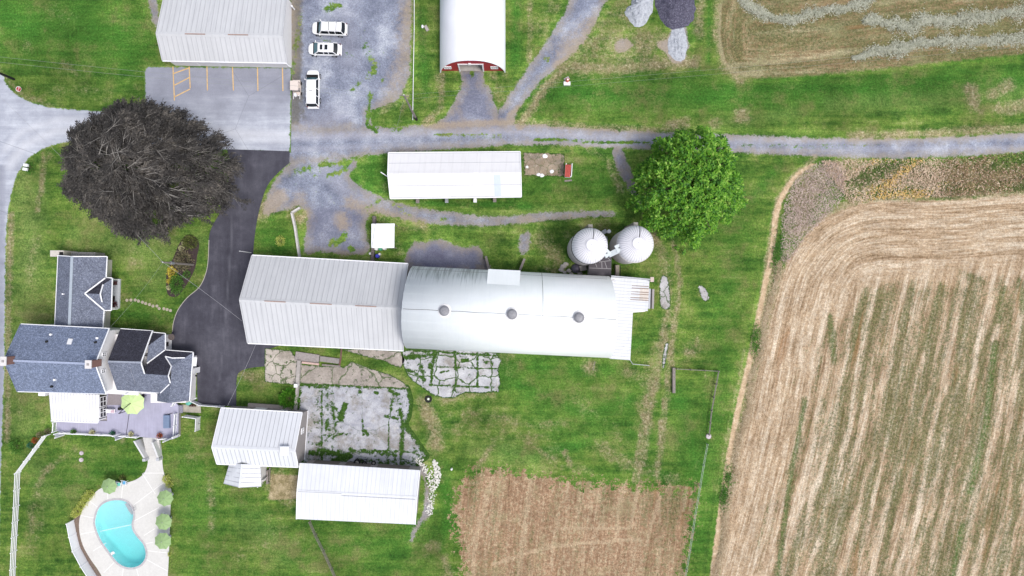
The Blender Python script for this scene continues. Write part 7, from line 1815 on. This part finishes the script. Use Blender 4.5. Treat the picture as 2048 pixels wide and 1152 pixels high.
# ------------------------------------------------------------------ deck and pool furniture
M_LIME = plain('lime_canvas', col(208,232,164), .8, var=.05); M_SAGE = plain('sage_canvas', col(150,178,124), .8, var=.05)
def parasol(name, label, px, py, h, rr, mat, z0, group=None, cant=None, rot=.3, sides=8, dome=.5):
    c = P(px, py, h); b = thing(name, label, 'umbrella', (c.x, c.y, z0), group)
    m = MB(); n = sides
    ring1 = [c + Vector((rr * math.cos(rot + 2 * PI * i / n), rr * math.sin(rot + 2 * PI * i / n), -dome)) for i in range(n)]
    mid = []
    for i in range(n):
        mid.append((ring1[i] + ring1[(i + 1) % n]) / 2 * 1.0); d = mid[-1] - c; d.z = 0; mid[-1] = mid[-1] - d * .05
    ringH = []
    for i in range(n): ringH += [ring1[i], mid[i]]
    inner = [c + (p - c) * .5 + Vector((0,0,.07 * dome / .5)) for p in ringH]
    vs = ringH + inner + [c]; N_ = 2 * n
    m.add(vs, [(i, (i + 1) % N_, N_ + (i + 1) % N_, N_ + i) for i in range(N_)] + [(N_ + i, N_ + (i + 1) % N_, 2 * N_) for i in range(N_)])
    m.build('canopy', mat, b)
    m = MB()
    for i in range(n): m.beam(c + Vector((0,0,.0)), inner[2 * i] + Vector((0,0,.012)), .035, .02); m.beam(inner[2 * i] + Vector((0,0,.012)), ring1[i] + Vector((0,0,.012)), .035, .02)
    m.build('rib_seam', plain('seam_' + mat.name, tuple(v * .82 for v in mat.node_tree.nodes['Principled BSDF'].inputs[0].default_value[:3]) + (1,), .8) if False else M_RIBSEAM[mat.name], b)
    if cant is None:
        MB().tube([Vector((c.x, c.y, z0)), c], .03).build('pole', M_TRIM, b); MB().lathe(Vector((c.x, c.y, z0)), [(.25,0),(.25,.06),(.08,.1)], 14).build('base', M_GALV, b)
        MB().ball(c + Vector((0,0,.04)), .06, 8, 6).build('finial', M_SEAM, b)
    else:
        MB().tube([c + Vector((0,0,.05)), (c + cant) / 2 + Vector((0,0,.25)), cant + Vector((0,0,.05))], .05).build('arm', M_BLACK, b)
        MB().tube([Vector((cant.x, cant.y, z0)), cant + Vector((0,0,.1))], .055).build('pole', M_BLACK, b); MB().box((cant.x, cant.y, z0 + .04), (.8,.8,.08)).build('base', M_DARK, b)
    return b
M_RIBSEAM = {M_LIME.name: plain('lime_seam', col(192,216,146), .8, var=.03), M_SAGE.name: plain('sage_seam', col(140,168,114), .8, var=.03)}
parasol('cantilever_umbrella', 'large lime-green octagonal umbrella on a black arm over the deck', 261.5, 806.5, 4.1, 1.83, M_LIME, DH, None, P(238,827,3.95), .35)
for lab, x, y, rr in (('sage-green umbrella over the blue poolside chairs', 215, 974, 1.22), ('sage-green umbrella on the east terrace edge, nearest the steps', 327.5, 998, 1.26), ('sage-green umbrella on the east terrace edge, middle of three', 324.5, 1045.5, 1.30), ('sage-green umbrella on the east terrace edge, farthest from the steps', 323, 1084, 1.32)):
    parasol('pool_umbrella', lab, x, y, 2.5, rr, M_SAGE, .05, 'sage-green umbrellas around the pool', None, R.uniform(0, .7), 8, .42)
def chair(label, px, py, rot, seat, group):
    b = thing('pool_chair', label, 'chair', P(px, py, .05), group); o = P(px, py, .05); Mr = Matrix.Rotation(rot, 3, 'Z')
    T = lambda x, y, z: o + Mr @ Vector((x, y, z))
    MB().box(T(0,0,.4), (.52,.52,.05), M=Mr).build('seat', seat, b)
    Mb = Mr @ Matrix.Rotation(-.35, 3, 'X'); MB().box(T(0,.34,.70), (.52,.05,.62), M=Mb).build('backrest', seat, b)
    for x in (-.31, .31):
        MB().beam(T(x,-.3,.62), T(x,.36,.62), .06, .05).build('armrest', M_TRIM, b)
        for y in (-.26, .26): MB().beam(T(x,y,0), T(x,y,.62), .05, .05).build('leg', M_TRIM, b)
    MB().beam(T(-.31,.47,1.0), T(.31,.47,1.0), .06, .06).build('top_bar', M_TRIM, b)
    return b
blue = plain('blue_sling', col(98,168,214), .7, var=.08); aqua = plain('aqua_sling', col(112,206,190), .7, var=.08)
chair('blue sling chair tucked under the edge of the sage umbrella', 233.5, 970, -.2, blue, 'sling chairs at the pool'); chair('aqua sling chair between two blue ones', 241.5, 967, -.15, aqua, 'sling chairs at the pool'); chair('blue sling chair on the right, clear of the umbrella', 252, 964, -.1, blue, 'sling chairs at the pool')
def lounger(label, px, py, rot):
    b = thing('sun_lounger', label, 'lounger', P(px, py, .05), 'white loungers half under the umbrellas'); o = P(px, py, .05); Mr = Matrix.Rotation(rot, 3, 'Z'); T = lambda x, y, z: o + Mr @ Vector((x, y, z))
    for x in (-.3, .3):
        MB().beam(T(x,-.95,.32), T(x,.45,.32), .05, .05).build('side_rail', M_TRIM, b); MB().beam(T(x,.45,.32), T(x,1.05,.72), .05, .05).build('back_rail', M_TRIM, b)
        for y in (-.8, .5): MB().beam(T(x,y,0), T(x,y,.32), .05, .05).build('leg', M_TRIM, b)
    MB().beam(T(-.3,1.05,.72), T(.3,1.05,.72), .05, .05).build('top_bar', M_TRIM, b); MB().box(T(0,-.25,.34), (.52,1.35,.03), M=Mr).build('sling', plain('grey_sling', col(200,202,204), .8) if 'grey_sling' not in bpy.data.materials else bpy.data.materials['grey_sling'], b)
    return b
lounger('white-framed lounger beneath the umbrella nearest the steps', 330, 989, -.45); lounger('white-framed lounger beneath the middle east umbrella', 328, 1035, -.5); lounger('white-framed lounger beneath the farthest east umbrella', 325, 1075, -.4)
for lab, x, y, mt, s_ in (('potted dark green plant on the deck edge, farthest west', 151, 862.5, M_SHG, .36), ('potted cream flowers on the deck edge, second from the west', 188.5, 864, M_CREAM, .4), ('potted blackish plant beside the middle wind screen', 229, 865.5, M_SHB, .38), ('potted white flowers left of the south steps', 265.5, 867, M_CREAM, .36), ('potted orange flowers right of the south steps', 322.5, 870, M_ORANGE, .42)):
    b = shrub('potted_plant', lab, x, y, s_, s_, .4, mt, 200, .13, 'potted plant')
    for ch in b.children: 
        pass
    c = P(x, y, DH); k_ = (H - DH) / H
    b.location = Vector((c.x, c.y, DH + .32))
    b.scale = (1, 1, 1)
    m = MB(); o0 = P(x, y); m.lathe(o0 + Vector((0,0,-.3)), [(.18,0),(.26,.32),(.28,.36),(.2,.36)], 14); m.build('pot', M_BLACK, b)
b = shrub('potted_plant', 'dark red plant in a pot on the cottage porch', 233.5, 607.5, .48, .48, .5, M_VIOLET, 320, .16, 'potted plant'); b.location.z = .62
MB().lathe(P(233.5,607.5,-.3), [(.18,0),(.26,.32),(.2,.34)], 14).build('pot', M_BLACK, b)
b = thing('porch_chair', 'dark wooden chair at the north end of the cottage porch', 'chair', P(231, 566))
MB().box(P(230,566,.7), (.6,.6,.08)).build('seat', M_RUSTY2 if False else plain('dark_wood', col(80,48,50), .7), b); MB().box(P(227,566,1.1), (.08,.6,.7)).build('backrest', bpy.data.materials['dark_wood'], b)
for dx in (-.25,.25):
    for dy in (-.25,.25): q = P(230,566,.5); MB().box((q.x + dx, q.y + dy, .5), (.06,.06,.4)).build('leg', bpy.data.materials['dark_wood'], b)
b = thing('grill', 'black kettle grill with a pale folded cover against the farmhouse wing', 'grill', P(288, 791, DH))
c = P(288.5, 791, DH); MB().ball(c + Vector((0,0,.75)), (.46,.42,.36), 16, 10).build('bowl', M_BLACK, b, True); MB().box(c + Vector((0,0,1.05)), (.5,.62,.16), .6).build('cover', plain('grill_cover', col(170,172,166), .8, var=.1), b)
for i in range(3): a = i * 2.1; MB().beam(c + Vector((.35 * math.cos(a), .35 * math.sin(a), 0)), c + Vector((.15 * math.cos(a), .15 * math.sin(a), .6)), .05, .05).build('leg', M_BLACK, b)
b = thing('deck_bench', 'white slatted bench with cushions between the sunroom and the umbrella', 'bench', P(224, 821, DH))
c = P(224, 821, DH); Mr = Matrix.Rotation(-.05, 3, 'Z')
MB().box(c + Vector((0,0,.42)), (1.35,.6,.07), M=Mr).build('seat', M_TRIM, b); MB().box(c + Vector((0,.3,.75)), (1.35,.07,.6), M=Mr).build('backrest', M_TRIM, b); MB().box(c + Vector((.35,0,.5)), (.5,.5,.1), M=Mr).build('cushion', plain('pink_cushion', col(206,178,190), .9), b)
for x in (-.6, .1, .6):
    for y in (-.25, .25): MB().box(c + Vector((x, y, .2)), (.07,.07,.4)).build('leg', M_TRIM, b)
tag(MB().box(P(241,817,DH + .4), (.4,.4,.8)).build('side_table', M_BLACK), 'small dark table at the end of the white bench', 'table')
b = thing('deck_box', 'blue-grey slatted storage box by the east railing of the deck', 'storage box', P(334, 843, DH))
q = P(334, 843, DH + .3); MB().box((q.x, q.y, DH + .26), (.85,1.95,.5), .03).build('box', plain('slate_blue_box', col(118,136,166), .6, var=.06), b)
m = MB()
for i in range(8): m.box((q.x, q.y - .84 + i * .24, DH + .535), (.9,.21,.04), .03)
m.build('lid', plain('slate_blue_lid', col(124,142,172), .6, var=.06), b)
MB().beam(P(330,831,DH + .06), P(345,826,DH + .06), .06, .1).build('edge', M_DARK, b)  # dark strip painting the shading along the top of the box
for lab, x, y, mt in (('flowering plant in the bed at the north end of the rail fence, nearest the deck', 98, 862, M_SHR), ('pinkish flowering plant in the bed beside the rail fence', 82, 869, M_SHR), ('rust-coloured plant by the first rails of the fence', 73, 880, M_ORANGE), ('dark plant farthest down the bed beside the rail fence', 64, 890, M_SHB)):
    shrub('flower_clump', lab, x, y, .55, .45, .5, mt, 260, .13, 'flowers')
# ------------------------------------------------------------------ light, sky, camera
sc = bpy.context.scene
w = bpy.data.worlds.new('World'); sc.world = w; w.use_nodes = True
nt = w.node_tree; nt.nodes.clear()
sky = nt.nodes.new('ShaderNodeTexSky'); sky.sky_type = 'NISHITA'; sky.sun_disc = False
sky.sun_elevation = math.radians(63); sky.sun_rotation = math.radians(124); sky.dust_density = 3.0; sky.altitude = 100
bg = nt.nodes.new('ShaderNodeBackground'); bg.inputs[1].default_value = 0.145
ow = nt.nodes.new('ShaderNodeOutputWorld')
hs = nt.nodes.new('ShaderNodeHueSaturation'); hs.inputs['Saturation'].default_value = 0.5   # thin overcast greys the sky
nt.links.new(sky.outputs[0], hs.inputs['Color']); nt.links.new(hs.outputs[0], bg.inputs[0]); nt.links.new(bg.outputs[0], ow.inputs[0])
sl = bpy.data.lights.new('sun', 'SUN'); sl.energy = 1.75; sl.angle = math.radians(18); sl.color = (1.0, 0.965, 0.91)
so = bpy.data.objects.new('sun', sl); C.objects.link(so)
so.rotation_euler = (math.radians(27), 0, math.radians(56)); so.location = (-10, -40, 80)
cd = bpy.data.cameras.new('camera'); cd.sensor_width = 36; cd.sensor_fit = 'HORIZONTAL'; cd.lens = 36 * (H / S) / 2048
cd.clip_start = 1.0; cd.clip_end = 8000
co = bpy.data.objects.new('camera', cd); C.objects.link(co); co.location = (0, 0, H); co.rotation_euler = (0, 0, 0)
sc.camera = co
sc.view_settings.view_transform = 'Standard'; sc.view_settings.look = 'None'; sc.view_settings.gamma = 1.0; sc.view_settings.exposure = 0.55
try: sc.view_settings.use_curve_mapping = False
except Exception: pass
